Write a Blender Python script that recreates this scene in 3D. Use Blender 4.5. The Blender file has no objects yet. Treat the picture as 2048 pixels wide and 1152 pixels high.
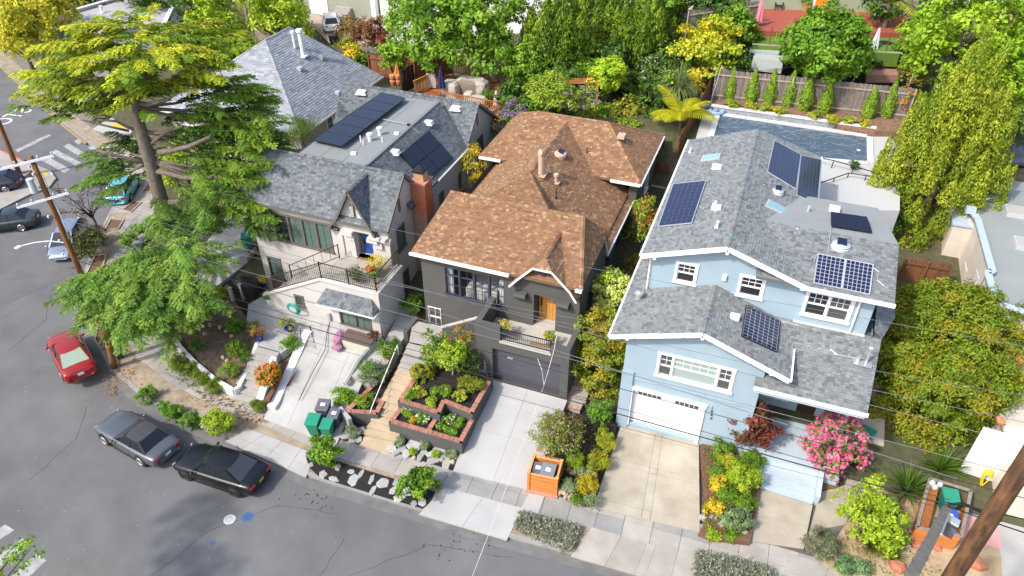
# A hillside street of three houses seen from the air, built object by object.
import bpy,math,random
import numpy as np
from mathutils import Vector,Matrix
S=bpy.context.scene
COL=S.collection
R=random.Random(7)
NR=np.random.RandomState(11)
F=1469.0
PITCH=math.radians(37.224)
YAW=math.radians(20.67)
CAM=Vector((0,0,29.0))
cd=bpy.data.cameras.new('camera')
cam=bpy.data.objects.new('camera',cd)
COL.objects.link(cam)
cam.location=CAM
cam.rotation_euler=(math.pi/2-PITCH,0,YAW)
cd.sensor_width=36
cd.lens=36*F/2048
cd.clip_end=1500
S.camera=cam
SUN_DIR=Vector((0.48,0.68,-0.86)).normalized()
sun_el=math.asin(-SUN_DIR.z)
sun_az=math.atan2(-SUN_DIR.x,-SUN_DIR.y)
w=bpy.data.worlds.new('World')
S.world=w
w.use_nodes=True
nt=w.node_tree
sky=nt.nodes.new('ShaderNodeTexSky')
sky.sky_type='NISHITA'
sky.sun_disc=False
sky.sun_elevation=sun_el
sky.sun_rotation=sun_az
sky.dust_density=3.0
sky.air_density=1.0
nt.nodes['Background'].inputs[1].default_value=0.15
nt.links.new(sky.outputs[0],nt.nodes['Background'].inputs[0])
ld=bpy.data.lights.new('sun','SUN')
ld.energy=2.0
ld.angle=math.radians(2.5)
ld.color=(1.0,0.965,0.91)
sun=bpy.data.objects.new('sun',ld)
COL.objects.link(sun)
sun.rotation_euler=SUN_DIR.to_track_quat('-Z','Y').to_euler()
S.view_settings.view_transform='Standard'
S.view_settings.look='None'
S.view_settings.gamma=1
S.view_settings.exposure=0.93
S.view_settings.use_curve_mapping=False
HD=Vector((-math.sin(YAW),math.cos(YAW),0))
RT=Vector((math.cos(YAW),math.sin(YAW),0))
FW=HD*math.cos(PITCH)-Vector((0,0,1))*math.sin(PITCH)
CU=HD*math.sin(PITCH)+Vector((0,0,1))*math.cos(PITCH)
def ray(px,py):return FW*F+RT*(px-1024)+CU*(576-py)
def g(px,py,z=0.0):
 d=ray(px,py); return CAM+d*((z-CAM.z)/d.z)
def gy(px,py,y):
 d=ray(px,py); return CAM+d*((y-CAM.y)/d.y)
def gx(px,py,x):
 d=ray(px,py); return CAM+d*((x-CAM.x)/d.x)
def gpl(px,py,p0,n):
 d=ray(px,py); return CAM+d*((Vector(p0)-CAM).dot(n)/d.dot(n))
def scl(p):return(Vector(p)-CAM).dot(FW)/F
def zat(px,py,p):
 d=ray(px,py); t=Vector((p[0],p[1],0)).dot(HD)/d.dot(HD)
 return CAM.z+d.z*t
CURB=[(40,19.2),(14,18.75),(-0.8,18.6),(-4.6,18.4),(-7.2,18.2),(-11.3,18.1),(-17.2,17.95),(-18.6,18.15),(-23.2,18.65),(-25.3,18.75),(-28.6,19.3),(-32.1,20.4),(-36.2,22.9),(-39.2,25.3),(-41.2,27.6),(-44.1,32.0),(-46.4,36.1),(-48.6,38.6),(-51.5,40.5),(-56.1,42.3),(-61.7,44.7),(-69.9,48.7),(-79.4,53.3),(-130,78)]
def off_poly(pl,d):
 out=[]
 for i,p in enumerate(pl):
  a=Vector(pl[max(i-1,0)]); b=Vector(pl[min(i+1,len(pl)-1)])
  t=(b-a).normalized()
  n=Vector((t.y,-t.x))
  out.append(tuple(Vector(p)+n*d))
 return out
def seg_dist(x,y,pl):
 """signed distance arrays to polyline, positive on the lots' side"""
 best=np.full(np.shape(x),1e9); sgn=np.ones(np.shape(x))
 for(ax,ay),(bx,by)in zip(pl[:-1],pl[1:]):
  dx,dy=bx-ax,by-ay; L2=dx*dx+dy*dy
  t=np.clip(((x-ax)*dx+(y-ay)*dy)/L2,0,1)
  qx,qy=ax+t*dx,ay+t*dy
  d=np.hypot(x-qx,y-qy)
  s=np.where(dx*(y-ay)-dy*(x-ax)<0,1,-1)
  m=d<best
  best=np.where(m,d,best); sgn=np.where(m,s,sgn)
 return best*sgn
INNER=off_poly(CURB,3.0)
def hill(x,y):
 x=np.asarray(x,float); y=np.asarray(y,float)
 d=seg_dist(x,y,INNER)
 a=np.interp(d,[-1,0,5.0,5.6,8,18,22,28.5,37,42,55,75,120],[-.12,-.05,0,.55,1.0,2.9,3.3,6.2,6.4,6.7,9.3,12,17])
 b=np.interp(d,[-1,0,6,10,20,40,90],[-.12,.1,.75,1.0,1.5,2.4,5])
 t=np.clip((x+40)/22,0,1); t=t*t*(3-2*t)
 t=np.where(y<29,np.clip((x+31)/3,0,1),t)
 return b*(1-t)+a*t
def T(x,y):return float(hill(np.array([x]),np.array([y]))[0])
def gt(px,py,up=.06):
 z=.5
 for _ in range(5):p=g(px,py,z); z=T(p.x,p.y)+up
 return g(px,py,z)
MATS={}
def srgb(r,g_,b):
 return tuple(((c/255)/12.92 if c/255<=.04045 else((c/255+.055)/1.055)**2.4)for c in(r,g_,b))
def mat(name,c,rough=.85,var=.12,scale=3.0,bump=0.0,bscale=40.0,metal=0.0,vcol=False,objvar=0.0,c2=None,c2scale=.6,c2amt=.5,spec=.3,stretch=None):
 if name in MATS:return MATS[name]
 m=bpy.data.materials.new(name); m.use_nodes=True
 n,l=m.node_tree.nodes,m.node_tree.links
 b=n['Principled BSDF']
 b.inputs['Roughness'].default_value=rough
 b.inputs['Metallic'].default_value=metal
 b.inputs['Specular IOR Level'].default_value=spec
 geo=n.new('ShaderNodeNewGeometry')
 pos=geo.outputs['Position']
 if stretch:
  mp=n.new('ShaderNodeMapping'); mp.inputs['Scale'].default_value=stretch
  l.new(pos,mp.inputs[0]); pos=mp.outputs[0]
 if vcol:
  at=n.new('ShaderNodeAttribute'); at.attribute_name='Col'; src=at.outputs['Color']
 else:
  rg=n.new('ShaderNodeRGB'); rg.outputs[0].default_value=(*c,1); src=rg.outputs[0]
 if c2 is not None:
  nz=n.new('ShaderNodeTexNoise'); nz.inputs['Scale'].default_value=c2scale; nz.inputs['Detail'].default_value=8; nz.inputs['Roughness'].default_value=.65
  l.new(pos,nz.inputs['Vector'])
  rp=n.new('ShaderNodeMapRange'); rp.inputs[1].default_value=.5-.22+(.5-c2amt)*.3; rp.inputs[2].default_value=.5+.22+(.5-c2amt)*.3
  l.new(nz.outputs[0],rp.inputs[0])
  mx=n.new('ShaderNodeMix'); mx.data_type='RGBA'
  l.new(rp.outputs[0],mx.inputs[0]); l.new(src,mx.inputs[6]); mx.inputs[7].default_value=(*c2,1); src=mx.outputs[2]
 if var>0:
  nz=n.new('ShaderNodeTexNoise'); nz.inputs['Scale'].default_value=scale; nz.inputs['Detail'].default_value=6
  l.new(pos,nz.inputs['Vector'])
  mr=n.new('ShaderNodeMapRange'); mr.inputs[1].default_value=.25; mr.inputs[2].default_value=.75
  mr.inputs[3].default_value=1-var; mr.inputs[4].default_value=1+var
  l.new(nz.outputs[0],mr.inputs[0])
  k=mr.outputs[0]
  if objvar:
   oi=n.new('ShaderNodeObjectInfo'); m2=n.new('ShaderNodeMapRange')
   m2.inputs[3].default_value=1-objvar; m2.inputs[4].default_value=1+objvar
   l.new(oi.outputs['Random'],m2.inputs[0])
   mm=n.new('ShaderNodeMath'); mm.operation='MULTIPLY'; l.new(k,mm.inputs[0]); l.new(m2.outputs[0],mm.inputs[1]); k=mm.outputs[0]
  vm=n.new('ShaderNodeVectorMath'); vm.operation='SCALE'
  l.new(src,vm.inputs[0]); l.new(k,vm.inputs['Scale']); src=vm.outputs[0]
 l.new(src,b.inputs['Base Color'])
 if bump>0:
  nz=n.new('ShaderNodeTexNoise'); nz.inputs['Scale'].default_value=bscale; nz.inputs['Detail'].default_value=4
  l.new(pos,nz.inputs['Vector'])
  bp=n.new('ShaderNodeBump'); bp.inputs['Strength'].default_value=bump; bp.inputs['Distance'].default_value=.02
  l.new(nz.outputs[0],bp.inputs['Height']); l.new(bp.outputs[0],b.inputs['Normal'])
 MATS[name]=m
 return m
def leafmat(name='leaf',trans=.35):
 if name in MATS:return MATS[name]
 m=bpy.data.materials.new(name); m.use_nodes=True
 n,l=m.node_tree.nodes,m.node_tree.links
 out=n['Material Output']; n.remove(n['Principled BSDF'])
 at=n.new('ShaderNodeAttribute'); at.attribute_name='Col'
 d=n.new('ShaderNodeBsdfDiffuse'); t=n.new('ShaderNodeBsdfTranslucent'); gl=n.new('ShaderNodeBsdfGlossy'); gl.inputs['Roughness'].default_value=.45
 gl.inputs['Color'].default_value=(1,1,1,1)
 l.new(at.outputs[0],d.inputs[0]); l.new(at.outputs[0],t.inputs[0])
 a=n.new('ShaderNodeMixShader'); a.inputs[0].default_value=trans
 l.new(d.outputs[0],a.inputs[1]); l.new(t.outputs[0],a.inputs[2])
 c=n.new('ShaderNodeMixShader'); c.inputs[0].default_value=.012
 l.new(a.outputs[0],c.inputs[1]); l.new(gl.outputs[0],c.inputs[2]); l.new(c.outputs[0],out.inputs[0])
 MATS[name]=m
 return m
def glassmat(name,tint=(.03,.035,.04),see=0.0,rough=.04):
 if name in MATS:return MATS[name]
 m=bpy.data.materials.new(name); m.use_nodes=True
 n,l=m.node_tree.nodes,m.node_tree.links
 b=n['Principled BSDF']; b.inputs['Base Color'].default_value=(*tint,1); b.inputs['Roughness'].default_value=rough
 b.inputs['Specular IOR Level'].default_value=.6
 if see>0:
  tr=n.new('ShaderNodeBsdfTransparent'); mx=n.new('ShaderNodeMixShader'); mx.inputs[0].default_value=1-see
  l.new(tr.outputs[0],mx.inputs[1]); l.new(b.outputs[0],mx.inputs[2]); l.new(mx.outputs[0],n['Material Output'].inputs[0])
 MATS[name]=m
 return m
class MB:
 def __init__(s):s.v=[]; s.f=[]; s.m=[]
 def add(s,vs,fs,mi=0):
  o=len(s.v); s.v+=[tuple(v)for v in vs]
  for f in fs:s.f.append([i+o for i in f]); s.m.append(mi)
  return s
 def boxb(s,x0,x1,y0,y1,z0,z1,mi=0):
  v=[(x0,y0,z0),(x1,y0,z0),(x1,y1,z0),(x0,y1,z0),(x0,y0,z1),(x1,y0,z1),(x1,y1,z1),(x0,y1,z1)]
  return s.add(v,[(3,2,1,0),(4,5,6,7),(0,1,5,4),(1,2,6,5),(2,3,7,6),(3,0,4,7)],mi)
 def box(s,c,sz,rz=0,mi=0):
  ca,sa=math.cos(rz),math.sin(rz); v=[]
  for k in(-1,1):
   for a,b in((-1,-1),(1,-1),(1,1),(-1,1)):
    x,y=a*sz[0]/2,b*sz[1]/2
    v.append((c[0]+x*ca-y*sa,c[1]+x*sa+y*ca,c[2]+k*sz[2]/2))
  return s.add(v,[(3,2,1,0),(4,5,6,7),(0,1,5,4),(1,2,6,5),(2,3,7,6),(3,0,4,7)],mi)
 def fbox(s,O,u,n,u0,u1,z0,z1,n0,n1,mi=0):
  """box in a wall frame: along u, up z, out along n"""
  O=Vector(O); v=[]
  for zz in(z0,z1):
   for uu,nn in((u0,n0),(u1,n0),(u1,n1),(u0,n1)):
    v.append(O+u*uu+n*nn+Vector((0,0,zz)))
  return s.add(v,[(3,2,1,0),(4,5,6,7),(0,1,5,4),(1,2,6,5),(2,3,7,6),(3,0,4,7)],mi)
 def bar(s,a,b,wd,h=None,mi=0,up=(0,0,1)):
  a,b=Vector(a),Vector(b); h=h or wd
  t=(b-a).normalized(); up=Vector(up)
  if abs(t.dot(up))>.98:up=Vector((1,0,0))
  x=t.cross(up).normalized(); y=x.cross(t).normalized()
  v=[]
  for p in(a,b):
   for i,j in((-1,-1),(1,-1),(1,1),(-1,1)):v.append(p+x*(i*wd/2)+y*(j*h/2))
  return s.add(v,[(0,1,2,3),(7,6,5,4),(0,4,5,1),(1,5,6,2),(2,6,7,3),(3,7,4,0)],mi)
 def tube(s,pts,r,n=6,mi=0,cap=True):
  pts=[Vector(p)for p in pts]; k=len(pts)
  rs=r if isinstance(r,(list,tuple))else[r]*k
  base=len(s.v); ref=None
  for i,p in enumerate(pts):
   t=(pts[min(i+1,k-1)]-pts[max(i-1,0)]).normalized()
   if ref is None:
    ref=Vector((0,0,1))if abs(t.z)<.9 else Vector((1,0,0))
   x=(ref-t*ref.dot(t)).normalized(); y=t.cross(x); ref=x
   for j in range(n):
    a=2*math.pi*j/n
    s.v.append(tuple(p+(x*math.cos(a)+y*math.sin(a))*rs[i]))
  for i in range(k-1):
   for j in range(n):
    a=base+i*n+j; b=base+i*n+(j+1)%n
    s.f.append([a,b,b+n,a+n]); s.m.append(mi)
  if cap:
   s.f.append([base+j for j in range(n)][::-1]); s.m.append(mi)
   s.f.append([base+(k-1)*n+j for j in range(n)]); s.m.append(mi)
  return s
 def cyl(s,c,r,h,n=10,r2=None,mi=0):
  return s.tube([(c[0],c[1],c[2]),(c[0],c[1],c[2]+h)],[r,r if r2 is None else r2],n,mi)
 def lathe(s,c,prof,n=12,mi=0):
  base=len(s.v)
  for r,z in prof:
   for j in range(n):
    a=2*math.pi*j/n
    s.v.append((c[0]+r*math.cos(a),c[1]+r*math.sin(a),c[2]+z))
  for i in range(len(prof)-1):
   for j in range(n):
    a=base+i*n+j; b=base+i*n+(j+1)%n
    s.f.append([a,b,b+n,a+n]); s.m.append(mi)
  s.f.append([base+j for j in range(n)][::-1]); s.m.append(mi)
  s.f.append([base+(len(prof)-1)*n+j for j in range(n)]); s.m.append(mi)
  return s
 def prism(s,poly,z0,z1,mi=0):
  n=len(poly)
  f0=(lambda p:z0(p)if callable(z0)else z0); f1=(lambda p:z1(p)if callable(z1)else z1)
  A=sum(poly[i][0]*poly[(i+1)%n][1]-poly[(i+1)%n][0]*poly[i][1]for i in range(n))
  if A<0:poly=list(poly)[::-1]
  v=[(p[0],p[1],f0(p))for p in poly]+[(p[0],p[1],f1(p))for p in poly]
  return s.add(v,[list(range(n))[::-1],list(range(n,2*n))]+[(i,(i+1)%n,(i+1)%n+n,i+n)for i in range(n)],mi)
 def slab(s,pts,off,mi=0):
  """closed solid between a polygon and the same polygon moved by off"""
  pts=[Vector(p)for p in pts]; off=Vector(off); n=len(pts)
  nn=(pts[1]-pts[0]).cross(pts[2]-pts[0])
  if nn.dot(off)>0:pts=pts[::-1]
  v=pts+[p+off for p in pts]
  return s.add(v,[list(range(n)),list(range(n,2*n))[::-1]]+[((i+1)%n,i,i+n,(i+1)%n+n)for i in range(n)],mi)
 def ell(s,c,r,n=10,m=6,mi=0,jit=0,rng=R):
  base=len(s.v)
  for i in range(m+1):
   th=math.pi*i/m
   for j in range(n):
    a=2*math.pi*j/n; k=1+(rng.uniform(-jit,jit)if jit else 0)
    s.v.append((c[0]+r[0]*math.sin(th)*math.cos(a)*k,c[1]+r[1]*math.sin(th)*math.sin(a)*k,c[2]-r[2]*math.cos(th)*k))
  for i in range(m):
   for j in range(n):
    a=base+i*n+j; b=base+i*n+(j+1)%n
    s.f.append([a,b,b+n,a+n]); s.m.append(mi)
  return s
 def build(s,name,mats,parent=None,smooth=False,subsurf=0,bevel=0):
  me=bpy.data.meshes.new(name)
  me.from_pydata(s.v,[],s.f)
  if not isinstance(mats,(list,tuple)):mats=[mats]
  for m in mats:me.materials.append(m)
  if any(s.m):me.polygons.foreach_set('material_index',s.m)
  if smooth:me.polygons.foreach_set('use_smooth',[True]*len(me.polygons))
  me.update()
  o=bpy.data.objects.new(name,me); COL.objects.link(o)
  if parent is not None:par(o,parent)
  if bevel:
   b=o.modifiers.new('bevel','BEVEL'); b.width=bevel; b.segments=2; b.limit_method='ANGLE'
  if subsurf:
   b=o.modifiers.new('sub','SUBSURF'); b.levels=subsurf; b.render_levels=subsurf
  return o
def _mk(k):
 def f(P,n,m,*a,**q):mb=MB(); getattr(mb,k)(*a,**q); return mb.build(n,m,P)
 return f
BX,BR,SL,TB=map(_mk,('boxb','bar','slab','tube'))
def world0(o):
 m=Matrix.LocRotScale(o.location,o.rotation_euler,o.scale)
 return world0(o.parent)@o.matrix_parent_inverse@m if o.parent else m
def par(o,p):
 o.parent=p; o.matrix_parent_inverse=world0(p).inverted()
def tag(o,label,cat,group=None):
 o['label']=label; o['category']=cat
 if group:o['group']=group
 return o
def thing(name,label,cat,loc=(0,0,0),group=None,rz=0):
 o=bpy.data.objects.new(name,None); COL.objects.link(o)
 o.location=loc; o.rotation_euler=(0,0,rz); o.empty_display_size=.3
 return tag(o,label,cat,group)
def struct(o):o['kind']='structure'; return o
def stuff(o):o['kind']='stuff'; return o
KIDS={}
def kids(o):return[c for c in COL.objects if c.parent is o]
def dup(root,loc,rz=0,label=None,scale=None):
 """copy of a thing (built at the origin) with copies of its parts and sub-parts"""
 if root.name not in KIDS:
  KIDS[root.name]=[(c,kids(c))for c in kids(root)]
 r=root.copy(); COL.objects.link(r); r.location=loc; r.rotation_euler=(0,0,rz)
 if scale:r.scale=scale if isinstance(scale,(tuple,list))else(scale,)*3
 if label:r['label']=label
 for c,gs in KIDS[root.name]:
  a=c.copy(); COL.objects.link(a); a.parent=r
  for q in gs:
   b=q.copy(); COL.objects.link(b); b.parent=a
 return r
def place(root,loc,rz=0,scale=None):
 root.location=loc; root.rotation_euler=(0,0,rz)
 if scale:root.scale=scale if isinstance(scale,(tuple,list))else(scale,)*3
 return root
def quads_mesh(name,Q,cols,m,parent=None):
 """Q: (N,4,3) array of quads, cols (N,3)"""
 N=len(Q); me=bpy.data.meshes.new(name)
 me.vertices.add(N*4); me.vertices.foreach_set('co',Q.reshape(-1).astype(np.float32))
 me.loops.add(N*4); me.loops.foreach_set('vertex_index',np.arange(N*4,dtype=np.int32))
 me.polygons.add(N); me.polygons.foreach_set('loop_start',np.arange(0,N*4,4,dtype=np.int32))
 at=me.color_attributes.new('Col','FLOAT_COLOR','POINT')
 c=np.ones((N,4,4),np.float32); c[:,:,:3]=np.asarray(cols)[:,None,:]
 at.data.foreach_set('color',c.reshape(-1))
 me.materials.append(m); me.update(calc_edges=True)
 o=bpy.data.objects.new(name,me); COL.objects.link(o)
 if parent is not None:par(o,parent)
 return o
ASPH=mat('asphalt',(.118,.12,.125),.92,.16,.5,.25,60,c2=(.165,.163,.16),c2scale=.13,c2amt=.42)
CONC=mat('concrete',(.40,.37,.33),.9,.10,1.2,.12,50,objvar=.07,c2=(.29,.265,.235),c2scale=.7,c2amt=.42)
CONCG=mat('grey_concrete',(.33,.325,.31),.9,.10,1.2,.12,50,objvar=.07,c2=(.235,.23,.22),c2scale=.8,c2amt=.42)
CONCW=mat('new_concrete',(.43,.425,.415),.85,.05,.9,.08,50,objvar=.02,c2=(.37,.365,.355),c2scale=.5,c2amt=.3)
CONCB=mat('buff_concrete',(.47,.425,.345),.9,.09,.9,.1,50,objvar=.04,c2=(.33,.285,.215),c2scale=.7,c2amt=.5)
CONCP=mat('pale_concrete',(.45,.445,.425),.9,.08,.9,.1,50,objvar=.04,c2=(.35,.34,.32),c2scale=.6,c2amt=.4)
JOINT=mat('joint_dirt',(.20,.18,.15),.95,.2,4)
TAN=mat('tan_stone',(.50,.40,.27),.85,.12,1.5,.15,40,objvar=.05,c2=(.42,.32,.20),c2scale=1.2,c2amt=.45)
GSTEP=mat('grey_step',(.36,.34,.31),.9,.10,2,.1,40)
MULCH=mat('black_mulch',(.025,.022,.02),.95,.5,14,.8,30)
BARK=mat('bark_mulch',(.16,.09,.055),.95,.4,10,.8,25)
SOIL=mat('soil',(.10,.08,.05),.95,.3,3,.6,25,c2=(.06,.075,.03),c2scale=.5,c2amt=.5)
WHITE=mat('white_paint',(.80,.80,.80),.6,.03,3)
BRICK=mat('brick',(.40,.19,.135),.9,.18,6,.15,50,objvar=.25)
STONE=mat('flagstone',(.36,.355,.34),.9,.15,3,.3,20,objvar=.18)
STONEB=mat('tan_rock',(.42,.33,.23),.9,.2,4,.3,20,objvar=.2)
BLACKM=mat('black_metal',(.02,.02,.02),.45,0)
STEEL=mat('galvanised_steel',(.55,.56,.57),.4,.05,4,metal=.6)
LEAFY=mat('leaf_litter',(.36,.16,.06),.95,.35,9,.5,20)
def grid_mesh(name,x0,x1,y0,y1,st,fz,m,keep=None):
 xs=np.arange(x0,x1+.01,st); ys=np.arange(y0,y1+.01,st)
 X,Y=np.meshgrid(xs,ys); Z=fz(X,Y)
 nx,ny=len(xs),len(ys)
 v=np.stack([X,Y,Z],-1).reshape(-1,3)
 i=np.arange(nx*ny).reshape(ny,nx)
 q=np.stack([i[:-1,:-1],i[:-1,1:],i[1:,1:],i[1:,:-1]],-1).reshape(-1,4)
 if keep is not None:
  c=v[q].mean(1); q=q[keep(c[:,0],c[:,1])]
 me=bpy.data.meshes.new(name); me.from_pydata(v.tolist(),[],q.tolist()); me.materials.append(m)
 me.polygons.foreach_set('use_smooth',[True]*len(me.polygons)); me.update()
 o=bpy.data.objects.new(name,me); COL.objects.link(o); return o
st=MB(); st.boxb(-260,120,-60,260,-.6,0)
struct(st.build('street',ASPH))
struct(grid_mesh('ground',-105,60,17.5,165,1.0,hill,SOIL,keep=lambda x,y:seg_dist(x,y,CURB)>1.0))
def strip(pl,a,b,z0,z1,mb,mi=0,i0=0,i1=None):
 A,B=off_poly(pl,a),off_poly(pl,b)
 i1=len(pl)-1 if i1 is None else i1
 for i in range(i0,i1):
  mb.prism([A[i],A[i+1],B[i+1],B[i]],z0,z1,mi)
k=MB(); strip(CURB,0,.2,-.3,.15,k)
struct(k.build('kerb',CONCG))
k=MB(); strip(CURB,.2,3.35,-.3,.115,k)
side=struct(k.build('sidewalk',JOINT))
def resample(pl,step):
 out=[Vector(pl[0])]; acc=0
 for a,b in zip(pl[:-1],pl[1:]):
  a,b=Vector(a),Vector(b); L=(b-a).length; t=step-acc
  while t<=L:
   out.append(a+(b-a)*(t/L)); t+=step
  acc=(acc+L)%step
 return[tuple(p)for p in out]
RS=resample(CURB[1:],1.25)
def panels(pl,a,b,i0,i1,m,rows=1,top=.15):
 A=[off_poly(pl,a+(b-a)*r/rows)for r in range(rows+1)]
 for i in range(i0,min(i1,len(pl)-1)):
  for r in range(rows):
   q=[Vector(A[r][i]),Vector(A[r][i+1]),Vector(A[r+1][i+1]),Vector(A[r+1][i])]
   c=sum(q,Vector((0,0)))/4
   q=[c+(p-c)*.984 for p in q]
   mb=MB(); mb.prism([tuple(p)for p in q],.05,top+R.uniform(-.004,.004))
   mm=m(c)if callable(m)else m
   mb.build('panel',mm,side)
def pave(c):
 if c.x<-24:return CONCG if R.random()<.45 else CONC
 if c.x<-12.2:return CONC
 if c.x<-5.4:return CONCG
 return CONC if R.random()<.6 else CONCG
panels(RS,1.45,3.3,0,52,pave,rows=2)
panels(RS,.2,3.3,52,62,CONC,rows=2)
k=MB(); strip(CURB,.2,1.45,.05,.128,k)
struct(k.build('planting_strip',mat('strip_dirt',(.26,.20,.14),.95,.25,3,.5,25,c2=(.36,.30,.22),c2scale=1.0)))
def sheet(name,pts,m,th=.12,parent=None,gap=0):
 """thick slab with its top through the 3D points"""
 pts=[Vector(p)for p in pts]
 if gap:
  c=sum(pts,Vector())/len(pts)
  pts=[c+(p-c)*(1-gap/max((p-c).length,.1))for p in pts]
 mb=MB(); mb.slab(pts,(0,0,-th)); o=mb.build(name,m,parent)
 return o
def lerp(a,b,t):return Vector(a)+(Vector(b)-Vector(a))*t
def quad_panels(parent,A,B,C,D,us,vs,m,name='panel',gap=.012,th=.1):
 """split quad A(bl) B(br) C(tr) D(tl) at fractions us, vs into separate slabs with open joints"""
 def P(u,v):return lerp(lerp(A,B,u),lerp(D,C,u),v)
 for u0,u1 in zip(us[:-1],us[1:]):
  for v0,v1 in zip(vs[:-1],vs[1:]):
   sheet(name,[P(u0,v0),P(u1,v0),P(u1,v1),P(u0,v1)],m,th,parent,gap)
A,B,C,D=g(1187,1013,.19),g(1400,1064,.19),gy(1398,884,26.6),gy(1243,846,26.6)
bd=struct(sheet('driveway',[p-Vector((0,0,.075))for p in(A,B,C,D)],JOINT,.6))
quad_panels(bd,A,B,C,D,[0,.455,.54,1],[0,.09,.5,.56,.9,1],CONCB,gap=.012)
A,B,C,D=g(906,942,.19),g(1062,981,.19),gy(1135,800,26.5),gy(972,752,26.5)
D.z=C.z=.92
dd=struct(sheet('driveway',[p-Vector((0,0,.075))for p in(A,B,C,D)],JOINT,.6))
quad_panels(dd,A,B,C,D,[0,.52,1],[0,.45,.75,1],CONCW,gap=.008)
ap=[g(838,1028,.158),g(1014,1080,.158),g(1046,1016,.168),g(888,974,.168)]
a_=struct(sheet('apron',[p-Vector((0,0,.075))for p in ap],JOINT,.5)); quad_panels(a_,*ap,[0,.5,1],[0,1],CONCW,gap=.008)
ap=[g(1142,1112,.158),g(1390,1184,.158),g(1400,1116,.168),g(1184,1054,.168)]
a_=struct(sheet('apron',[p-Vector((0,0,.075))for p in ap],JOINT,.5)); quad_panels(a_,*ap,[0,.28,.52,.6,.8,1],[0,1],CONC,gap=.01)
ap=[g(450,882,.158),g(612,954,.158),g(632,908,.168),g(500,858,.168)]
a_=struct(sheet('apron',[p-Vector((0,0,.075))for p in ap],JOINT,.5)); quad_panels(a_,*ap,[0,.22,.5,.78,1],[0,.4,1],CONCP,gap=.01)
for pts,m in(([(1040,1020),(1075,1030),(1090,990),(1060,982)],CONCW),):
 struct(sheet('flare',[g(x,y,.172)for x,y in pts],m,.1))
A,B,C,D=g(527,838,.19),g(672,892,.19),Vector((-18.3,27.35,1.3)),Vector((-23.2,27.35,1.3))
ed=struct(sheet('driveway',[p-Vector((0,0,.075))for p in(A,B,C,D)],JOINT,1.2))
quad_panels(ed,A,B,C,D,[0,.33,.7,1],[0,.33,.66,1],CONCP,gap=.012)
PAINT=mat('road_paint',(.46,.46,.455),.85,.15,2,c2=(.18,.18,.18),c2scale=2.6,c2amt=.42)
rp=thing('road_marking','worn white bars of the crosswalk at the far corner of the street','crosswalk',g(150,315))
for q in([(148,283),(158,276),(167,282),(157,289)],[(126,293),(138,287),(174,309),(165,316)],[(100,305),(112,299),(162,325),(152,331)],[(82,320),(96,313),(140,338),(129,346)],[(176,295),(191,289),(203,297),(186,303)]):
 sheet('bar',[g(x,y,.006)for x,y in q],PAINT,.004,rp)
rp=thing('road_marking','white crosswalk bars below the street tree in the near corner','crosswalk',g(20,1090))
for q in([(-40,1083),(10,1049),(29,1060),(-30,1098)],[(-45,1140),(46,1076),(61,1090),(-40,1160)],[(-15,1185),(76,1106),(93,1121),(20,1190)]):
 sheet('bar',[g(x,y,.006)for x,y in q],PAINT,.004,rp)
rp=thing('road_marking','straight white stop line across the side street lane','stop line',g(65,285))
sheet('bar',[g(x,y,.006)for x,y in[(30,300),(97,268),(102,271),(36,304)]],PAINT,.004,rp)
def text_obj(name,body,size,m,parent,origin,xdir,ydir,ext=.004):
 cu=bpy.data.curves.new(name,'FONT'); cu.body=body; cu.size=size; cu.extrude=ext; cu.align_x='CENTER'; cu.align_y='CENTER'
 me0=bpy.data.objects.new(name,cu); COL.objects.link(me0)
 dg=bpy.context.evaluated_depsgraph_get()
 me=bpy.data.meshes.new_from_object(me0.evaluated_get(dg)); bpy.data.objects.remove(me0)
 me.materials.clear(); me.materials.append(m)
 x,y=Vector(xdir),Vector(ydir); z=x.normalized().cross(y.normalized())
 M_=Matrix(((x.x,y.x,z.x,origin[0]),(x.y,y.y,z.y,origin[1]),(x.z,y.z,z.z,origin[2]),(0,0,0,1)))
 me.transform(M_); me.name=name
 o=bpy.data.objects.new(name,me); COL.objects.link(o)
 if parent is not None:par(o,parent)
 return o
so=g(16,238,.008)
sx=(g(-22,258,0)-g(45,222,0)).normalized()
syv=Vector((sx.y,-sx.x,0))
st_=text_obj('stop_lettering','STOP',2.0,mat('road_letters',(.66,.66,.65),.8,.08,2),None,so,sx*1.0,syv*1.25)
tag(st_,'white STOP lettering painted upside down on the side street','road lettering')
for px,py,r,c,lab in((459,1039,.27,(.55,.55,.54),'pale round manhole cover on the road before the black car'),(495,1034,.28,(.065,.13,.27),'blue round painted cover on the road'),(425,1086,.13,(.065,.13,.27),'tiny blue paint dot on the open road')):
 p=g(px,py); mb=MB(); mb.cyl((p.x,p.y,-.02),r,.028,20)
 if r>.2:
  mb.cyl((p.x,p.y,.008),r*.72,.004,16,mi=1); mb.bar((p.x-.1,p.y,.012),(p.x+.1,p.y,.012),.03,.01)
 tag(mb.build('manhole_cover',[mat('cover_%d'%px,c,.8,.2,8),mat('cover_in_%d'%px,tuple(q*.8 for q in c),.8,.2,8)]),lab,'manhole cover')
PATCH=mat('patch_asphalt',(.15,.148,.14),.95,.12,1,.3,50)
mb=MB(); mb.slab([g(x,y,.004)for x,y in[(55,1190),(90,1140),(150,1120),(215,1124),(262,1150),(300,1200)]],(0,0,-.003))
struct(mb.build('street_patch',PATCH))
mb=MB()
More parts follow.
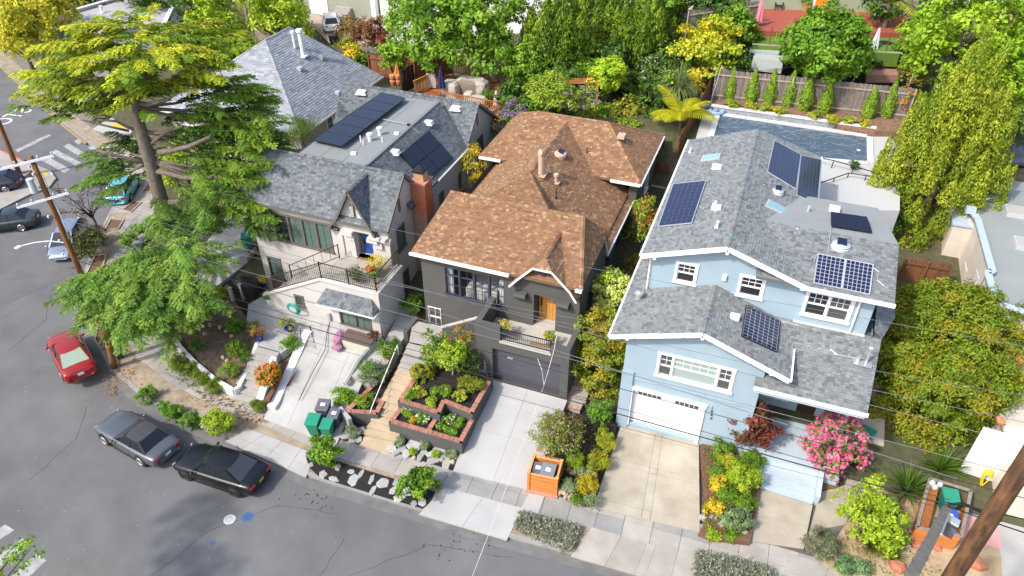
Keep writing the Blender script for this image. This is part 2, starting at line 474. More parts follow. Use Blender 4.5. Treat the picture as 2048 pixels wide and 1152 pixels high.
for i in range(75):
 cx,cy=R.choice([(640,1010),(600,990),(630,995),(900,1085),(880,1095),(960,1100),(930,1080)])
 p=g(cx+R.gauss(0,22),cy+R.gauss(0,10),0); r=R.uniform(.015,.05); n=7
 mb.prism([(p.x+r*R.uniform(.6,1.2)*math.cos(a*6.283/n),p.y+r*R.uniform(.6,1.2)*math.sin(a*6.283/n))for a in range(n)],-.01,.004)
stuff(struct(mb.build('oil_spots',mat('oil',(.02,.02,.02),.6,0))))
LIT=mat('pale_litter',(.55,.5,.42),.9,.2,9)
mb=MB()
for i in range(80):
 p=g(R.uniform(30,700),R.uniform(760,1150),0)
 if seg_dist(np.array([p.x]),np.array([p.y]),CURB)[0]>-.1:continue
 r=R.uniform(.01,.022); a=R.uniform(0,6)
 mb.box((p.x,p.y,.004),(r*2.4,r,.008),a)
o=mb.build('fallen_petals',LIT); stuff(o); tag(o,'pale petals and litter scattered over the grey road','litter')
GUTR=mat('road_edge',(.19,.185,.175),.92,.2,1.2,.25,50,c2=(.13,.13,.13),c2scale=.9,c2amt=.5)
k=MB(); strip(CURB,-.55,0,-.2,.0035,k,0,1,15); struct(k.build('road_gutter',GUTR))
def crack(pts,w=.014):
 mb=MB(); q=[]
 for(x0,y0),(x1,y1)in zip(pts[:-1],pts[1:]):
  for i in range(6):q.append(g(x0+(x1-x0)*i/6+R.gauss(0,2),y0+(y1-y0)*i/6+R.gauss(0,1.2),.003))
 for a,b in zip(q[:-1],q[1:]):mb.bar(a,b,w*R.uniform(.6,1.4),.006)
 struct(mb.build('crack_seal',mat('tar',(.055,.055,.058),.7,.1)))
for c in([(300,1152),(420,1060),(560,1010),(700,1030)],[(60,960),(150,880),(180,800)],[(700,1152),(860,1090),(1060,1120)],[(20,700),(90,640),(110,560)],[(640,1152),(700,1060)]):crack(c)
fl=[(-8,297),(48,322),(100,340),(112,356),(98,374),(60,388),(0,418),(-80,470),(-140,420),(-90,330)]
mb=MB(); mb.prism([tuple(g(x,y,.15))[:2]for x,y in fl],-.2,.15)
struct(mb.build('sidewalk',CONC))
YEL=mat('tactile_yellow',(.62,.40,.04),.8,.1,6)
mb=MB(); mb.slab([g(x,y,.165)for x,y in[(83,346),(92,344),(97,350),(88,354)]],(0,0,-.02)); tag(mb.build('tactile_pad',YEL),'yellow tactile pad on the far corner by the pole','tactile pad')
mb=MB(); mb.slab([g(x,y,.19)for x,y in[(222,251),(236,246),(256,254),(240,260)]],(0,0,-.02)); tag(mb.build('tactile_pad',YEL),'yellow tactile pad behind the big cedar trunk','tactile pad')
mb=MB(); mb.slab([g(x,y,.17)for x,y in[(185,258),(222,236),(270,244),(262,266),(215,268)]],(0,0,-.05)); struct(mb.build('corner_ramp',CONCW))
mb=MB(); mb.bar(g(-5,297,.13),g(47,321,.13),.2,.06); struct(mb.build('red_kerb_paint',mat('red_kerb',(.40,.10,.08),.8,.15,4)))
mb=MB(); pp=[g(x,y,.15)for x,y in[(172,287),(120,246),(60,189),(0,133)]]
for a,b in zip(pp[:-1],pp[1:]):mb.bar(a,b,.22,.05)
struct(mb.build('yellow_kerb_paint',mat('yellow_kerb',(.33,.23,.10),.85,.2,3)))
for ap in([g(1560,1180,.16),g(1760,1240,.16),g(1790,1170,.168),g(1575,1105,.168)],):
 a_=struct(sheet('apron',[p-Vector((0,0,.075))for p in ap],JOINT,.4)); quad_panels(a_,*ap,[0,.4,1],[0,.5,1],CONC,gap=.01)
LEAF=leafmat('leaf',.34)
NEEDLE=leafmat('needle',.3)
BARKM=mat('bark',(.14,.11,.085),.95,.3,6,.7,18,stretch=(3,3,.6))
BARKL=mat('pale_bark',(.30,.26,.21),.95,.25,6,.5,18,stretch=(3,3,.6))
def unit(a):return a/np.maximum(np.linalg.norm(a,axis=-1,keepdims=True),1e-9)
def leaf_quads(P,N,L,W,rng,tdir=None,curl=.0):
 """leaf quads at P with normals N (jittered), length L, width W"""
 n=len(P)
 N=unit(N)
 t=rng.normal(size=(n,3))if tdir is None else tdir+rng.normal(size=(n,3))*.5
 t=unit(t-N*(t*N).sum(1,keepdims=True))
 b=np.cross(N,t)
 L=np.broadcast_to(L,(n,))[:,None]; W=np.broadcast_to(W,(n,))[:,None]
 a0=P-t*L*.5; a1=P+b*W*.5-t*L*.05+N*L*.06; a2=P+t*L*.5-N*L*curl; a3=P-b*W*.5-t*L*.05+N*L*.06
 return np.stack([a0,a1,a2,a3],1)
def crown_points(rng,lobes,nclump,clump,nleaf,shell=.5,tall=1.0,flame=0):
 """leaf positions: leaves in clumps, clumps in boughs that stand apart from each other over the crown's lobes"""
 vol=np.array([r[0]*r[1]*r[2]for c,r in lobes])**.67
 small=max(max(r)for c,r in lobes)<.95; per=4 if small else 7; nb=max(9 if small else 5,nclump//per); br=clump*(1.2 if small else 1.75)
 pos,dirs,rads=[],[],[]
 tries=0; gap=br*(.75 if small else 1.25)
 while len(pos)<nb:
  i=rng.choice(len(lobes),p=vol/vol.sum()); c,r=lobes[i]; c=np.array(c); r=np.array(r)
  d=unit(rng.normal(size=3)); d[2]=-d[2]if d[2]<-.5 and not small else d[2]
  q=shell+(1-shell)*rng.rand()**.5; p=c+d*q*np.maximum(r-br*.5,r*.35)
  tries+=1
  if tries%25==0:gap*=.93
  if pos and np.min(np.linalg.norm(np.array(pos)-p,axis=1))<gap:continue
  pos.append(p); dirs.append(d); rads.append(q)
 pos,dirs,rads=np.array(pos),np.array(dirs),np.array(rads)
 if flame:
  n1=per*nleaf; kb=np.repeat(np.arange(nb),n1); ax_=unit(dirs*.22+np.array([0,0,1.]))[kb]; t=rng.rand(len(kb),1)**1.25; H_=(br*flame*(.7+.6*rng.rand(nb)))[kb][:,None]
  ra=rng.normal(size=(len(kb),3)); ra=unit(ra-ax_*(ra*ax_).sum(1,keepdims=True)); rr=br*(1.05*(1-t)**.75*np.minimum(1,.35+t*3))*(.55+.45*rng.rand(len(kb),1))
  return pos[kb]-np.array([0,0,br*.6])+ax_*t*H_+ra*rr,unit(ra+ax_*.25),kb,rads[kb]
 nclump=nb*per; kb=np.repeat(np.arange(nb),per)
 h=unit(rng.normal(size=(nclump,3))*.8+dirs[kb]*.55+np.array([0,0,.45]))
 bs=br*(.7+.6*rng.rand(nb))[kb][:,None]
 cc=pos[kb]+h*bs*(.55+.5*rng.rand(nclump,1))*np.array([1,1,.8*tall])
 k=np.repeat(np.arange(nclump),nleaf)
 e=unit(rng.normal(size=(len(k),3)))*(rng.rand(len(k),1)**.5)
 P=cc[k]+e*clump*(.65+.5*rng.rand(len(k),1))*np.array([1,1,.7*tall])
 out=unit(h[k]*.8+e*.35+np.array([0,0,.4]))
 return P,out,kb[k],rads[kb[k]]
def colours(rng,k,pal,nclump,jit=.16,wts=None):
 pal=np.array(pal); w_=None if wts is None else np.array(wts)/sum(wts)
 pal=pal*np.array([1.55,1.58,1.15])
 base=pal[rng.choice(len(pal),nclump,p=w_)]
 mixc=pal[rng.choice(len(pal),len(k),p=w_)]
 c=base[k]*.62+mixc*.38
 return np.clip(c*(1+rng.normal(size=(len(k),1))*jit),.003,1)
GREEN=[(.11,.20,.022),(.075,.15,.02),(.15,.25,.03)]
DARKG=[(.06,.12,.025),(.045,.09,.02),(.085,.15,.03)]
LIME=[(.235,.315,.028),(.18,.265,.024),(.285,.345,.035)]
YELG=[(.28,.30,.03),(.20,.24,.025),(.38,.33,.04)]
YEL_=[(.55,.38,.03),(.46,.34,.03),(.32,.30,.03)]
OLIVE=[(.20,.22,.03),(.14,.17,.025),(.27,.24,.04)]
REDP=[(.13,.03,.03),(.18,.045,.035),(.09,.03,.03),(.11,.06,.03)]
SAGE=[(.20,.25,.17),(.14,.19,.12),(.27,.30,.22)]
def crown(name,rng,lobes,nclump,clump,nleaf,L,W,pal,parent,wts=None,m=None,extra=None,shell=.5,jit=.16,updir=None,tall=1.0,flame=0):
 P,N,k,rad=crown_points(rng,lobes,nclump,clump,nleaf,shell,tall,flame)
 N=unit(N+rng.normal(size=N.shape)*.42)
 if updir is not None and not flame:N[:,2]*=.3; N=unit(N)
 cols=colours(rng,k,pal,int(k.max())+1,jit,wts)
 td=None
 if updir is not None:td=np.tile(np.array(updir,float),(len(P),1))
 Q=leaf_quads(P,N,L*(.7+.6*rng.rand(len(P))),W*(.7+.6*rng.rand(len(P))),rng,td,curl=.12)
 if extra:
  pal2,cnt,sz=extra; cnt=min(cnt,len(P)//3)
  i=np.argsort(-rad*1.-rng.rand(len(P))*.25-P[:,2]*.02)[:cnt*3]; i=rng.choice(i,cnt,replace=False)
  Q2=leaf_quads(P[i]+unit(N[i]+np.array([0,0,.5]))*clump*.25,N[i]+np.array([0,-.3,.6]),sz,sz,rng)
  c2=np.array(pal2)[rng.choice(len(pal2),cnt)]*(1+rng.normal(size=(cnt,1))*.12)
  Q=np.concatenate([Q,Q2]); cols=np.concatenate([cols,np.clip(c2,0,1)])
 return quads_mesh(name,Q,cols,m or LEAF,parent)
def trunk_mesh(parent,base,top,r0,r1,limbs=(),m=BARKM,wig=.15,rng=R):
 mb=MB(); base,top=Vector(base),Vector(top); pts=[]; rs=[]
 for i in range(7):
  t=i/6; p=base.lerp(top,t)
  if 0<i<6:p+=Vector((rng.uniform(-wig,wig),rng.uniform(-wig,wig),0))
  pts.append(p); rs.append(r0*(1-t)+r1*t+(r0*.35 if i==0 else 0))
 mb.tube(pts,rs,8)
 for t,end,r in limbs:
  a=pts[min(int(t*6),5)]; b=Vector(end); mid=a.lerp(b,.5)+Vector((0,0,-.08*(b-a).length))+Vector((rng.uniform(-.1,.1),)*3)*(b-a).length*.3
  mb.tube([a,a.lerp(mid,.5),mid,mid.lerp(b,.5),b],[r,r*.85,r*.65,r*.5,r*.25],6)
 return mb.build('trunk',m,parent,smooth=True)
SEED=[100]
def rs_():
 SEED[0]+=1; return np.random.RandomState(SEED[0])
def tree(name,label,cat,px,py,zc,rpx,rz=None,ryf=1.0,pal=GREEN,n=None,leaf=(.16,.10),clump=.45,nl=26,lobes=None,wts=None,group=None,bark=BARKM,tr=None,extra=None,shell=.5,gz=None,lean=(0,0),updir=None,part='crown',jit=.16,tall=1.0,flame=0):
 """tree or shrub whose crown is centred on a photo pixel at height zc; rpx = crown radius in photo pixels"""
 c=g(px,py,zc); s=scl(c); r=rpx*s*(1.16 if rpx<40 else 1.06)
 rz=rz*1.1 if rz else r*.85
 rng=rs_(); gz=T(c.x,c.y)if gz is None else gz
 root=thing(name,label,cat,(c.x+lean[0],c.y+lean[1],gz),group)
 if lobes is None:
  nlb=7 if r>.6 else 4; lobes=[(np.array(c),np.array([r*.78,r*ryf*.78,rz*.8]))]
  for i in range(nlb):
   d=unit(rng.normal(size=3)); d[2]=abs(d[2])*.8 if i%3 else-abs(d[2])*.4
   lobes.append((np.array(c)+d*np.array([r,r*ryf,rz])*.5,np.array([r,r*ryf,rz])*rng.uniform(.42,.58)))
 else:
  lobes=[(np.array(c)+np.array(o_)*np.array([r,r*ryf,rz]),np.array(q_)*np.array([r,r*ryf,rz]))for o_,q_ in lobes]
 area=4*math.pi*(r*r*ryf)if n is None else 0
 n=n or int(max(21,min(900,area*.9/(clump*clump)*.6)))
 crown(part,rng,lobes,n,clump,nl,leaf[0],leaf[1],pal,root,wts,extra=extra,shell=shell,updir=updir,jit=jit,tall=tall,flame=flame)
 tr=tr if tr else max(.025,r*.07)
 bz=gz-.1
 limbs=[]
 for i in range(5):
  d=unit(rng.normal(size=3)); limbs.append((R.uniform(.4,.9),(c.x+d[0]*r*.75,c.y+d[1]*r*ryf*.75,c.z+abs(d[2])*rz*.6),tr*.55))
 trunk_mesh(root,(c.x+lean[0],c.y+lean[1],bz),(c.x,c.y,c.z+rz*.35),tr,tr*.35,limbs,bark,wig=r*.05)
 return root
def blade_tuft(rng,c,n,L,W,spread=.9,droop=.5,segs=3):
 """arching strap leaves from a centre; returns quads"""
 Q=[]
 az=rng.rand(n)*2*np.pi; el=np.pi/2-rng.rand(n)**.8*spread*1.3
 for i in range(n):
  d=np.array([math.cos(az[i])*math.cos(el[i]),math.sin(az[i])*math.cos(el[i]),math.sin(el[i])])
  side=np.array([-math.sin(az[i]),math.cos(az[i]),0]); l=L*rng.uniform(.65,1.1); p=np.array(c,float)
  for s in range(segs):
   q=p+d*l/segs; w0=W*(1-s/segs*.8); w1=W*(1-(s+1)/segs*.85)
   Q.append([p-side*w0/2,p+side*w0/2,q+side*w1/2,q-side*w1/2])
   p=q; d=unit(d-np.array([0,0,droop*(.5+.5*s)/segs*1.6]))
 return np.array(Q)
def tuft(name,label,cat,p,n,L,W,pal,group=None,spread=.9,droop=.6,part='blades'):
 rng=rs_(); root=thing(name,label,cat,p,group)
 Q=blade_tuft(rng,p,n,L,W,spread,droop)
 cols=np.repeat(np.array(pal)[rng.choice(len(pal),n)]*(1+rng.normal(size=(n,1))*.15),3,0)
 quads_mesh(part,Q,np.clip(cols,0,1),LEAF,root)
 mb=MB(); mb.ell((p[0],p[1],p[2]+.02),(L*.1,L*.1,.08),8,4); mb.build('base',BARKM,root)
 return root
def frond_palm(name,label,cat,base,top,nf,L,pal,tr,droop=.7,leaflet=.35,dens=16,group=None,el=(.1,1.2)):
 """trunk and feather fronds; each frond is a part"""
 root=thing(name,label,cat,base,group); rng=rs_()
 trunk_mesh(root,base,top,tr,tr*.75,(),BARKM,wig=.05)
 for i in range(nf):
  az=2*math.pi*i/nf+rng.uniform(-.2,.2); e=rng.uniform(*el); p=np.array(top,float)
  d=np.array([math.cos(az)*math.cos(e),math.sin(az)*math.cos(e),math.sin(e)]); Q=[]; l=L*rng.uniform(.8,1.1)
  for s in range(dens):
   q=p+d*l/dens; side=unit(np.cross(d,[0,0,1.])); up=np.cross(side,d)
   t=(s+.5)/dens; ll=leaflet*math.sin(math.pi*min(.12+t*.88,.98))**.6
   for sg in(-1,1):
    dirn=unit(side*sg*.9+d*.45-np.array([0,0,.25]))
    w_=d*l/dens*.36
    Q.append([p-w_,p+w_,p+w_*.3+dirn*ll,p-w_*.3+dirn*ll])
   Q.append([p-side*.02,p+side*.02,q+side*.015,q-side*.015])
   p=q; d=unit(d-np.array([0,0,droop*1.5/dens*(.4+t)]))
  c=np.array(pal)[rng.choice(len(pal),len(Q))]*(1+rng.normal(size=(len(Q),1))*.1)
  quads_mesh('frond',np.array(Q),np.clip(c,0,1),LEAF,root)
 return root
Z=Vector((0,0,1)); XP=Vector((1,0,0)); YP=Vector((0,1,0)); FN=Vector((0,-1,0))
def clip_poly(poly,rect):
 u0,u1,v0,v1=rect
 for ax,val,sg in((0,u0,1),(0,u1,-1),(1,v0,1),(1,v1,-1)):
  out=[]; n=len(poly)
  for i in range(n):
   a,b=poly[i],poly[(i+1)%n]
   da,db=(a[ax]-val)*sg,(b[ax]-val)*sg
   if da>=0:out.append(a)
   if(da>=0)!=(db>=0):
    t=da/(da-db); out.append((a[0]+(b[0]-a[0])*t,a[1]+(b[1]-a[1])*t))
  poly=out
  if len(poly)<3:return None
 return poly
SHM=mat('shingle',(1,1,1),.92,.14,14,.35,120,vcol=True)
PAL_TAN=[(.30,.17,.092),(.275,.152,.08),(.235,.128,.068),(.375,.24,.138),(.215,.118,.066),(.29,.162,.088),(.26,.145,.076),(.25,.138,.072)]
PAL_GREY=[(.205,.22,.22),(.23,.245,.245),(.15,.165,.17),(.25,.265,.262),(.22,.235,.23),(.19,.205,.205)]
PAL_SLATE=[(.125,.14,.152),(.155,.172,.185),(.10,.112,.125),(.185,.205,.215),(.14,.155,.165)]
PAL_PALE=[(.27,.29,.315),(.30,.32,.35),(.24,.26,.285),(.33,.35,.38)]
def shingles(poly,pal,parent,e=.14,wd=(.12,.26),lift=.03,rng=R,wts=None,name='shingles'):
 poly=[Vector(p)for p in poly]
 n=(poly[1]-poly[0]).cross(poly[2]-poly[0]).normalized()
 if n.z<0:n=-n
 u=Z.cross(n).normalized()if n.z<.999 else XP; v=n.cross(u)
 o=poly[0]; pl=[((p-o).dot(u),(p-o).dot(v))for p in poly]
 vmin,vmax=min(p[1]for p in pl),max(p[1]for p in pl)
 V,Fc,C=[],[],[]
 A=sum(pl[i][0]*pl[(i+1)%len(pl)][1]-pl[(i+1)%len(pl)][0]*pl[i][1]for i in range(len(pl)))
 if A<0:pl=pl[::-1]
 m=len(pl)
 def inside(x,y):
  for i in range(m):
   a,b=pl[i],pl[(i+1)%m]
   if(b[0]-a[0])*(y-a[1])-(b[1]-a[1])*(x-a[0])<0:return False
  return True
 r=vmin
 while r<vmax-.005:
  row=clip_poly(pl,(-1e4,1e4,r,min(r+e,vmax)))
  if row:
   x=min(p[0]for p in row)-rng.uniform(0,.3); xe=max(p[0]for p in row); rowk=rng.uniform(.95,1.05)
   while x<xe:
    w_=rng.uniform(*wd); x0,x1,y0,y1=x,x+w_-.006,r,r+e+.004; x+=w_
    c=[(x0,y0),(x1,y0),(x1,y1),(x0,y1)]
    full=all(inside(*q)for q in c)
    if not full:
     c=clip_poly(pl,(x0,x1,y0,min(y1,vmax)))
     if not c:continue
    lf=lift*rng.uniform(.7,1.35); col=rng.choices(pal,wts)[0]; k=rowk*rng.uniform(.9,1.1); col=tuple(q*k for q in col)
    b=len(V)
    for a,d in c:
     h=lf-(lf-.006)*(d-r)/e; p=o+u*a+v*d+n*h
     V.append(tuple(p)); C.append(col)
    Fc.append(list(range(b,b+len(c))))
    if full:
     for a in(x0,x1):
      p=o+u*a+v*y0; V.append(tuple(p)); C.append(col)
     b2=b+4; Fc.append([b2,b2+1,b+1,b])
  r+=e
 me=bpy.data.meshes.new(name); me.from_pydata(V,[],Fc)
 at=me.color_attributes.new('Col','FLOAT_COLOR','POINT')
 cc=np.ones((len(V),4),np.float32); cc[:,:3]=np.array(C); at.data.foreach_set('color',cc.reshape(-1))
 me.materials.append(SHM); me.update()
 ob=bpy.data.objects.new(name,me); COL.objects.link(ob); par(ob,parent); stuff(ob)
 return ob
def roof(root,poly,pal,th=.14,wts=None,base=None,e=.14,wd=(.12,.26)):
 """one roof plane: solid slab plus its shingles"""
 poly=[Vector(p)for p in poly]
 nrm=(poly[1]-poly[0]).cross(poly[2]-poly[0]).normalized()
 if nrm.z<0:nrm=-nrm
 bm_=base or mat('felt_%.2f'%pal[0][0],tuple(c*.6 for c in pal[0]),.9,.1)
 rp_=SL(root,'roof',bm_,[p-nrm*.002 for p in poly],(0,0,-th))
 shingles(poly,pal,rp_,e,wd,wts=wts)
 return rp_
def ridge_caps(root,a,b,pal,w_=.26,step=.2):
 a,b=Vector(a),Vector(b); L=(b-a).length; d=(b-a).normalized(); side=d.cross(Z).normalized()
 V,Fc,C=[],[],[]
 n=max(2,int(L/step))
 for i in range(n):
  p=a+d*(L*i/n); q=a+d*(L*(i+1.15)/n); h0=.055+R.uniform(0,.015); h1=.025
  col=tuple(c*R.uniform(.8,1.1)for c in R.choice(pal)); o=len(V)
  for P_,h in((p,h0),(q,h1)):
   V+=[tuple(P_+side*w_/2+Z*(h-w_*.27)),tuple(P_+Z*h),tuple(P_-side*w_/2+Z*(h-w_*.27))]
  Fc+=[[o,o+1,o+4,o+3],[o+1,o+2,o+5,o+4],[o,o+2,o+1]]; C+=[col]*6
 me=bpy.data.meshes.new('ridge_caps'); me.from_pydata(V,[],Fc)
 at=me.color_attributes.new('Col','FLOAT_COLOR','POINT'); cc=np.ones((len(V),4),np.float32); cc[:,:3]=np.array(C); at.data.foreach_set('color',cc.reshape(-1))
 me.materials.append(SHM); me.update(); ob=bpy.data.objects.new('ridge_caps',me); COL.objects.link(ob); par(ob,root); return stuff(ob)
def wall(root,O,u,n,W,z0,z1,m,holes=(),name='wall',th=.18):
 """vertical wall sheet with real openings; holes (u0,u1,z0,z1,depth)"""
 O=Vector(O); mb=MB()
 us=sorted({0,W}|{h[0]for h in holes}|{h[1]for h in holes}); zs=sorted({z0,z1}|{h[2]for h in holes}|{h[3]for h in holes})
 def P(a,z,d=0):return O+u*a+n*(-d)+Z*z
 for a,b in zip(us[:-1],us[1:]):
  for c,d in zip(zs[:-1],zs[1:]):
   mu,mz=(a+b)/2,(c+d)/2
   if any(h[0]<mu<h[1]and h[2]<mz<h[3]for h in holes):continue
   mb.add([P(a,c),P(b,c),P(b,d),P(a,d)],[(0,1,2,3)])
 for h in holes:
  a,b,c,d,e=h[:5]
  mb.add([P(a,c),P(b,c),P(b,d),P(a,d),P(a,c,e),P(b,c,e),P(b,d,e),P(a,d,e)],[(0,4,5,1),(1,5,6,2),(2,6,7,3),(3,7,4,0)])
 return mb.build(name,m,root)
def gable(root,pts,n,m,th=.12):
 mb=MB(); mb.slab(pts,-Vector(n)*th); return mb.build('gable',m,root)
GL_DARK=glassmat('dark_glass',(.02,.024,.028))
GL_GREEN=glassmat('green_glass',(.10,.16,.14),0,.08)
GL_BLIND=glassmat('blind_glass',(.30,.38,.35),0,.12)
GL_MID=glassmat('mid_glass',(.07,.075,.075),0,.06)
GL_SEE=glassmat('clear_glass',(.02,.025,.03),.9)
def window(root,O,u,n,a,z,w_,h,sashes,fm,casing=.09,depth=0.0,sill=True,name='window',sillx=.05,mullion=.07):
 """sashes: list of (width share, cols, rows or list of (height share, cols, rows) bottom-up, glass)"""
 O=Vector(O); mb=MB(); d0,d1=-depth-.03,.05
 if casing:
  mb.fbox(O,u,n,a-casing,a,z,z+h,d0,d1); mb.fbox(O,u,n,a+w_,a+w_+casing,z,z+h,d0,d1)
  mb.fbox(O,u,n,a-casing-.02,a+w_+casing+.02,z+h,z+h+casing,d0,d1+.015)
 x=a; tot=sum(s[0]for s in sashes)
 edges=[]
 for s in sashes:
  ws=w_*s[0]/tot; edges.append((x,x+ws,s)); x+=ws
 for e0,e1,s in edges[1:]:mb.fbox(O,u,n,e0-mullion/2,e0+mullion/2,z,z+h,d0,d1-.012)
 wo=mb.build(name,fm,root)
 if sill:
  m2=MB(); m2.fbox(O,u,n,a-casing-sillx,a+w_+casing+sillx,z-.1,z,d0,d1+.06); m2.build('sill',fm,wo)
 for e0,e1,s in edges:
  rows=s[2]if isinstance(s[2],list)else[(1,s[1],s[2])]
  gm=s[3]; zz=z; tt=sum(r_[0]for r_ in rows)
  e0+=mullion/2 if e0>a+.01 else 0; e1-=mullion/2 if e1<a+w_-.01 else 0
  for hs,nc,nr in rows:
   hh=h*hs/tt; sm=MB(); f_=.045; y0,y1=-depth-.02,-depth+.03
   sm.fbox(O,u,n,e0,e0+f_,zz,zz+hh,y0,y1); sm.fbox(O,u,n,e1-f_,e1,zz,zz+hh,y0,y1)
   sm.fbox(O,u,n,e0+f_,e1-f_,zz,zz+f_,y0,y1-.002); sm.fbox(O,u,n,e0+f_,e1-f_,zz+hh-f_,zz+hh,y0,y1-.002)
   for i in range(1,nc):q=e0+f_+(e1-e0-2*f_)*i/nc; sm.fbox(O,u,n,q-.012,q+.012,zz+f_,zz+hh-f_,y0,y1-.01)
   for i in range(1,nr):q=zz+f_+(hh-2*f_)*i/nr; sm.fbox(O,u,n,e0+f_,e1-f_,q-.012,q+.012,y0,y1-.013)
   sm.build('sash',fm,wo)
   gm_=MB(); gm_.fbox(O,u,n,e0+f_,e1-f_,zz+f_,zz+hh-f_,-depth-.012,-depth-.004); gm_.build('pane',gm,wo)
   zz+=hh
 return wo
SP_BLACK=mat('panel_frame_black',(.015,.015,.018),.4,0)
SP_ALU=mat('panel_frame_silver',(.6,.61,.63),.35,0,metal=.5)
SP_CELL=glassmat('solar_cell_blue',(.014,.018,.055),0,.12)
SP_CELLK=glassmat('solar_cell_black',(.012,.014,.03),0,.10)
SP_BACK2=mat('panel_back_grey',(.13,.14,.19),.4,0); SP_BACK=mat('panel_back_white',(.42,.44,.5),.4,0)
def solar(root,c,nx,ny,frame,cell,back,lift=.1,gap=.012,label=None):
 """c: four corners bl br tr tl on the roof"""
 c=[Vector(p)for p in c]; n=(c[1]-c[0]).cross(c[3]-c[0]).normalized()
 if n.z<0:n=-n
 c=[p+n*lift for p in c]
 def P(a,b,h=0):return lerp(lerp(c[0],c[1],a),lerp(c[3],c[2],a),b)+n*h
 mb=MB(); mb.slab([P(0,0),P(1,0),P(1,1),P(0,1)],-n*.04,1)
 for a,b in(((0,0),(1,0)),((1,0),(1,1)),((1,1),(0,1)),((0,1),(0,0))):mb.bar(P(*a,-.012),P(*b,-.012),.035,.05,0,up=n)
 for a,b in((.2,.15),(.8,.15),(.2,.85),(.8,.85)):mb.bar(P(a,b,-.04),P(a,b,-lift-.02),.04)
 o=mb.build('solar_panel',[frame,back],root)
 cb=MB(); lx=(c[1]-c[0]).length; ly=(c[3]-c[0]).length
 mx,my=.03/lx,.03/ly; gx_,gy_=gap/lx,gap/ly
 for i in range(nx):
  for j in range(ny):
   a0=mx+(1-2*mx)*i/nx+gx_; a1=mx+(1-2*mx)*(i+1)/nx-gx_; b0=my+(1-2*my)*j/ny+gy_; b1=my+(1-2*my)*(j+1)/ny-gy_
   cb.add([P(a0,b0,.004),P(a1,b0,.004),P(a1,b1,.004),P(a0,b1,.004)],[(0,1,2,3)])
 stuff(cb.build('solar_cells',cell,o))
 if label:o['label']=label
 return o
def board(root,a,b,h,t,m,name='fascia',dz=0,up=(0,0,1)):
 mb=MB(); mb.bar(Vector(a)+Z*dz,Vector(b)+Z*dz,t,h,up=up); return mb.build(name,m,root)
def downspout(root,pts,m,r=.045):
 mb=MB(); mb.tube(pts,r,6); return mb.build('downspout',m,root)
def plane_n(poly):
 a,b,c=[Vector(p)for p in poly[:3]]; n=(b-a).cross(c-a).normalized(); return n if n.z>0 else-n
BLUE=mat('blue_stucco',(.325,.425,.495),.9,.06,1.2,.3,90,c2=(.295,.38,.44),c2scale=.35,c2amt=.4)
BLUED=mat('pale_blue_paint',(.44,.52,.58),.8,.05,2)
GUT=mat('gutter_white',(.80,.80,.80),.5,0)
bh=thing('blue_house','light blue stucco two storey house with white trim and grey shingle roofs','house',(-1,34,.5))
wall(bh,(-4.17,26.5,0),XP,FN,6.35,-.2,6.2,BLUE,[(.62,4.02,.45,2.95,.3),(1.68,5.02,4.3,5.62,.1)])
gable(bh,[(-4.17,26.5,6.2),(2.18,26.5,6.2),(2.18,26.5,6.55),(-.78,26.5,7.6),(-4.17,26.5,6.55)],FN,BLUE)
wall(bh,(-4.17,42,0),-YP,-XP,15.5,-.2,6.6,BLUE)
wall(bh,(2.18,26.5,0),YP,XP,3.3,-.2,6.3,BLUE)
wall(bh,(2.18,29.8,0),XP,FN,4.3,-.2,6.5,BLUE,[(2.2,3.1,.9,3.0,.15)])
wall(bh,(6.48,29.8,0),YP,XP,12.2,-.2,6.9,BLUE)
BX(bh,'pilaster',BLUE,-4.19,-3.62,26.38,26.5,-.2,4.05)
BX(bh,'belt_course',BLUE,-3.62,2.18,26.44,26.5,3.62,3.72)
gd=MB(); gd.boxb(-3.55,-.15,26.72,26.78,.42,2.95); gdo=gd.build('garage_door',WHITE,bh)
for i in range(4):
 for j in range(3):
  x0=-3.5+i*.84; z0=.5+j*.62; BX(gdo,'door_panel',WHITE,x0+.03,x0+.80,26.695,26.725,z0,z0+.58)
for gx0 in(-3.3,-1.45):
 for i in range(5):
  BX(gdo,'pane',GL_MID,gx0+i*.235,gx0+i*.235+.19,26.70,26.735,2.45,2.74)
mb=MB(); mb.boxb(-3.72,-3.55,26.42,26.6,.35,2.95); mb.boxb(-.15,.02,26.42,26.6,.35,2.95); mb.boxb(-3.78,.08,26.40,26.6,2.95,3.12); mb.build('garage_trim',WHITE,bh)
window(bh,(-4.17,26.5,0),XP,FN,1.68,4.3,3.34,1.32,[(.62,2,[(.46,1,1),(.54,2,2)],GL_MID),(2.1,5,[(.5,1,1),(.5,5,2)],GL_BLIND),(.62,2,[(.46,1,1),(.54,2,2)],GL_MID)],WHITE,.12,.06)
num=[(1424,816,'1'),(1423.5,823,'0'),(1423,830,'6'),(1422,837,'4')]
for px,py,ch in num:
 p=gy(px,py,26.45); text_obj('number_digit',ch,.21,BLACKM,bh,p,XP,Z,.012)
window(bh,(2.18,29.8,0),XP,FN,.5,1.7,1.1,1.2,[(1,2,2,GL_MID)],WHITE,.09)
BX(bh,'front_door',mat('porch_door',(.06,.03,.02),.6,.1),4.40,5.26,29.86,29.92,.9,3.0)
BX(bh,'porch_post',BLUED,6.15,6.38,27.7,27.93,.2,5.6)
BX(bh,'porch_floor',BLUED,2.2,6.6,26.2,29.8,-.2,.9)
ez,rz_,rx=6.42,7.79,-.78
PL=[(-4.9,26,ez),(rx,26,rz_),(rx,29.85,rz_),(-4.9,29.85,ez)]
PRr=[(rx,26,rz_),(3.2,26,6.31),(3.2,29.85,6.31),(rx,29.85,rz_)]
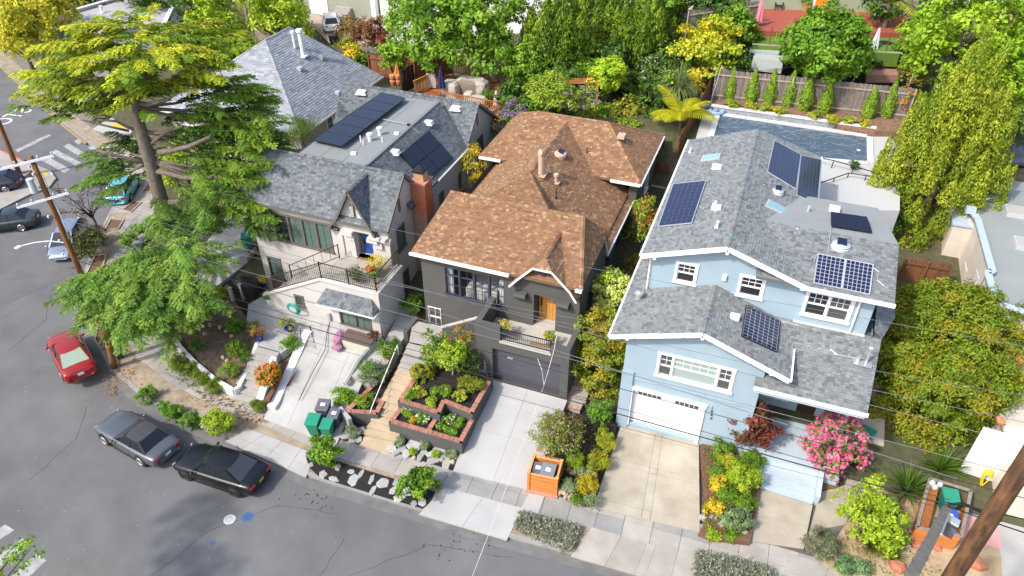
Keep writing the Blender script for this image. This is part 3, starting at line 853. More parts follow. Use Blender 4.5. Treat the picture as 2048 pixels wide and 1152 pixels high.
roof(bh,PL,PAL_GREY); roof(bh,PRr,PAL_GREY); ridge_caps(bh,(rx,25.98,rz_),(rx,29.8,rz_),PAL_GREY)
roof(bh,[(-4.9,29.85,ez),(-3.9,29.85,ez+.34),(-3.9,42,ez+.34),(-4.9,42,ez)],PAL_GREY)
board(bh,(-4.95,25.98,ez-.02),(rx,25.98,rz_-.02),.24,.06,WHITE,dz=-.07); board(bh,(rx,25.98,rz_-.02),(3.22,25.98,6.29),.24,.06,WHITE,dz=-.07)
board(bh,(-4.96,26,ez),(-4.96,42,ez),.12,.1,GUT,'gutter',-.05); board(bh,(3.26,26,6.3),(3.26,28.2,6.3),.12,.1,GUT,'gutter',-.05)
for x,z in((-4.1,6.45),(rx,7.5),(2.4,6.4)):
 mb=MB(); mb.boxb(x-.07,x+.07,26.0,26.5,z-.1,z+.06); mb.boxb(x-.06,x+.06,26.28,26.5,z-.3,z-.1); mb.build('bracket',WHITE,bh)
def pz(y):return 5.42+(y-26.05)*.345
PP=[(1.85,26.05,pz(26.05)),(6.62,26.05,pz(26.05)),(6.9,29.8,pz(29.8)),(1.85,29.8,pz(29.8))]
roof(bh,PP,PAL_GREY)
roof(bh,[(6.9,29.8,pz(29.8)),(7.65,32.2,pz(29.8)-.35),(7.5,33.6,pz(29.8)),(6.1,33.6,pz(29.8)+.2),(6.1,29.8,pz(29.8))],PAL_GREY)
BX(bh,'gutter',GUT,1.85,6.68,25.97,26.07,5.26,5.43)
BX(bh,'porch_beam',BLUED,1.9,6.6,26.1,26.25,5.02,5.28)
wall(bh,(-3.92,29.8,0),XP,FN,10.07,6,8.85,BLUE,[(1.24,2.08,7.6,8.62,.08),(4.24,5.2,7.57,8.6,.08),(7.27,9.12,7.25,8.5,.08)])
gable(bh,[(-3.92,29.8,8.85),(3.5,29.8,8.85),(3.2,29.8,8.98),(-.57,29.8,10.2),(-3.92,29.8,9.06)],FN,BLUE)
wall(bh,(6.15,29.8,0),YP,XP,7.3,6,9.0,BLUE); wall(bh,(-3.92,42,0),-YP,-XP,12.2,6,9.05,BLUE); wall(bh,(2.9,37.1,0),YP,XP,5.2,4,9.0,BLUE)
wall(bh,(6.15,37.1,0),-XP,YP,3.25,4,9.2,BLUE)
window(bh,(-3.92,29.8,0),XP,FN,1.24,7.6,.84,1.02,[(1,1,[(.5,1,1),(.5,3,2)],GL_DARK)],WHITE,.12,.05)
window(bh,(-3.92,29.8,0),XP,FN,4.24,7.57,.96,1.03,[(1,1,[(.5,1,1),(.5,3,2)],GL_DARK)],WHITE,.12,.05)
window(bh,(-3.92,29.8,0),XP,FN,7.27,7.25,1.85,1.25,[(1,1,[(.5,1,1),(.5,3,2)],GL_DARK),(1,1,[(.5,1,1),(.5,3,2)],GL_MID)],WHITE,.13,.05)
mb=MB(); mb.boxb(-.56,-.36,29.7,29.8,8.2,8.52); mb.boxb(-.54,-.38,29.66,29.7,8.22,8.5); mb.build('wall_vent',WHITE,bh)
BX(bh,'base_trim',mat('aged_trim',(.6,.56,.47),.8,.2,3),3.0,6.2,29.70,29.8,6.62,6.74)
ue,ur,ux=9.0,10.35,-.57
UL=[(-4.42,29.3,ue),(ux,29.3,ur),(ux,42.5,ur),(-4.42,42.5,ue)]
UR=[(ux,29.3,ur),(3.2,29.3,9.04),(3.2,42.9,9.04),(ux,42.5,ur)]
roof(bh,UL,PAL_GREY); roof(bh,UR,PAL_GREY); ridge_caps(bh,(ux,29.28,ur),(ux,42.5,ur),PAL_GREY)
UW=[(.9,29.3,9.1),(6.75,29.3,9.1),(6.82,33.0,9.9),(.6,33.0,9.9)]
roof(bh,UW,PAL_GREY)
UB=[(.6,33.0,9.9),(6.82,33.0,9.9),(6.15,37.3,9.32),(1.2,37.3,9.32)]
SL(bh,'roof',mat('roll_roofing',(.27,.285,.28),.9,.06,1.5,.2,80),UB,(0,0,-.14))
board(bh,(-4.46,29.28,ue-.02),(ux,29.28,ur-.02),.24,.06,WHITE,dz=-.08); board(bh,(ux,29.28,ur-.02),(3.12,29.28,9.06),.24,.06,WHITE,dz=-.08)
BX(bh,'gutter',GUT,3.05,6.8,29.2,29.32,8.93,9.1)
board(bh,(-4.48,29.3,ue),(-4.48,42.5,ue),.12,.1,GUT,'gutter',-.05); board(bh,(3.26,37.4,9.04),(3.26,42.9,9.04),.12,.1,GUT,'gutter',-.05)
for x,z in((-3.8,8.95),(ux,10.02),(2.95,8.92)):
 mb=MB(); mb.boxb(x-.07,x+.07,29.3,29.8,z-.1,z+.06); mb.boxb(x-.06,x+.06,29.58,29.8,z-.3,z-.1); mb.build('bracket',WHITE,bh)
downspout(bh,[(5.55,29.28,8.95),(5.5,29.7,8.75),(5.5,29.7,6.75)],GUT,.055); downspout(bh,[(-4.35,29.35,8.9),(-4.02,29.72,8.6),(-4.02,29.72,6.75)],GUT)
def onp(poly):
 n=plane_n(poly); return lambda px,py:gpl(px,py,poly[0],n)
fUL,fUR,fUW,fUB,fPL,fPR,fPP=map(onp,(UL,UR,UW,UB,PL,PRr,PP))
solar(bh,[fUL(1317,456),fUL(1384,449),fUL(1413,364),fUL(1347,371)],6,12,SP_ALU,SP_CELL,SP_BACK2,gap=.008)
solar(bh,[fUR(1533,346),fUR(1590,381),fUR(1600,312),fUR(1547,283)],8,12,SP_ALU,SP_CELL,SP_BACK2,gap=.007)
solar(bh,[fUR(1591,393),fUR(1633,410),fUR(1641,322),fUR(1600,313)],6,12,SP_ALU,SP_CELL,SP_BACK2,gap=.007)
solar(bh,[fUW(1626,568),fUW(1682,580),fUW(1690,521),fUW(1635,510)],6,8,SP_ALU,SP_CELL,SP_BACK,gap=.012)
solar(bh,[fUW(1683,580),fUW(1738,592),fUW(1746,532),fUW(1691,521)],6,8,SP_ALU,SP_CELL,SP_BACK,gap=.012)
solar(bh,[fPR(1481,674),fPR(1551,706),fPR(1558,644),fPR(1491,613)],7,10,SP_BLACK,SP_CELL,SP_BACK,gap=.011)
b4=[fUB(1662,455),fUB(1742,468),fUB(1729,446),fUB(1659,436)]; b4[2].z+=.25; b4[3].z+=.25
solar(bh,b4,12,4,SP_BLACK,SP_CELLK,SP_BLACK,gap=.006)
def skylight(root,c,m,fm,lift=.1):
 n=plane_n(c); o=SL(root,'skylight',fm,[Vector(p)+n*lift for p in c],-n*(lift+.02))
 cc=sum((Vector(p)for p in c),Vector())/4; m2=MB(); m2.slab([cc+(Vector(p)-cc)*.86+n*(lift+.012)for p in c],-n*.01); m2.build('pane',m,o)
SKYG=glassmat('skylight_glass',(.25,.42,.42),0,.1); ALU=mat('aluminium',(.6,.62,.63),.4,.05,4,metal=.4)
skylight(bh,[fUL(1401,324),fUL(1439,319),fUL(1443,309),fUL(1407,313)],SKYG,ALU)
skylight(bh,[fUR(1529,413),fUR(1570,432),fUR(1572,419),fUR(1535,401)],SKYG,ALU)
for f_,px,py,r,tilt in((fUR,1555,386,.3,0),(fUW,1681,494,.42,0)):
 p=f_(px,py); mb=MB(); mb.lathe(p,[(r*1.05,-.05),(r*1.05,.05),(r*.9,.1),(r*1.0,.16),(r*.5,.26),(.05,.28)],16); o=mb.build('roof_fan',ALU,bh)
 m2=MB(); m2.slab([p+Vector((a*r*.5,b*r*.5,.33+b*.05))for a,b in((-1,-1),(1,-1),(1,1),(-1,1))],(0,0,-.03)); m2.build('fan_panel',SP_CELL,o)
def vent(root,p,r,h,m,cap=True,name='vent_pipe'):
 p=Vector(p); mb=MB(); mb.box(p+Z*.02,(r*4.5,r*5,.04)); mb.cyl(p-Z*.05,r,h+.05,8)
 if cap:mb.cyl(p+Z*h,r*1.5,r*1.0,8)
 return mb.build(name,m,root)
for f_,px,py,r,h in((fUR,1590,475,.045,.5),(fUR,1602,478,.045,.45),(fUR,1612,437,.06,.75),(fUL,1430,412,.05,.22),(fUL,1434,455,.05,.3),(fUL,1428,338,.05,.2),(fUL,1380,305,.04,.25)):
 vent(bh,f_(px,py),r,h,ALU if px>1600 else WHITE,px<1600)
for f_,px,py,sz in((fUL,1433,337,.5),(fUL,1432,418,.45),(fPR,1469,637,.42),(fUB,1668,421,.5)):
 p=f_(px,py); mb=MB(); mb.box(p+Z*.1,(sz,sz*.8,.2)); mb.build('roof_vent',WHITE,bh)
p=fPL(1277,598); mb=MB(); mb.lathe(p,[(.16,0),(.16,.3),(.22,.3),(.22,.42),(.05,.5)],12); mb.build('round_vent',STEEL,bh)
mb=MB()
mb.tube([fUW(1742,535)+Z*.05,fUW(1757,545)+Z*.05,fUW(1754,562)+Z*.05,fUW(1768,574)+Z*.05],.02,5)
mb.tube([fUW(1628,525)+Z*.05,fUW(1633,511)+Z*.05,fUW(1655,508)+Z*.05,fUW(1660,470)+Z*.05,fUB(1662,452)+Z*.1],.02,5)
mb.tube([gy(1556,640,29.6),gy(1668,668,29.6),gy(1728,680,29.6),gy(1730,672,29.6)],.02,5)
mb.tube([gy(1664,667,29.6),fPP(1660,700)+Z*.05,fPP(1672,710)+Z*.05,fPP(1722,720)+Z*.05],.02,5)
mb.build('conduit',STEEL,bh)
p=fPP(1724,726); mb=MB(); mb.box(p+Z*.03,(.8,.5,.06)); mb.cyl(p+Vector((.15,0,0)),.05,.9,8); mb.ell(p+Vector((.15,0,.95)),(.14,.14,.1)); mb.cyl(p+Vector((-.2,0,0)),.09,.3,8); mb.build('service_mast',STEEL,bh)
CHAR=mat('charcoal_stucco',(.095,.093,.088),.92,.05,1.4,.35,90)
CHART=mat('navy_trim',(.05,.055,.085),.5,.05,3)
PORCHF=mat('porch_floor_paint',(.46,.43,.38),.8,.06,2)
dh=thing('charcoal_house','charcoal stucco house with brown shingle roof and wooden front door','house',(-11.5,34,1))
X0,X1,YF=-16.2,-7.15,28.9
wall(dh,(X0,YF,0),XP,FN,X1-X0,-.2,6.8,CHAR,[(1.4,4.85,4.12,5.93,.12),(.22,.97,1.47,2.88,.12),(6.53,7.75,3.3,5.45,.8)])
wall(dh,(X0,46,0),-YP,-XP,17.1,-.2,6.9,CHAR); wall(dh,(X1,YF,0),YP,XP,5.2,-.2,6.8,CHAR,[(1.5,2.4,3.9,5.2,.1)])
wall(dh,(-7.35,34.1,0),YP,XP,6,-.2,6.0,CHAR,[(1.0,1.8,3.6,5.0,.1),(3.5,4.4,3.4,5.0,.1)]); wall(dh,(-7.3,39.8,0),XP,FN,.5,-.2,7,CHAR); wall(dh,(-6.85,39.8,0),YP,XP,6.3,-.2,7.1,CHAR,[(3.0,4.0,4.6,5.9,.1)])
wall(dh,(-16.8,46.1,0),-YP,-XP,6.3,-.2,7.1,CHAR); wall(dh,(-16.8,39.8,0),XP,FN,1.2,-.2,7.1,CHAR); wall(dh,(-6.85,46.1,0),-XP,YP,9.95,-.2,7.1,CHAR)
for yy,a,z,w_,h in((34.1,1.0,3.6,.8,1.4),(34.1,3.5,3.4,.9,1.6)):window(dh,(-7.35,yy,0),YP,XP,a,z,w_,h,[(1,1,2,GL_DARK)],CHART,.05,.06)
window(dh,(-6.85,39.8,0),YP,XP,3.0,4.6,1.0,1.3,[(1,1,2,GL_MID)],WHITE,.06,.06); window(dh,(X1,YF,0),YP,XP,1.5,3.9,.9,1.3,[(1,1,2,GL_MID)],CHART,.05,.06)
room=MB(); room.boxb(-15.2,-11.0,29.1,31.6,3.5,3.55,0); room.boxb(-15.2,-11.0,31.6,31.65,3.5,6.6,1); room.boxb(-15.25,-15.2,29.1,31.6,3.5,6.6,1); room.boxb(-11.0,-10.95,29.1,31.6,3.5,6.6,1)
room.build('bedroom',[mat('room_floor',(.20,.12,.06),.7,.1),mat('room_wall',(.22,.13,.06),.8,.1)],dh)
ww=window(dh,(X0,YF,0),XP,FN,1.4,4.12,3.45,1.81,[(1,2,[(.72,2,2),(.28,2,1)],GL_SEE)]*4,CHART,.0,.06,sillx=.12,mullion=.1)
CURT=mat('white_curtain',(.85,.85,.84),.9,.04,6)
for x0 in(-14.78,-11.68):
 mb=MB()
 for i in range(5):mb.cyl((x0+i*.075,29.2,3.7),.05,2.2,6)
 mb.build('curtain',CURT,ww)
LIN=mat('white_linen',(.72,.71,.68),.9,.06,3)
mb=MB(); mb.boxb(-13.9,-12.0,29.5,31.4,3.6,4.35); mb.build('bed',LIN,ww,bevel=.08)
mb=MB()
for x in(-13.6,-13.0,-12.4):mb.ell((x,31.2,4.75),(.32,.16,.3),8,6)
mb.build('pillow',LIN,ww,smooth=True)
BX(ww,'headboard',mat('headboard',(.5,.48,.44),.8,.05),-14.0,-11.9,31.42,31.55,3.6,5.2)
lw=window(dh,(X0,YF,0),XP,FN,.22,1.47,.75,1.41,[(1,2,[(.5,2,1),(.5,2,1)],GL_MID)],WHITE,.02,.05,sill=False)
BX(lw,'sill',CHART,X0+.12,X0+1.07,28.8,28.95,1.38,1.47)
dr=MB(); dr.boxb(-9.62,-8.45,29.66,29.74,3.32,5.42); dro=dr.build('front_door',mat('orange_wood',(.58,.27,.055),.5,.15,3,stretch=(14,14,.8)),dh)
mb=MB()
for i in range(1,6):mb.boxb(-9.62+i*.195,-9.61+i*.195,29.652,29.665,3.32,5.42)
mb.build('door_groove',mat('groove_brown',(.20,.09,.02),.8,0),dro)
mb=MB(); mb.boxb(-9.52,-9.45,29.60,29.66,4.2,4.62); mb.ell((-9.48,29.6,4.72),(.05,.04,.05)); mb.build('handle',BLACKM,dro)
BX(dh,'door_step',PORCHF,-9.67,-8.45,28.85,29.7,3.2,3.36)
mb=MB(); mb.fbox((0,YF,0),XP,FN,-8.80,-8.45,5.3,5.45,-.3,.0); mb.fbox((0,YF,0),XP,FN,-8.62,-8.45,5.15,5.3,-.3,.0); mb.build('corbel',CHAR,dh)
for x in(-10.35,-8.0):
 mb=MB(); mb.fbox((0,YF,0),XP,FN,x-.32,x+.32,5.28,5.5,0,.34); mb.tube([(x-.32,YF-.30,5.36),(x+.32,YF-.30,5.36)],.13,8); mb.tube([(x-.32,YF-.14,5.17),(x+.32,YF-.14,5.17)],.14,8); mb.build('corbel',CHAR,dh)
PO=MB()
wall(dh,(-12.1,26.6,0),XP,FN,5.15,-.2,3.72,CHAR,[(.95,4.72,.7,3.15,.4)]); wall(dh,(-6.95,26.6,0),YP,XP,2.3,-.2,4.3,CHAR); wall(dh,(-12.1,28.9,0),-YP,-XP,2.3,-.2,4.65,CHAR)
BX(dh,'balcony_floor',PORCHF,-11.9,-7.1,26.8,28.9,3.1,3.3)
mb=MB(); mb.boxb(-12.12,-10.68,26.58,26.85,3.7,4.68); mb.boxb(-12.12,-11.8,26.85,28.88,3.2,4.68); mb.boxb(-7.95,-6.93,26.58,26.85,3.7,4.3); mb.boxb(-7.2,-6.93,26.85,28.88,3.2,4.3); mb.boxb(-10.68,-7.95,26.62,26.8,3.3,3.71); mb.build('parapet',CHAR,dh)
BX(dh,'balcony_sill',PORCHF,-10.72,-7.9,26.5,26.9,3.72,3.79)
def railing(root,a,b,h,m,step=.11,post=True,name='railing'):
 a,b=Vector(a),Vector(b); mb=MB(); L=(Vector((b.x,b.y,0))-Vector((a.x,a.y,0))).length; n=max(1,int(L/step))
 mb.bar(a+Z*h,b+Z*h,.05,.04); mb.bar(a+Z*.09,b+Z*.09,.035)
 o=mb.build(name,m,root)
 for i in range(1,n):
  p=a.lerp(b,i/n); q=MB(); q.bar(p+Z*.09,p+Z*h,.018); q.build('baluster',m,o)
 for p in((a,b)if post else()):
  q=MB(); q.bar(p-Z*.05,p+Z*(h+.06),.055); q.build('post',m,o)
 return o
railing(dh,(-10.66,26.68,3.79),(-7.97,26.68,3.79),.75,BLACKM)
gdm=mat('garage_slate',(.085,.085,.105),.55,.05,2)
gd=MB(); gd.boxb(-11.15,-7.38,26.94,27.0,.7,3.15); gdo=gd.build('garage_door',gdm,dh)
for j in range(5):
 BX(gdo,'door_panel',gdm,-11.14,-7.39,26.90,26.945,.74+j*.485,.74+j*.485+.465)
BX(gdo,'handle',WHITE,-10.4,-10.1,26.86,26.9,2.45,2.5)
for px,py,ch in((969,721,'1'),(969.5,727,'0'),(970,732.5,'6'),(970.5,738,'0')):
 text_obj('number_digit',ch,.21,WHITE,dh,gy(px,py,26.56),XP,Z,.012)
SL(dh,'stair_wall',CHAR,[(-14.6,27.7,0),(-12.1,27.7,0),(-12.1,27.7,4.1),(-14.6,27.7,2.6)],(0,.16,0))
BR(dh,'stair_coping',PORCHF,(-14.7,27.78,2.58),(-12.1,27.78,4.13),.2,.07)
for i in range(8):
 mb=MB(); x=-14.5+i*.3; mb.boxb(x,-12.0,27.9,28.88,1.0,1.95+i*.17); mb.build('stair_tread',PORCHF,dh)
ez=6.75
fr=[(-16.55,28.5,ez),(-7.1,28.5,ez),(-8.25,32.55,8.42),(-15.95,32.55,8.42)]
roof(dh,fr,PAL_TAN); fFR=onp(fr)
roof(dh,[(-7.1,28.5,ez),(-7.1,34.15,ez),(-8.25,32.55,8.42)],PAL_TAN)
roof(dh,[(-16.55,28.5,ez),(-15.95,32.55,8.42),(-16.55,36,ez)],PAL_TAN)
rzm=8.9; A1=Vector((-12.25,35.3,rzm)); A2=Vector((-12.28,42.6,rzm)); hl=Vector((-13.75,32.55,8.42)); hr=Vector((-10.2,32.55,8.42))
roof(dh,[hl,hr,A1],PAL_TAN)
MR=[hr,(-8.25,32.55,7.2),(-7.0,34.1,5.62),(-7.0,40.2,5.62),A2,A1]
def mrz(x):return rzm-(x+12.25)*.62
MR=[(-10.2,32.55,mrz(-10.2)),(-7.0,33.6,mrz(-7.0)),(-7.0,40.3,mrz(-7.0)),(A2.x,43,rzm),(A1.x,A1.y-.0,rzm)]
roof(dh,MR,PAL_TAN); fMR=onp(MR)
ML=[(-13.75,32.55,rzm-1.5*.62),A1,(A2.x,43,rzm),(-16.3,41.0,rzm-4.05*.62),(-16.3,33.2,rzm-4.05*.62)]
roof(dh,ML,PAL_TAN)
for a,b in((A1,A2),(hl,A1),(hr,A1),((-15.95,32.55,8.42),(-8.25,32.55,8.42)),((-8.25,32.55,8.42),(-7.1,28.5,ez))):ridge_caps(dh,a,b,PAL_TAN)
re_,rr=7.15,9.15
RF=[(-17.1,39.35,re_),(-6.55,39.35,re_),(-9.6,42.9,rr),(-14.35,42.9,rr)]; RRt=[(-6.55,39.35,re_),(-6.55,46.5,re_),(-9.6,42.9,rr)]
roof(dh,RF,PAL_TAN); roof(dh,RRt,PAL_TAN); roof(dh,[(-17.1,46.5,re_),(-17.1,39.35,re_),(-14.35,42.9,rr)],PAL_TAN); roof(dh,[(-6.55,46.5,re_),(-17.1,46.5,re_),(-14.35,42.9,rr),(-9.6,42.9,rr)],PAL_TAN)
for a,b in(((-14.35,42.9,rr),(-9.6,42.9,rr)),((-9.6,42.9,rr),(-6.55,39.35,re_)),((-9.6,42.9,rr),(-6.55,46.5,re_)),((-14.35,42.9,rr),(-17.1,39.35,re_))):ridge_caps(dh,a,b,PAL_TAN)
fRF=onp(RF)
def zfr(y):return ez+(y-28.5)*(8.42-ez)/4.05
gpk=7.95; gxm=-9.12
gl,glt,grt,gr=Vector((-10.9,28.45,6.02)),Vector((-9.62,28.45,7.5)),Vector((-8.62,28.45,7.5)),Vector((-7.25,28.45,5.95)); gb=Vector((gxm,31.4,gpk)); gf=Vector((gxm,28.95,gpk))
gr2,gl2=Vector((-7.62,28.45,6.52)),Vector((-10.45,28.45,6.57))
roof(dh,[grt,gf,glt],PAL_TAN)
roof(dh,[gr2,(gr2.x,31.4,gr2.z),gb,gf,grt],PAL_TAN); roof(dh,[gr,(gr.x,29.3,gr.z),(gr2.x,29.3,gr2.z),gr2],PAL_TAN)
roof(dh,[gl2,glt,gf,gb,(gl2.x,31.4,gl2.z)],PAL_TAN); roof(dh,[gl,gl2,(gl2.x,29.3,gl2.z),(gl.x,29.3,gl.z)],PAL_TAN)
ridge_caps(dh,gf,gb,PAL_TAN)
gable(dh,[(-10.75,28.86,5.6),(-7.2,28.86,5.6),(-7.4,28.86,5.98),(-8.66,28.86,7.4),(-9.58,28.86,7.4),(-10.75,28.86,6.05)],FN,CHAR,.05)
for a,b in((gl,gl2),(gl2,glt),(glt,grt),(grt,gr2),(gr2,gr)):board(dh,a-YP*.03,b-YP*.03,.1,.05,WHITE,'bargeboard',-.06)
vo=BX(dh,'louvre_vent',CHAR,-9.28,-8.98,28.78,28.84,6.35,7.05)
for i in range(7):
 mb=MB(); mb.fbox((0,28.8,0),XP,FN,-9.26,-9.0,6.4+i*.09,6.44+i*.09,.02,.08); mb.build('slat',CHART,vo)
BX(dh,'gutter',GUT,-16.6,-10.9,28.36,28.5,ez-.16,ez-.01); BX(dh,'gutter',GUT,-7.35,-7.0,28.36,28.5,ez-.16,ez-.01)
board(dh,(-6.95,33.6,mrz(-6.95)),(-6.95,40.3,mrz(-6.95)),.13,.1,GUT,'gutter',-.06); BR(dh,'gutter',STEEL,(-7.1,33.4,6.6),(-6.95,33.6,mrz(-7)-.1),.08)
BX(dh,'gutter',GUT,-8.4,-6.55,39.22,39.35,re_-.16,re_-.01); BX(dh,'gutter',GUT,-17.1,-15.6,39.22,39.35,re_-.16,re_-.01)
board(dh,(-6.5,39.3,re_),(-6.5,46.5,re_),.13,.1,GUT,'gutter',-.07)
TANM=mat('tan_metal',(.55,.37,.27),.6,.06,3)
p=fMR(1082,350); mb=MB(); mb.box(p+Z*.02,(.6,.6,.06)); mb.tube([p,p+Z*1.35,p+Z*1.5+XP*.08+YP*-.1,p+Z*1.55+YP*-.25],.17,12); mb.build('flue',TANM,dh)
p=fMR(1112,365); mb=MB(); mb.box(p+Z*.02,(.45,.45,.05)); mb.cyl(p,.1,.45,10); mb.lathe(p+Z*.42,[(.16,0),(.16,.14),(.05,.18)],10); mb.build('roof_vent',TANM,dh)
p=fMR(1120,312); mb=MB(); mb.lathe(p,[(.36,-.1),(.36,.08),(.42,.1),(.40,.2),(.2,.3),(.05,.32)],14); o=mb.build('roof_fan',TANM,dh)
SL(o,'fan_panel',SP_CELL,[p+Vector((a*.16+.08,b*.24,.36-a*.06))for a,b in((-1,-1),(1,-1),(1,1),(-1,1))],(0,0,-.03))
for px,py,h in((1112,397,.62),(1173,312,.55)):vent(dh,fMR(px,py),.035,h,BLACKM,False)
p=fRF(1243,275); mb=MB(); mb.box(p+Z*.1,(.45,.55,.2)); mb.build('roof_vent',TANM,dh)
downspout(dh,[(-7.1,28.4,6.6),(-7.12,28.82,6.3),(-7.12,28.82,3.4)],BLACKM)
BEI=mat('beige_stucco',(.55,.515,.48),.9,.05,1.0,.25,90)
TRIM=mat('olive_grey_trim',(.14,.13,.11),.6,.05,3)
COP=mat('coping_paint',(.62,.59,.55),.85,.04,2)
eh=thing('beige_house','pale beige stucco house with blue front door and slate grey shingle roofs','house',(-23.5,36,1))
BX0,BX1,BY=-28.4,-18.9,30.2
wall(eh,(BX0,BY,0),XP,FN,9.5,-.2,6.75,BEI,[(1.75,5.55,4.15,6.0,.1),(.55,1.4,1.1,2.55,.1),(7.2,8.4,4.2,6.0,.6)])
wall(eh,(BX1,BY,0),YP,XP,16,-.2,6.6,BEI,[(.95,1.8,4.5,5.95,.1),(.95,1.75,1.25,2.75,.1),(6.6,7.4,3.0,5.3,.1),(9.6,10.2,3.3,5.2,.1),(13.0,13.9,4.6,6.2,.1)])
wall(eh,(BX0,46.2,0),-YP,-XP,16,-.2,6.7,BEI)
gable(eh,[(BX1,BY,6.6),(BX1,34.6,6.6),(BX1,32.3,8.95)],XP,BEI); gable(eh,[(BX1,41.1,6.6),(BX1,46.2,6.6),(BX1,43.1,8.85)],XP,BEI)
window(eh,(BX0,BY,0),XP,FN,1.75,4.15,3.8,1.85,[(1,2,4,GL_DARK),(1,2,4,GL_GREEN),(1,2,4,GL_GREEN),(1,2,4,GL_GREEN)],TRIM,.1,.05,mullion=.16)
window(eh,(BX0,BY,0),XP,FN,.55,1.1,.85,1.45,[(1,2,4,GL_GREEN)],TRIM,.08,.05)
for a,z,w_,h,gm in((.95,4.5,.85,1.45,GL_GREEN),(.95,1.25,.8,1.5,GL_GREEN),(13.0,4.6,.9,1.6,GL_GREEN)):
 window(eh,(BX1,BY,0),YP,XP,a,z,w_,h,[(1,1,[(.5,1,1),(.5,1,1)],gm)],TRIM,.07,.06)
for a,z,h in((6.6,3.0,2.3),(9.6,3.3,1.9)):
 mb=MB(); mb.fbox((BX1,BY,0),YP,XP,a,a+.75,z,z+h,-.08,-.02); mb.build('side_door',TRIM,eh)
for y,z in((31.75,7.3),(43.3,7.7)):
 mb=MB(); mb.fbox((BX1,y,0),YP,XP,-.13,.13,z-.4,z+.4,0,.03); vo=mb.build('louvre_vent',TRIM,eh)
d_=BX(eh,'front_door',mat('blue_door',(.025,.08,.30),.45,.05),-20.95,-20.05,30.7,30.78,4.2,6.0)
BX(d_,'door_jamb',TRIM,-21.1,-20.96,30.66,30.8,4.2,6.0); BX(d_,'handle',BLACKM,-20.86,-20.81,30.64,30.7,4.9,5.2)
BX(eh,'doormat',mat('doormat',(.22,.14,.06),.95,.3,8),-21.15,-20.05,30.05,30.6,4.15,4.2)
for x0,x1,z0,z1,d in((-21.9,-21.15,5.75,6.0,.3),(-21.6,-21.15,5.35,5.75,.12),(-20.2,-19.5,5.6,5.8,.3),(-19.9,-19.3,5.2,5.6,.16),(-20.1,-18.95,5.85,6.0,.34)):
 BX(eh,'corbel',BEI,x0,x1,BY-d,BY+.02,z0,z1)
np_=BX(eh,'number_plate',BLACKM,-22.62,-22.12,BY-.06,BY,5.78,6.02)
text_obj('number_digits','1048',.17,WHITE,np_,Vector((-22.37,BY-.07,5.9)),XP,Z,.006)
gp,gL,gR=Vector((-20.95,29.85,8.85)),Vector((-22.75,29.85,6.0)),Vector((-19.5,29.85,6.05))
gL2,gR2=Vector((-22.0,29.85,6.85)),Vector((-19.95,29.85,6.95))
gback=Vector((-20.95,32.1,8.85))
gable(eh,[(-22.2,30.16,6.0),(-19.6,30.16,6.0),(-19.98,30.16,6.85),(-20.95,30.16,8.7),(-21.98,30.16,6.75)],FN,BEI,.03)
roof(eh,[gL,gL2,(gL2.x,32.2,gL2.z),(gL.x,30.4,gL.z)],PAL_SLATE); roof(eh,[gL2,gp,gback,(gL2.x,32.2,gL2.z)],PAL_SLATE)
roof(eh,[gR,gR2,(gR2.x,32.2,gR2.z),(gR.x,30.4,gR.z)],PAL_SLATE); roof(eh,[gR2,gp,gback,(gR2.x,32.2,gR2.z)],PAL_SLATE); ridge_caps(eh,gp,gback,PAL_SLATE)
for a,b in((gL,gL2),(gL2,gp),(gp,gR2),(gR2,gR)):board(eh,a-YP*.03,b-YP*.03,.14,.06,TRIM,'bargeboard',-.06)
vo=BX(eh,'louvre_vent',TRIM,-21.12,-20.85,30.05,30.12,7.05,7.8)
for i in range(7):
 BX(vo,'slat',BEI,-21.1,-20.87,30.03,30.06,7.09+i*.1,7.14+i*.1)
BX(eh,'gutter',GUT,-19.75,-19.3,29.78,29.95,5.98,6.1)
FRP=[(-28.9,29.9,6.7),(-18.7,29.9,6.7),(-18.7,32.3,9.1),(-28.9,32.3,9.1)]
roof(eh,FRP,PAL_SLATE); roof(eh,[(-18.7,32.3,9.1),(-18.7,34.7,6.7),(-21.3,34.7,6.9),(-21.3,32.3,9.1)],PAL_SLATE)
ridge_caps(eh,(-28.9,32.3,9.1),(-18.7,32.3,9.1),PAL_SLATE)
board(eh,(-28.9,29.87,6.7),(-18.7,29.87,6.7),.14,.07,TRIM,'fascia',-.08); board(eh,(-18.68,29.9,6.7),(-18.68,32.3,9.1),.16,.06,TRIM,'bargeboard',-.07); board(eh,(-18.68,34.7,6.7),(-18.68,32.3,9.1),.16,.06,TRIM,'bargeboard',-.07)
FLAT=[(-25.8,32.4,8.97),(-21.3,32.4,8.97),(-21.2,42.4,8.97),(-25.8,42.2,8.97)]
SL(eh,'flat_roof',mat('grey_membrane',(.235,.25,.245),.9,.08,.8,.15,60),FLAT,(0,0,-.2))
mb=MB()
for x in(-22.9,-24.4):mb.boxb(x,x+.05,32.5,42.0,8.96,8.98)
mb.boxb(-21.42,-21.22,32.5,42.4,8.95,9.0); stuff(mb.build('roof_seam',mat('seam_grey',(.19,.20,.20),.9,.05),eh))
RSL=[(-21.3,32.7,8.95),(-18.65,33.5,6.75),(-18.65,41.1,6.75),(-21.2,42.4,8.95)]
roof(eh,[(-21.3,32.6,8.95),(-18.6,32.6,6.7),(-18.6,41.1,6.7),(-21.3,42.5,8.95)],PAL_SLATE); fRS=onp([(-21.3,32.6,8.95),(-18.6,32.6,6.7),(-18.6,41.1,6.7)])
roof(eh,[(-25.8,32.4,8.95),(-29.0,32.4,6.6),(-29.0,42.4,6.6),(-25.8,42.4,8.95)],PAL_SLATE)
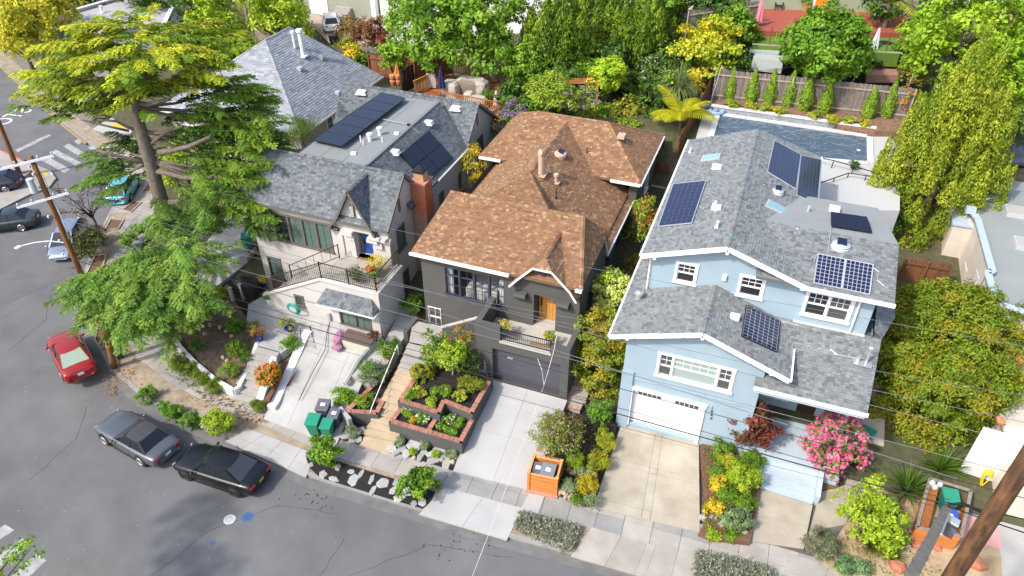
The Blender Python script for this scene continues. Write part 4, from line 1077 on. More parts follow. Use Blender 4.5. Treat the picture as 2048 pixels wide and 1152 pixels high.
BKP=[(-29.0,40.9,6.75),(-18.6,40.9,6.75),(-18.6,43.1,9.0),(-29.0,43.1,9.0)]
roof(eh,BKP,PAL_SLATE); fBK=onp(BKP); roof(eh,[(-18.6,46.4,6.6),(-18.6,43.1,9.0),(-29.0,43.1,9.0),(-29,46.4,6.6)],PAL_SLATE); ridge_caps(eh,(-29,43.1,9.0),(-18.6,43.1,9.0),PAL_SLATE)
board(eh,(-18.58,43.1,9.0),(-18.58,46.4,6.6),.16,.06,TRIM,'bargeboard',-.07); board(eh,(-19.9,40.86,6.75),(-18.6,40.86,6.75),.14,.08,GUT,'gutter',-.08); board(eh,(-18.55,36.2,6.72),(-18.55,40.9,6.72),.1,.1,GUT,'gutter',-.06)
fFL=onp(FLAT)
q=[fFL(627,287),fFL(685,302),fFL(812,205),fFL(764,191)]
hz=[Vector(p)for p in q]
for i in range(6):
 a,b=i/6+.002,(i+1)/6-.002
 c=[lerp(hz[0],hz[3],a),lerp(hz[1],hz[2],a),lerp(hz[1],hz[2],b),lerp(hz[0],hz[3],b)]
 c[1]+=Z*.1; c[2]+=Z*.1
 solar(eh,c,10,6,SP_BLACK,SP_CELLK,SP_BLACK,lift=.22,gap=.003)
q=[fRS(800,311),fRS(846,365),fRS(902,318),fRS(856,265)]
for a0,a1 in((0,.497),(.503,1)):
 for b0,b1 in((0,.497),(.503,1)):
  P_=lambda a,b:lerp(lerp(q[0],q[1],a),lerp(q[3],q[2],a),b)
  solar(eh,[P_(a0,b0),P_(a1,b0),P_(a1,b1),P_(a0,b1)],6,10,SP_BLACK,SP_CELLK,SP_BLACK,lift=.12,gap=.003)
for px,py,r,h in((740,282,.12,.42),(760,270,.12,.42)):
 p=fFL(px,py); mb=MB(); mb.cyl(p,r,h,12); mb.cyl(p+Z*h,r*1.5,.08,12); mb.build('vent_pipe',WHITE,eh)
for px,py,h in((722,285,.45),(727,290,.3),(765,285,.35)):
 p=fFL(px,py); mb=MB(); mb.cyl(p,.035,h,8); mb.build('vent_pipe',WHITE,eh)
for f_,px,py,sz in((fFL,793,268,.3),(fFL,707,308,.32)):
 p=f_(px,py); mb=MB(); mb.box(p+Z*.04,(sz,sz,.08),.4); mb.build('roof_vent',WHITE,eh)
for f_,px,py,sz in((fRS,857,248,.5),(fRS,790,307,.5),(fBK,724,187,.62),(fBK,912,219,.62)):
 p=f_(px,py); mb=MB(); mb.box(p+Z*.12,(sz,sz*.75,.2),.1); mb.box(p+Z*.02,(sz*1.3,sz*1.1,.04),.1); mb.build('roof_vent',WHITE,eh)
TB(eh,'conduit',STEEL,[fFL(766,242)+Z*.12,fFL(816,252)+Z*.12,fRS(838,268)+Z*.1],.025,6)
mb=MB(); mb.box(fFL(817,252)+Z*.1,(.15,.15,.12)); mb.build('junction_box',BLACKM,eh)
chx0,chx1,chy0,chy1=-18.85,-17.95,33.2,34.2
co=BX(eh,'chimney',mat('mortar',(.30,.20,.16),.95,.1,5),chx0,chx1,chy0,chy1,1.0,8.0)
bks=MB()
for j in range(26):
 z=5.9+j*.082
 for face,L in(('y',chx1-chx0),('x',chy1-chy0)):
  n=4
  for i in range(n):
   a0=i/n+(.125 if j%2 else 0); a1=min(a0+1/n-.02,1)
   if a0>=.98:continue
   pr=R.uniform(.005,.016)
   if face=='y':bks.boxb(chx0+a0*L,chx0+a1*L,chy0-pr,chy0,z,z+.066)
   else:bks.boxb(chx1,chx1+pr,chy0+a0*L,chy0+a1*L,z,z+.066)
stuff(bks.build('bricks',mat('chimney_brick',(.48,.15,.07),.9,.3,7,.2,50),co))
BX(co,'brick_crown',BRICK,chx0-.06,chx1+.06,chy0-.06,chy1+.06,8.0,8.1)
BX(co,'flue',mat('clay_flue',(.50,.30,.14),.9,.1,4),chx0+.15,chx1-.15,chy0+.2,chy1-.2,8.1,8.6)
mb=MB(); mb.slab([(chx0+.1,chy0+.1,8.78),(chx1-.1,chy0+.1,8.78),(chx1-.1,chy1-.1,8.78),(chx0+.1,chy1-.1,8.78)],(0,0,-.1)); mb.add([(chx0+.1,chy0+.1,8.78),(chx1-.1,chy0+.1,8.78),(chx1-.1,chy1-.1,8.78),(chx0+.1,chy1-.1,8.78),((chx0+chx1)/2,(chy0+chy1)/2,8.95)],[(0,1,4),(1,2,4),(2,3,4),(3,0,4)]); mb.build('chimney_cap',BLACKM,co)
PY=27.4; PX1=-18.24
wall(eh,(-21.9,PY,0),XP,FN,3.66,-.2,4.2,BEI,[(.95,2.85,1.35,2.45,.1)]); wall(eh,(PX1,PY,0),YP,XP,2.8,-.2,4.2,BEI)
window(eh,(-21.9,PY,0),XP,FN,.95,1.35,1.9,1.1,[(1,2,3,GL_GREEN),(1,2,3,GL_GREEN)],TRIM,.09,.05,mullion=.14)
window(eh,(-24.2,PY,0),XP,FN,.25,1.9,.5,.7,[(1,1,1,GL_MID)],TRIM,.06,-.02)
SL(eh,'stair_wall',BEI,[(-26.2,PY,-.2),(-21.9,PY,-.2),(-21.9,PY,4.2),(-26.2,PY,1.95)],(0,.2,0))
mb=MB(); mb.boxb(-21.95,PX1+.07,PY-.08,PY+.3,4.2,4.32); mb.boxb(PX1-.3,PX1+.07,PY+.3,30.2,4.2,4.32); mb.build('coping',COP,eh)
BR(eh,'coping',COP,(-26.3,PY+.1,1.98),(-21.95,PY+.1,4.27),.36,.12)
BX(eh,'deck',mat('deck_tile',(.36,.33,.29),.85,.15,4),-22.0,PX1-.02,PY+.1,30.2,3.9,4.15)
for i in range(12):
 x=-22.0-i*.33; BX(eh,'stair_tread',GSTEP,x-.33,x,PY+.2,29.0,-.2,4.1-(i+1)*.185)
IRON=mat('bronze_iron',(.05,.04,.03),.5,.05)
railing(eh,(-25.9,PY+.08,2.22),(-21.9,PY+.08,4.32),1.0,IRON,.13); railing(eh,(-21.9,PY+.08,4.32),(-20.1,PY+.08,4.32),1.05,IRON,.12); railing(eh,(-20.1,PY+.08,4.32),(PX1-.12,PY+.08,4.32),1.05,IRON,.12); railing(eh,(PX1-.12,PY+.08,4.32),(PX1-.12,30.1,4.32),1.05,IRON,.12)
railing(eh,(-25.2,28.9,2.5),(-22.0,29.6,4.3),.9,IRON,.5)
HD_=[(-22.0,26.75,3.0),(-18.35,26.75,3.0),(-18.7,PY,3.72),(-21.6,PY,3.72)]
roof(eh,HD_,PAL_SLATE,th=.08); roof(eh,[(-18.35,26.75,3.0),(-18.25,PY,3.0),(-18.7,PY,3.72)],PAL_SLATE,th=.06); roof(eh,[(-22.0,26.75,3.0),(-21.6,PY,3.72),(-22.1,PY,3.0)],PAL_SLATE,th=.06)
mb=MB(); mb.boxb(-22.05,-18.3,26.68,26.76,2.9,3.0); mb.boxb(-18.35,-18.25,26.75,27.4,2.9,3.0); mb.build('gutter',GUT,eh)
downspout(eh,[(-18.75,30.15,6.0),(-18.82,30.12,5.6),(-18.82,30.12,.9)],BEI); downspout(eh,[(PX1-.1,PY-.06,2.9),(PX1-.1,PY-.06,1.2)],BEI); downspout(eh,[(-21.95,BY-.05,5.7),(-21.95,BY-.05,4.2)],BEI,.035)
mb=MB(); p=gy(658,632,PY-.08); mb.box(p,(.18,.14,.4)); mb.cyl(p-Z*.55,.05,.4,6); mb.build('electric_meter',STEEL,eh)
mb=MB(); mb.tube([p-Z*.4,g(655,660,1.25),g(650,700,1.15),g(625,745,.95),g(598,800,.6)],.02,5); tag(mb.build('cable',BLACKM),'black cable running from the meter down the beige driveway','cable')
def steps(root,bl,br,tr,tl,n,m,z0=0.0,name='tread',rm=None):
 bl,br,tr,tl=map(Vector,(bl,br,tr,tl))
 for i in range(n):
  a,b=i/n,(i+1)/n; z=bl.z+(tl.z-bl.z)*(i+1)/n
  pts=[lerp(bl,tl,a),lerp(br,tr,a),lerp(br,tr,b),lerp(bl,tl,b)]
  if i<n-1:pts[2:]=[lerp(br,tr,b+.1/n),lerp(bl,tl,b+.1/n)]
  mb=MB(); mb.prism([(p.x,p.y)for p in pts],z0,z-.05,1); d=(br-bl).cross(Z).normalized()*.07
  q=[pts[0]+d,pts[1]+d,pts[2],pts[3]]; mb.prism([(p.x,p.y)for p in q],z-.05,z); mb.build(name,[m,rm or m],root)
BK=MB(); BK.boxb(-.032,.032,-.12,.12,0,.07); bk_me=BK.build('brick',BRICK); bmesh_=bk_me.data; bpy.data.objects.remove(bk_me)
def brick_run(root,a,b,shift=0):
 a,b=Vector(a),Vector(b); L=(b-a).length; d=(b-a).normalized(); n=int(L/.082); rz=math.atan2(d.y,d.x)
 for i in range(n):
  o=bpy.data.objects.new('brick',bmesh_); COL.objects.link(o); p=a+d*((i+.5)*L/n)
  o.location=(p.x,p.y,p.z+R.uniform(-.006,.008)); o.rotation_euler=(0,0,rz+R.uniform(-.04,.04)); o.scale=(1,R.uniform(.94,1.06),1)
  par(o,root)
def planter(root,pts,zc,m,soil=None,soilm=MULCH,soilz=None,closed=False,wth=.22):
 pts=[Vector(p)for p in pts]
 segs=list(zip(pts[:-1],pts[1:]))+([(pts[-1],pts[0])]if closed else[])
 for a,b in segs:
  d=(b-a).normalized(); mb=MB(); q0,q1=a-d*wth/2,b+d*wth/2
  mb.bar((q0.x,q0.y,(zc-.07)/2-.1),(q1.x,q1.y,(zc-.07)/2-.1),wth,zc-.07+.2); mb.build('wall',m,root)
  brick_run(root,(a.x,a.y,zc-.07),(b.x,b.y,zc-.07))
 if soil:
  mb=MB(); mb.prism([(p.x,p.y)for p in[Vector(s)for s in soil]],-.2,soilz); mb.build('soil',soilm,root)
z1,z2=1.18,1.72
pl_=thing('brick_planter','charcoal two tier planter with brick caps beside the white driveway','planter',g(860,850,.2))
t1=[g(x,y,z1)for x,y in[(805,812),(783,841),(921,881),(945,836)]]
planter(pl_,t1,z1,CHAR,[g(x,y,z1)for x,y in[(815,800),(783,841),(921,881),(950,820)]],MULCH,1.02)
planter(pl_,[g(856,861,z1),g(877,828,z1)],z1,CHAR)
t2=[g(x,y,z2)for x,y in[(829,758),(801,799),(877,823),(887,800),(943,822),(978,762)]]
planter(pl_,t2,z2,CHAR,[g(x,y,z2)for x,y in[(850,730),(829,758),(801,799),(877,823),(887,800),(943,822),(985,752)]],MULCH,1.58)
lp=thing('brick_planter','narrow charcoal planter with brick cap left of the tan steps','planter',g(725,830,.2))
zl=1.0
lpp=[g(x,y,zl)for x,y in[(775,742),(694,821),(753,824),(803,728)]]
planter(lp,lpp,zl,CHAR,lpp,MULCH,.85)
planter(lp,[g(718,797,zl),g(765,800,zl)],zl+.001,CHAR)
sp=thing('front_steps','tan stone steps climbing between the two brick capped planters','steps',g(770,850,.2))
sheet('landing',[g(718,890,.2),g(780,907,.2),g(797,884,.2),g(730,868,.2)],TAN,.2,sp)
steps(sp,g(728,869,.2),g(796,886,.2),g(836,752,1.6),g(797,736,1.6),10,TAN,-.1,rm=mat('tan_riser_shade',(.36,.255,.15),.9,.15,2))  # risers are the same stone; shade of the upright faces put into the colour
steps(sp,g(797,736,1.6),g(845,752,1.6),g(866,694,2.0),g(818,684,2.0),4,GSTEP,-.1)
sheet('landing',[g(818,686,2.0),g(900,706,2.0),g(905,660,2.0),g(826,640,2.0)],GSTEP,2.1,sp)
dw=thing('low_wall','low charcoal side wall by the upper grey steps','wall',g(815,690,1.2))
mb=MB(); a,b=g(806,662,2.0),g(829,632,2.2); mb.slab([(a.x,a.y,0),(b.x,b.y,0),(b.x,b.y,2.2),(a.x,a.y,2.0)],(.25,0,0)); mb.build('wall',CHAR,dw)
hr_=thing('handrail','white metal handrail along the left edge of tan steps','handrail',g(745,830,.3))
mb=MB(); mb.tube([g(740,826,1.0),g(742,818,1.55),g(795,690,2.1),g(797,708,1.4)],.025,6); mb.tube([g(768,765,1.1),g(768,752,1.82)],.02,6); mb.build('rail',WHITE,hr_)
struct(sheet('path',[g(766,688,1.25),g(800,690,1.25),g(840,615,1.25),g(818,590,1.25)],CONCP,1.3))
struct(sheet('patio',[g(690,750,1.15),g(752,760,1.15),g(800,690,1.15),g(720,690,1.15)],CONCP,1.2))
struct(sheet('mulch_bed',[g(x,y,.2)for x,y in[(781,901),(905,940),(930,898),(800,866)]],MULCH,.2)); struct(sheet('mulch_bed',[g(x,y,.2)for x,y in[(680,878),(720,889),(736,858),(700,845)]],MULCH,.2))
ms=[(618,934),(612,915),(640,912),(700,930),(870,983),(862,1002),(845,1017),(760,992),(640,955)]
mb=MB(); mb.prism([tuple(g(x,y,.17))[:2]for x,y in ms],0,.17); struct(mb.build('mulch_bed',MULCH))
ORD='first second third fourth fifth sixth seventh eighth ninth tenth eleventh twelfth thirteenth fourteenth fifteenth sixteenth seventeenth eighteenth'.split()
def rock(px,py,z,sx,sy,h,m,label=None,rz=None,name='flagstone',flat=True):
 p=g(px,py,z); n=R.randint(5,8); mb=MB(); rz=R.uniform(0,3.14)if rz is None else rz; pts=[]
 for i in range(n):
  a=i/n*6.283+R.uniform(-.25,.25); k=R.uniform(.82,1.12); x,y=sx*k*math.cos(a),sy*k*math.sin(a)
  pts.append((p.x+x*math.cos(rz)-y*math.sin(rz),p.y+x*math.sin(rz)+y*math.cos(rz)))
 c=(p.x,p.y)
 top=[(c[0]+(q[0]-c[0])*(.9 if flat else.6),c[1]+(q[1]-c[1])*(.9 if flat else.6),z+h+R.uniform(-.01,.01))for q in pts]
 v=[(q[0],q[1],z-.05)for q in pts]+[(q[0],q[1],z+h*(.6 if flat else.5))for q in pts]+top
 f=[(i,(i+1)%n,(i+1)%n+n,i+n)for i in range(n)]+[(i+n,(i+1)%n+n,(i+1)%n+2*n,i+2*n)for i in range(n)]+[tuple(range(2*n,3*n))]
 mb.add(v,f); o=mb.build(name,m)
 if label:tag(o,label,'stone','flat stones in the black mulch' if flat else 'small rocks edging the beds')
 return o
for px,py,a,b in((622,930,.16,.16),(646,950,.22,.3),(676,935,.18,.26),(667,959,.3,.15),(702,944,.22,.14),(707,961,.42,.32),(723,948,.3,.13),(743,960,.14,.34),(766,966,.32,.34),(746,982,.3,.15),(791,965,.24,.16),(787,980,.2,.34),(810,984,.3,.34),(798,997,.3,.22),(845,1004,.22,.3),(828,1008,.18,.16)):
 rock(px,py,.17,a,b,.05,STONE,'%s flat grey stone from the left set in the black mulch kerb strip'%ORD[sum(q<px for q in(622,646,676,667,702,707,723,743,766,746,791,787,810,798,845,828))])
RB=((690,872,.26,.3),(704,882,.24,.2),(717,880,.26,.25),(723,862,.25,.25),(784,898,.22,.34),(795,905,.3,.16),(805,897,.22,.26),(827,890,.44,.36),(813,908,.3,.22),(841,914,.34,.2),(832,900,.2,.2),(848,905,.22,.2),(866,922,.4,.24),(873,900,.28,.2),(884,907,.26,.4),(893,925,.44,.28),(850,893,.2,.16),(862,908,.3,.2))
for px,py,a,b in RB:rock(px,py,.2,a,b,.07,STONE,'%s angular grey flagstone from the left in the rock beds under the dark planters'%ORD[sum(q[0]<px for q in RB)])
for px,py in((910,915),(905,925),(828,917),(884,920)):rock(px,py,.2,.16,.14,.14,STONEB,'%s small tan rock from the left in the bed by the white driveway'%ORD[sum(q<px for q in(910,905,828,884))],name='rock',flat=False)
def cart(name,label,px,py,z,h,w_,body,lid,rz,group,tilt=0,labelpatch=False,p=None):
 p=g(px,py,z)if p is None else Vector(p); root=thing(name,label,'wheeled bin',p,group,rz)
 def put(mb,nm,m,par_=root,**k):
  o=mb.build(nm,m,None,**k); o.parent=par_; return o
 b=w_*.36; t=w_*.5; d=w_*.58
 mb=MB(); v=[(-b,-b*1.05,.06),(b,-b*1.05,.06),(b,b*1.05,.06),(-b,b*1.05,.06),(-t,-d,h*.9),(t,-d,h*.9),(t,d,h*.9),(-t,d,h*.9)]
 mb.add(v,[(3,2,1,0),(4,5,6,7),(0,1,5,4),(1,2,6,5),(2,3,7,6),(3,0,4,7)]); mb.boxb(-t*1.06,t*1.06,-d*1.04,d*1.04,h*.86,h*.91); put(mb,'body',body,bevel=.02)
 mb=MB(); mb.slab([(-t*1.1,-d*1.12,h*.95),(t*1.1,-d*1.12,h*.95),(t*1.1,d*1.08,h*1.0),(-t*1.1,d*1.08,h*1.0)],(0,0,-.05)); lo=put(mb,'lid',lid,bevel=.02)
 if labelpatch:
  mb=MB(); mb.slab([(-.12,-.1,h*.982),(.12,-.1,h*.982),(.12,.1,h*.99),(-.12,.1,h*.99)],(0,0,-.006)); put(mb,'sticker',WHITE,lo)
 mb=MB(); mb.tube([(-t*.9,d*1.15,h*.93),(t*.9,d*1.15,h*.93)],.02,6); put(mb,'handle',body)
 for s in(-1,1):
  mb=MB(); mb.tube([(s*b*1.05-.03,d*.95,.12),(s*b*1.05+.03,d*.95,.12)],.12,12); put(mb,'wheel',BLACKM)
 return root
GRN=mat('green_plastic',(.02,.22,.13),.5,.05,3); GRNL=mat('green_lid',(.025,.26,.16),.5,.05,3); GRY=mat('grey_plastic',(.075,.08,.10),.5,.06,3); GRYL=mat('grey_lid',(.12,.125,.16),.5,.06,3)
cart('green_cart','taller green wheeled bin nearest the sidewalk, left of the pair',632,866,.2,1.1,.62,GRN,GRNL,.25,'wheeled bins by the beige driveway')
cart('green_cart','smaller green wheeled bin with grey carts behind it',658,872,.2,.98,.54,GRN,GRNL,.2,'wheeled bins by the beige driveway')
cart('grey_cart','dark grey wheeled bin with white sticker behind the taller green one',652,838,.25,1.12,.62,GRY,GRYL,.25,'wheeled bins by the beige driveway',labelpatch=True)
cart('grey_cart','slim dark grey wheeled bin with white sticker behind the smaller green one',673,852,.25,1.0,.52,GRY,GRYL,.2,'wheeled bins by the beige driveway',labelpatch=True)
wl=thing('low_wall','short white concrete wall beside the grey bins','wall',g(693,845,.2)); BR(wl,'wall',CONCP,g(682,826,.6),g(702,850,.6),.2,.9)
wl=thing('low_wall','pale concrete kerb wall from the storage box down to the planter','wall',g(715,735,1)); TB(wl,'wall',CONCP,[g(742,690,1.45),g(716,722,1.3),g(690,768,1.0)],.14,6)
CEDAR=mat('cedar_boards',(.56,.20,.05),.6,.18,2.5,.15,30,objvar=.12,stretch=(1,1,6)); CEDL=mat('cedar_tops',(.62,.33,.12),.7,.1,5)
ce=thing('bin_enclosure','orange cedar plank enclosure holding two grey bins by the white driveway','bin enclosure',g(1085,975,.2))
e0,e1=g(1057,978,.2),g(1112,990,.2); eu=(e1-e0); eu.z=0; ew=eu.length; eu.normalize(); en=Vector((eu.y,-eu.x,0)); EH=1.18; ED=1.05
for side_,O_,u_,L_ in(('front',e0,eu,ew),('back',e0-en*ED,eu,ew),('left',e0,-en,ED),('right',e1,-en,ED)):
 n_=en if side_ in('front','back')else eu
 for j in range(8):
  mb=MB(); mb.fbox(O_,u_,n_,.04,L_-.04,.06+j*.138,.06+j*.138+.13,-.02,.02); mb.build('board',CEDAR,ce)
for O_ in(e0,e1,e0-en*ED,e1-en*ED):
 mb=MB(); mb.box((O_.x,O_.y,.2+EH/2+.03),(.12,.12,EH+.06)); mb.build('post',CEDAR,ce); mb=MB(); mb.box((O_.x,O_.y,.2+EH+.08),(.15,.15,.05)); mb.build('post_cap',CEDL,ce)
for a,b in((e0,e1),(e0-en*ED,e1-en*ED),(e0,e0-en*ED),(e1,e1-en*ED)):BR(ce,'rail',CEDL,Vector((a.x,a.y,.2+EH)),Vector((b.x,b.y,.2+EH)),.09,.04)
for i in range(14):
 p_=lerp(e0-en*(ED+.04),e1-en*(ED+.04),(i+.5)/14); mb=MB(); mb.box((p_.x,p_.y,.2+EH+.07),(.03,.03,.14)); mb.build('slat',CEDL,ce)
mb=MB(); mb.fbox(e0,eu,en,-.1,ew+.1,-.1,.03,-.15,.2); mb.build('brick_base',BRICK,ce)
c1=e0+eu*.33-en*.5; c2=e0+eu*.82-en*.48
az=math.atan2(eu.y,eu.x)
cart('grey_cart','slate grey bin in the left half of the cedar enclosure',0,0,0,1.12,.5,GRY,GRYL,az,'bins inside the cedar enclosure',labelpatch=True,p=(c1.x,c1.y,.2))
cart('grey_cart','wider grey bin in the right half of the cedar enclosure',0,0,0,1.14,.62,GRY,mat('grey_lid2',(.2,.21,.23),.5,.05),az,'bins inside the cedar enclosure',labelpatch=True,p=(c2.x,c2.y,.2))
bed=[(1070,900),(1112,985),(1180,1010),(1225,890),(1245,800),(1165,770),(1145,800),(1120,800)]
mb=MB(); mb.prism([tuple(g(x,y,.35))[:2]for x,y in bed],-.1,.35); struct(mb.build('planting_bed',MULCH))
bs=thing('brick_steps','brick edged side steps right of the charcoal garage','steps',g(1140,790,.8))
for i,(q,z)in enumerate(([(1105,800),(1160,815),(1172,796),(1118,782)],.75),)if False else enumerate((([(1108,806),(1160,820),(1170,800),(1118,788)],.65),([(1128,790),(1172,800),(1180,778),(1138,768)],.85),([(1138,770),(1180,779),(1186,762),(1146,752)],1.05))):
 mb=MB(); pts=[g(x,y,z)for x,y in q]; mb.slab(pts,(0,0,-.8)); t_=mb.build('tread',GSTEP,bs); brick_run(bs,pts[0]-Z*.07+YP*.1,pts[1]-Z*.07+YP*.1)
bw=thing('brick_edging','red brick edging along the right side of the white driveway','edging',g(1085,870,.4)); brick_run(bw,g(1112,805,.62),g(1076,905,.42))
bp_=thing('entry_steps','pale blue painted concrete walk and steps of the blue house','steps',g(1575,960,.3))
sheet('walk',[g(1527,930,.62),g(1634,962,.62),g(1655,830,.72),g(1556,800,.72)],BLUED,.8,bp_)
steps(bp_,g(1516,975,.22),g(1624,1008,.22),g(1634,962,.62),g(1527,930,.62),3,BLUED,-.1)
for q in([(1518,966),(1527,928),(1556,800),(1549,800),(1519,925),(1510,965)],):
 mb=MB(); pts=[g(x,y,.8)for x,y in q]; mb.slab(pts,(0,0,-.8)); mb.build('side_wall',BLUED,bp_)
BR(bp_,'side_wall',BLUED,g(1641,940,.75),g(1632,1002,.45),.22,.8)
fp=[g(1499,1082,.19),g(1608,1098,.19),g(1626,1010,.21),g(1515,975,.21)]
f_=struct(sheet('front_walk',[p-Z*.03 for p in fp],JOINT,.3)); quad_panels(f_,*fp,[0,1],[0,.5,1],CONCB,gap=.012)
fp=[g(1610,1098,.19),g(1640,1060,.19),g(1690,1050,.2),g(1760,930,.3),g(1772,850,.35),g(1730,840,.35),g(1690,970,.25),g(1640,985,.21)]
mb=MB(); mb.prism([(p.x,p.y)for p in fp],-.1,.24); struct(mb.build('side_walk',CONCB))
mb=MB(); kp=[g(x,y,.3)for x,y in[(1742,960),(1762,900),(1770,850),(1768,800),(1768,770)]]
for a,b in zip(kp[:-1],kp[1:]):mb.bar(a,b,.16,.3)
struct(mb.build('path_kerb',CONCB)); struct(sheet('side_walk',[gt(1688,872),gt(1768,892),gt(1772,770),gt(1735,755)],CONCB,.9))
mb=MB(); mb.prism([tuple(g(x,y,.3))[:2]for x,y in[(1640,980),(1675,975),(1692,930),(1690,890),(1650,880)]],-.1,.3); struct(mb.build('planting_bed',BARK))
mb=MB(); mb.prism([tuple(g(x,y,.4))[:2]for x,y in[(1397,1066),(1412,1040),(1400,890),(1470,860),(1555,810),(1530,930),(1500,1085),(1420,1075)]],-.1,.4); struct(mb.build('planting_bed',BARK))
sr=thing('rock_wall','low dry stone edge at the front of the shrub bed by the buff driveway','rock wall',g(1430,1045,.2))
for i in range(22):
 t=i/21; x=1404+90*t; y=1035+40*t+R.uniform(-5,5); o=rock(x,y,.2,R.uniform(.12,.2),R.uniform(.1,.16),R.uniform(.12,.25),STONE,name='stone',flat=False); par(o,sr)
struct(sheet('planting_bed',[gt(1765,985),gt(1905,1000),gt(1915,930),gt(1850,860),gt(1775,830)],BARK,1.0))
mb=MB(); mb.prism([tuple(g(x,y,.2))[:2]for x,y in[(1640,1120),(1690,1050),(1750,960),(1800,900),(2080,1000),(2090,1250),(1700,1170)]],-.1,.19); struct(mb.build('yard_soil',mat('dry_soil',(.44,.35,.22),.95,.2,3,.5,25,c2=(.36,.26,.15),c2scale=.8)))
sheet_=struct(sheet('pink_slab',[g(x,y,.21)for x,y in[(1907,1071),(2006,1098),(1995,1048),(1925,1030)]],mat('pink_concrete',(.56,.30,.29),.9,.08,2),.1))
struct(sheet('driveway',[g(x,y,.20)for x,y in[(2008,1180),(2100,1190),(2100,1010),(1990,1000)]],CONCP,.1)); struct(sheet('driveway',[g(x,y,.2)for x,y in[(1925,1030),(1995,1048),(2040,1020),(1940,1000)]],CONCP,.1))
def zt_(p):return.55+max(0,(p[1]-22.5))*.11
rb=thing('raised_bed','raised garden bed with low white retaining wall at the bend in the street','raised bed',g(440,720,.3))
wl_=[g(x,y,.62)for x,y in[(352,680),(362,697),(388,724),(430,760),(468,782),(478,776),(496,742),(516,694)]]
soilp=[g(x,y,.6)for x,y in[(352,680),(362,697),(388,724),(430,760),(468,782),(478,776),(496,742),(516,694),(500,650),(470,610),(440,590),(400,610)]]
mb=MB(); mb.prism([(p.x,p.y)for p in soilp],-.1,zt_); mb.build('soil',mat('bed_soil',(.21,.145,.10),.95,.4,5,.8,18,c2=(.12,.085,.055),c2scale=1.5),rb)
for a,b in zip(wl_[:-1],wl_[1:]):
 h=zt_(a)+.2; h2=zt_(b)+.2; mb=MB(); d=(b-a).normalized(); s_=Vector((-d.y,d.x,0))*.1
 mb.slab([(a.x-s_.x,a.y-s_.y,-.1),(b.x-s_.x,b.y-s_.y,-.1),(b.x-s_.x,b.y-s_.y,h2),(a.x-s_.x,a.y-s_.y,h)],s_*2); mb.build('wall',mat('white_wall',(.72,.71,.68),.85,.08,2,.2,60),rb)
WW=MATS['white_wall']
gs=thing('front_steps','grey concrete steps between white walls left of the beige driveway','steps',g(500,780,.2))
steps(gs,g(459,795,.2),g(512,810,.2),g(560,704,1.25),g(517,692,1.25),8,GSTEP,-.1)
SL(gs,'side_wall',WW,[g(542,712,1.5),g(553,715,1.5),g(526,800,.75),g(512,798,.75)],(0,0,-1.0))
cw=thing('curved_wall','thick rounded white retaining wall along the left edge of beige driveway','wall',g(570,760,.2))
cp=[(617,664),(608,674),(598,692),(580,722),(562,752),(546,785),(537,797)]
for(x0,y0),(x1,y1)in zip(cp[:-1],cp[1:]):
 a,b=g(x0,y0,1.15),g(x1,y1,1.15); h=lambda p:min(1.3,max(.55,.35+(p.y-21.5)*.2)); d=(b-a).normalized(); s_=Vector((-d.y,d.x,0))*.24
 A_,B_=a,b; SL(cw,'wall',WW,[(A_.x-s_.x,A_.y-s_.y,-.1),(B_.x-s_.x,B_.y-s_.y,-.1),(B_.x-s_.x,B_.y-s_.y,h(b)),(A_.x-s_.x,A_.y-s_.y,h(a))],s_*2)
mb=MB(); mb.prism([tuple(g(x,y,.9))[:2]for x,y in[(560,704),(598,680),(560,752),(537,797),(520,800)]],-.1,.75); struct(mb.build('planting_bed',BARK))
struct(sheet('upper_path',[g(x,y,1.25)for x,y in[(515,693),(562,706),(600,680),(600,650),(640,652),(660,640),(560,592),(540,585),(497,608),(493,640),(510,655)]],CONCP,.6))
s2=thing('side_steps','short grey steps dropping from the upper path to the beige driveway','steps',g(640,690,1))
steps(s2,g(602,694,.85),g(636,704,1.05),g(618,650,1.28),g(596,645,1.28),5,GSTEP,-.1)
struct(sheet('side_driveway',[g(x,y,.85)for x,y in[(392,560),(430,575),(520,505),(520,440),(470,410),(400,500)]],CONCP,.3))
mb=MB(); mb.bar(g(493,520,1.0),g(512,498,1.1),.15,.3); tag(mb.build('timber_edge',mat('grey_timber',(.35,.30,.24),.9,.15,5)),'weathered timber edging beside the green bin by the beige house','timber')
cart('green_cart','lone green wheeled bin on the side driveway beyond the cedar',498,497,.95,1.1,.6,GRN,GRNL,.6,'wheeled bins by the beige driveway')
COVER=mat('black_cover',(.02,.02,.022),.6,.2,4,.4,8)
p=g(496,582,1.15); mb=MB(); mb.ell((p.x,p.y,p.z+.62),(.95,.6,.42),14,8,jit=.06); mb.boxb(p.x-.85,p.x+.85,p.y-.5,p.y+.5,p.z,p.z+.65); gr_=mb.build('covered_grill',COVER,None,smooth=False); tag(gr_,'barbecue under a black cover left of the beige house','grill')
for px,py,lab in((466,600,'black square post at the near end of the covered barbecue'),(486,592,'pale wooden post under the covered barbecue'),(543,578,'grey gate post at the foot of the ramp railing')):
 p=g(px,py,1.1); mb=MB(); mb.boxb(p.x-.08,p.x+.08,p.y-.08,p.y+.08,.8,2.0); mb.boxb(p.x-.11,p.x+.11,p.y-.11,p.y+.11,2.0,2.06); tag(mb.build('post',GSTEP),lab,'post')
TERRA=mat('terracotta',(.50,.20,.09),.8,.1,5); BLUP=mat('blue_glaze',(.02,.04,.28),.25,.1,5)
PM={'white':WHITE,'blue':BLUP,'terracotta':TERRA,'brown':mat('brown_pot',(.16,.09,.06),.6,.1),'grey':mat('grey_pot',(.35,.35,.34),.8,.1)}
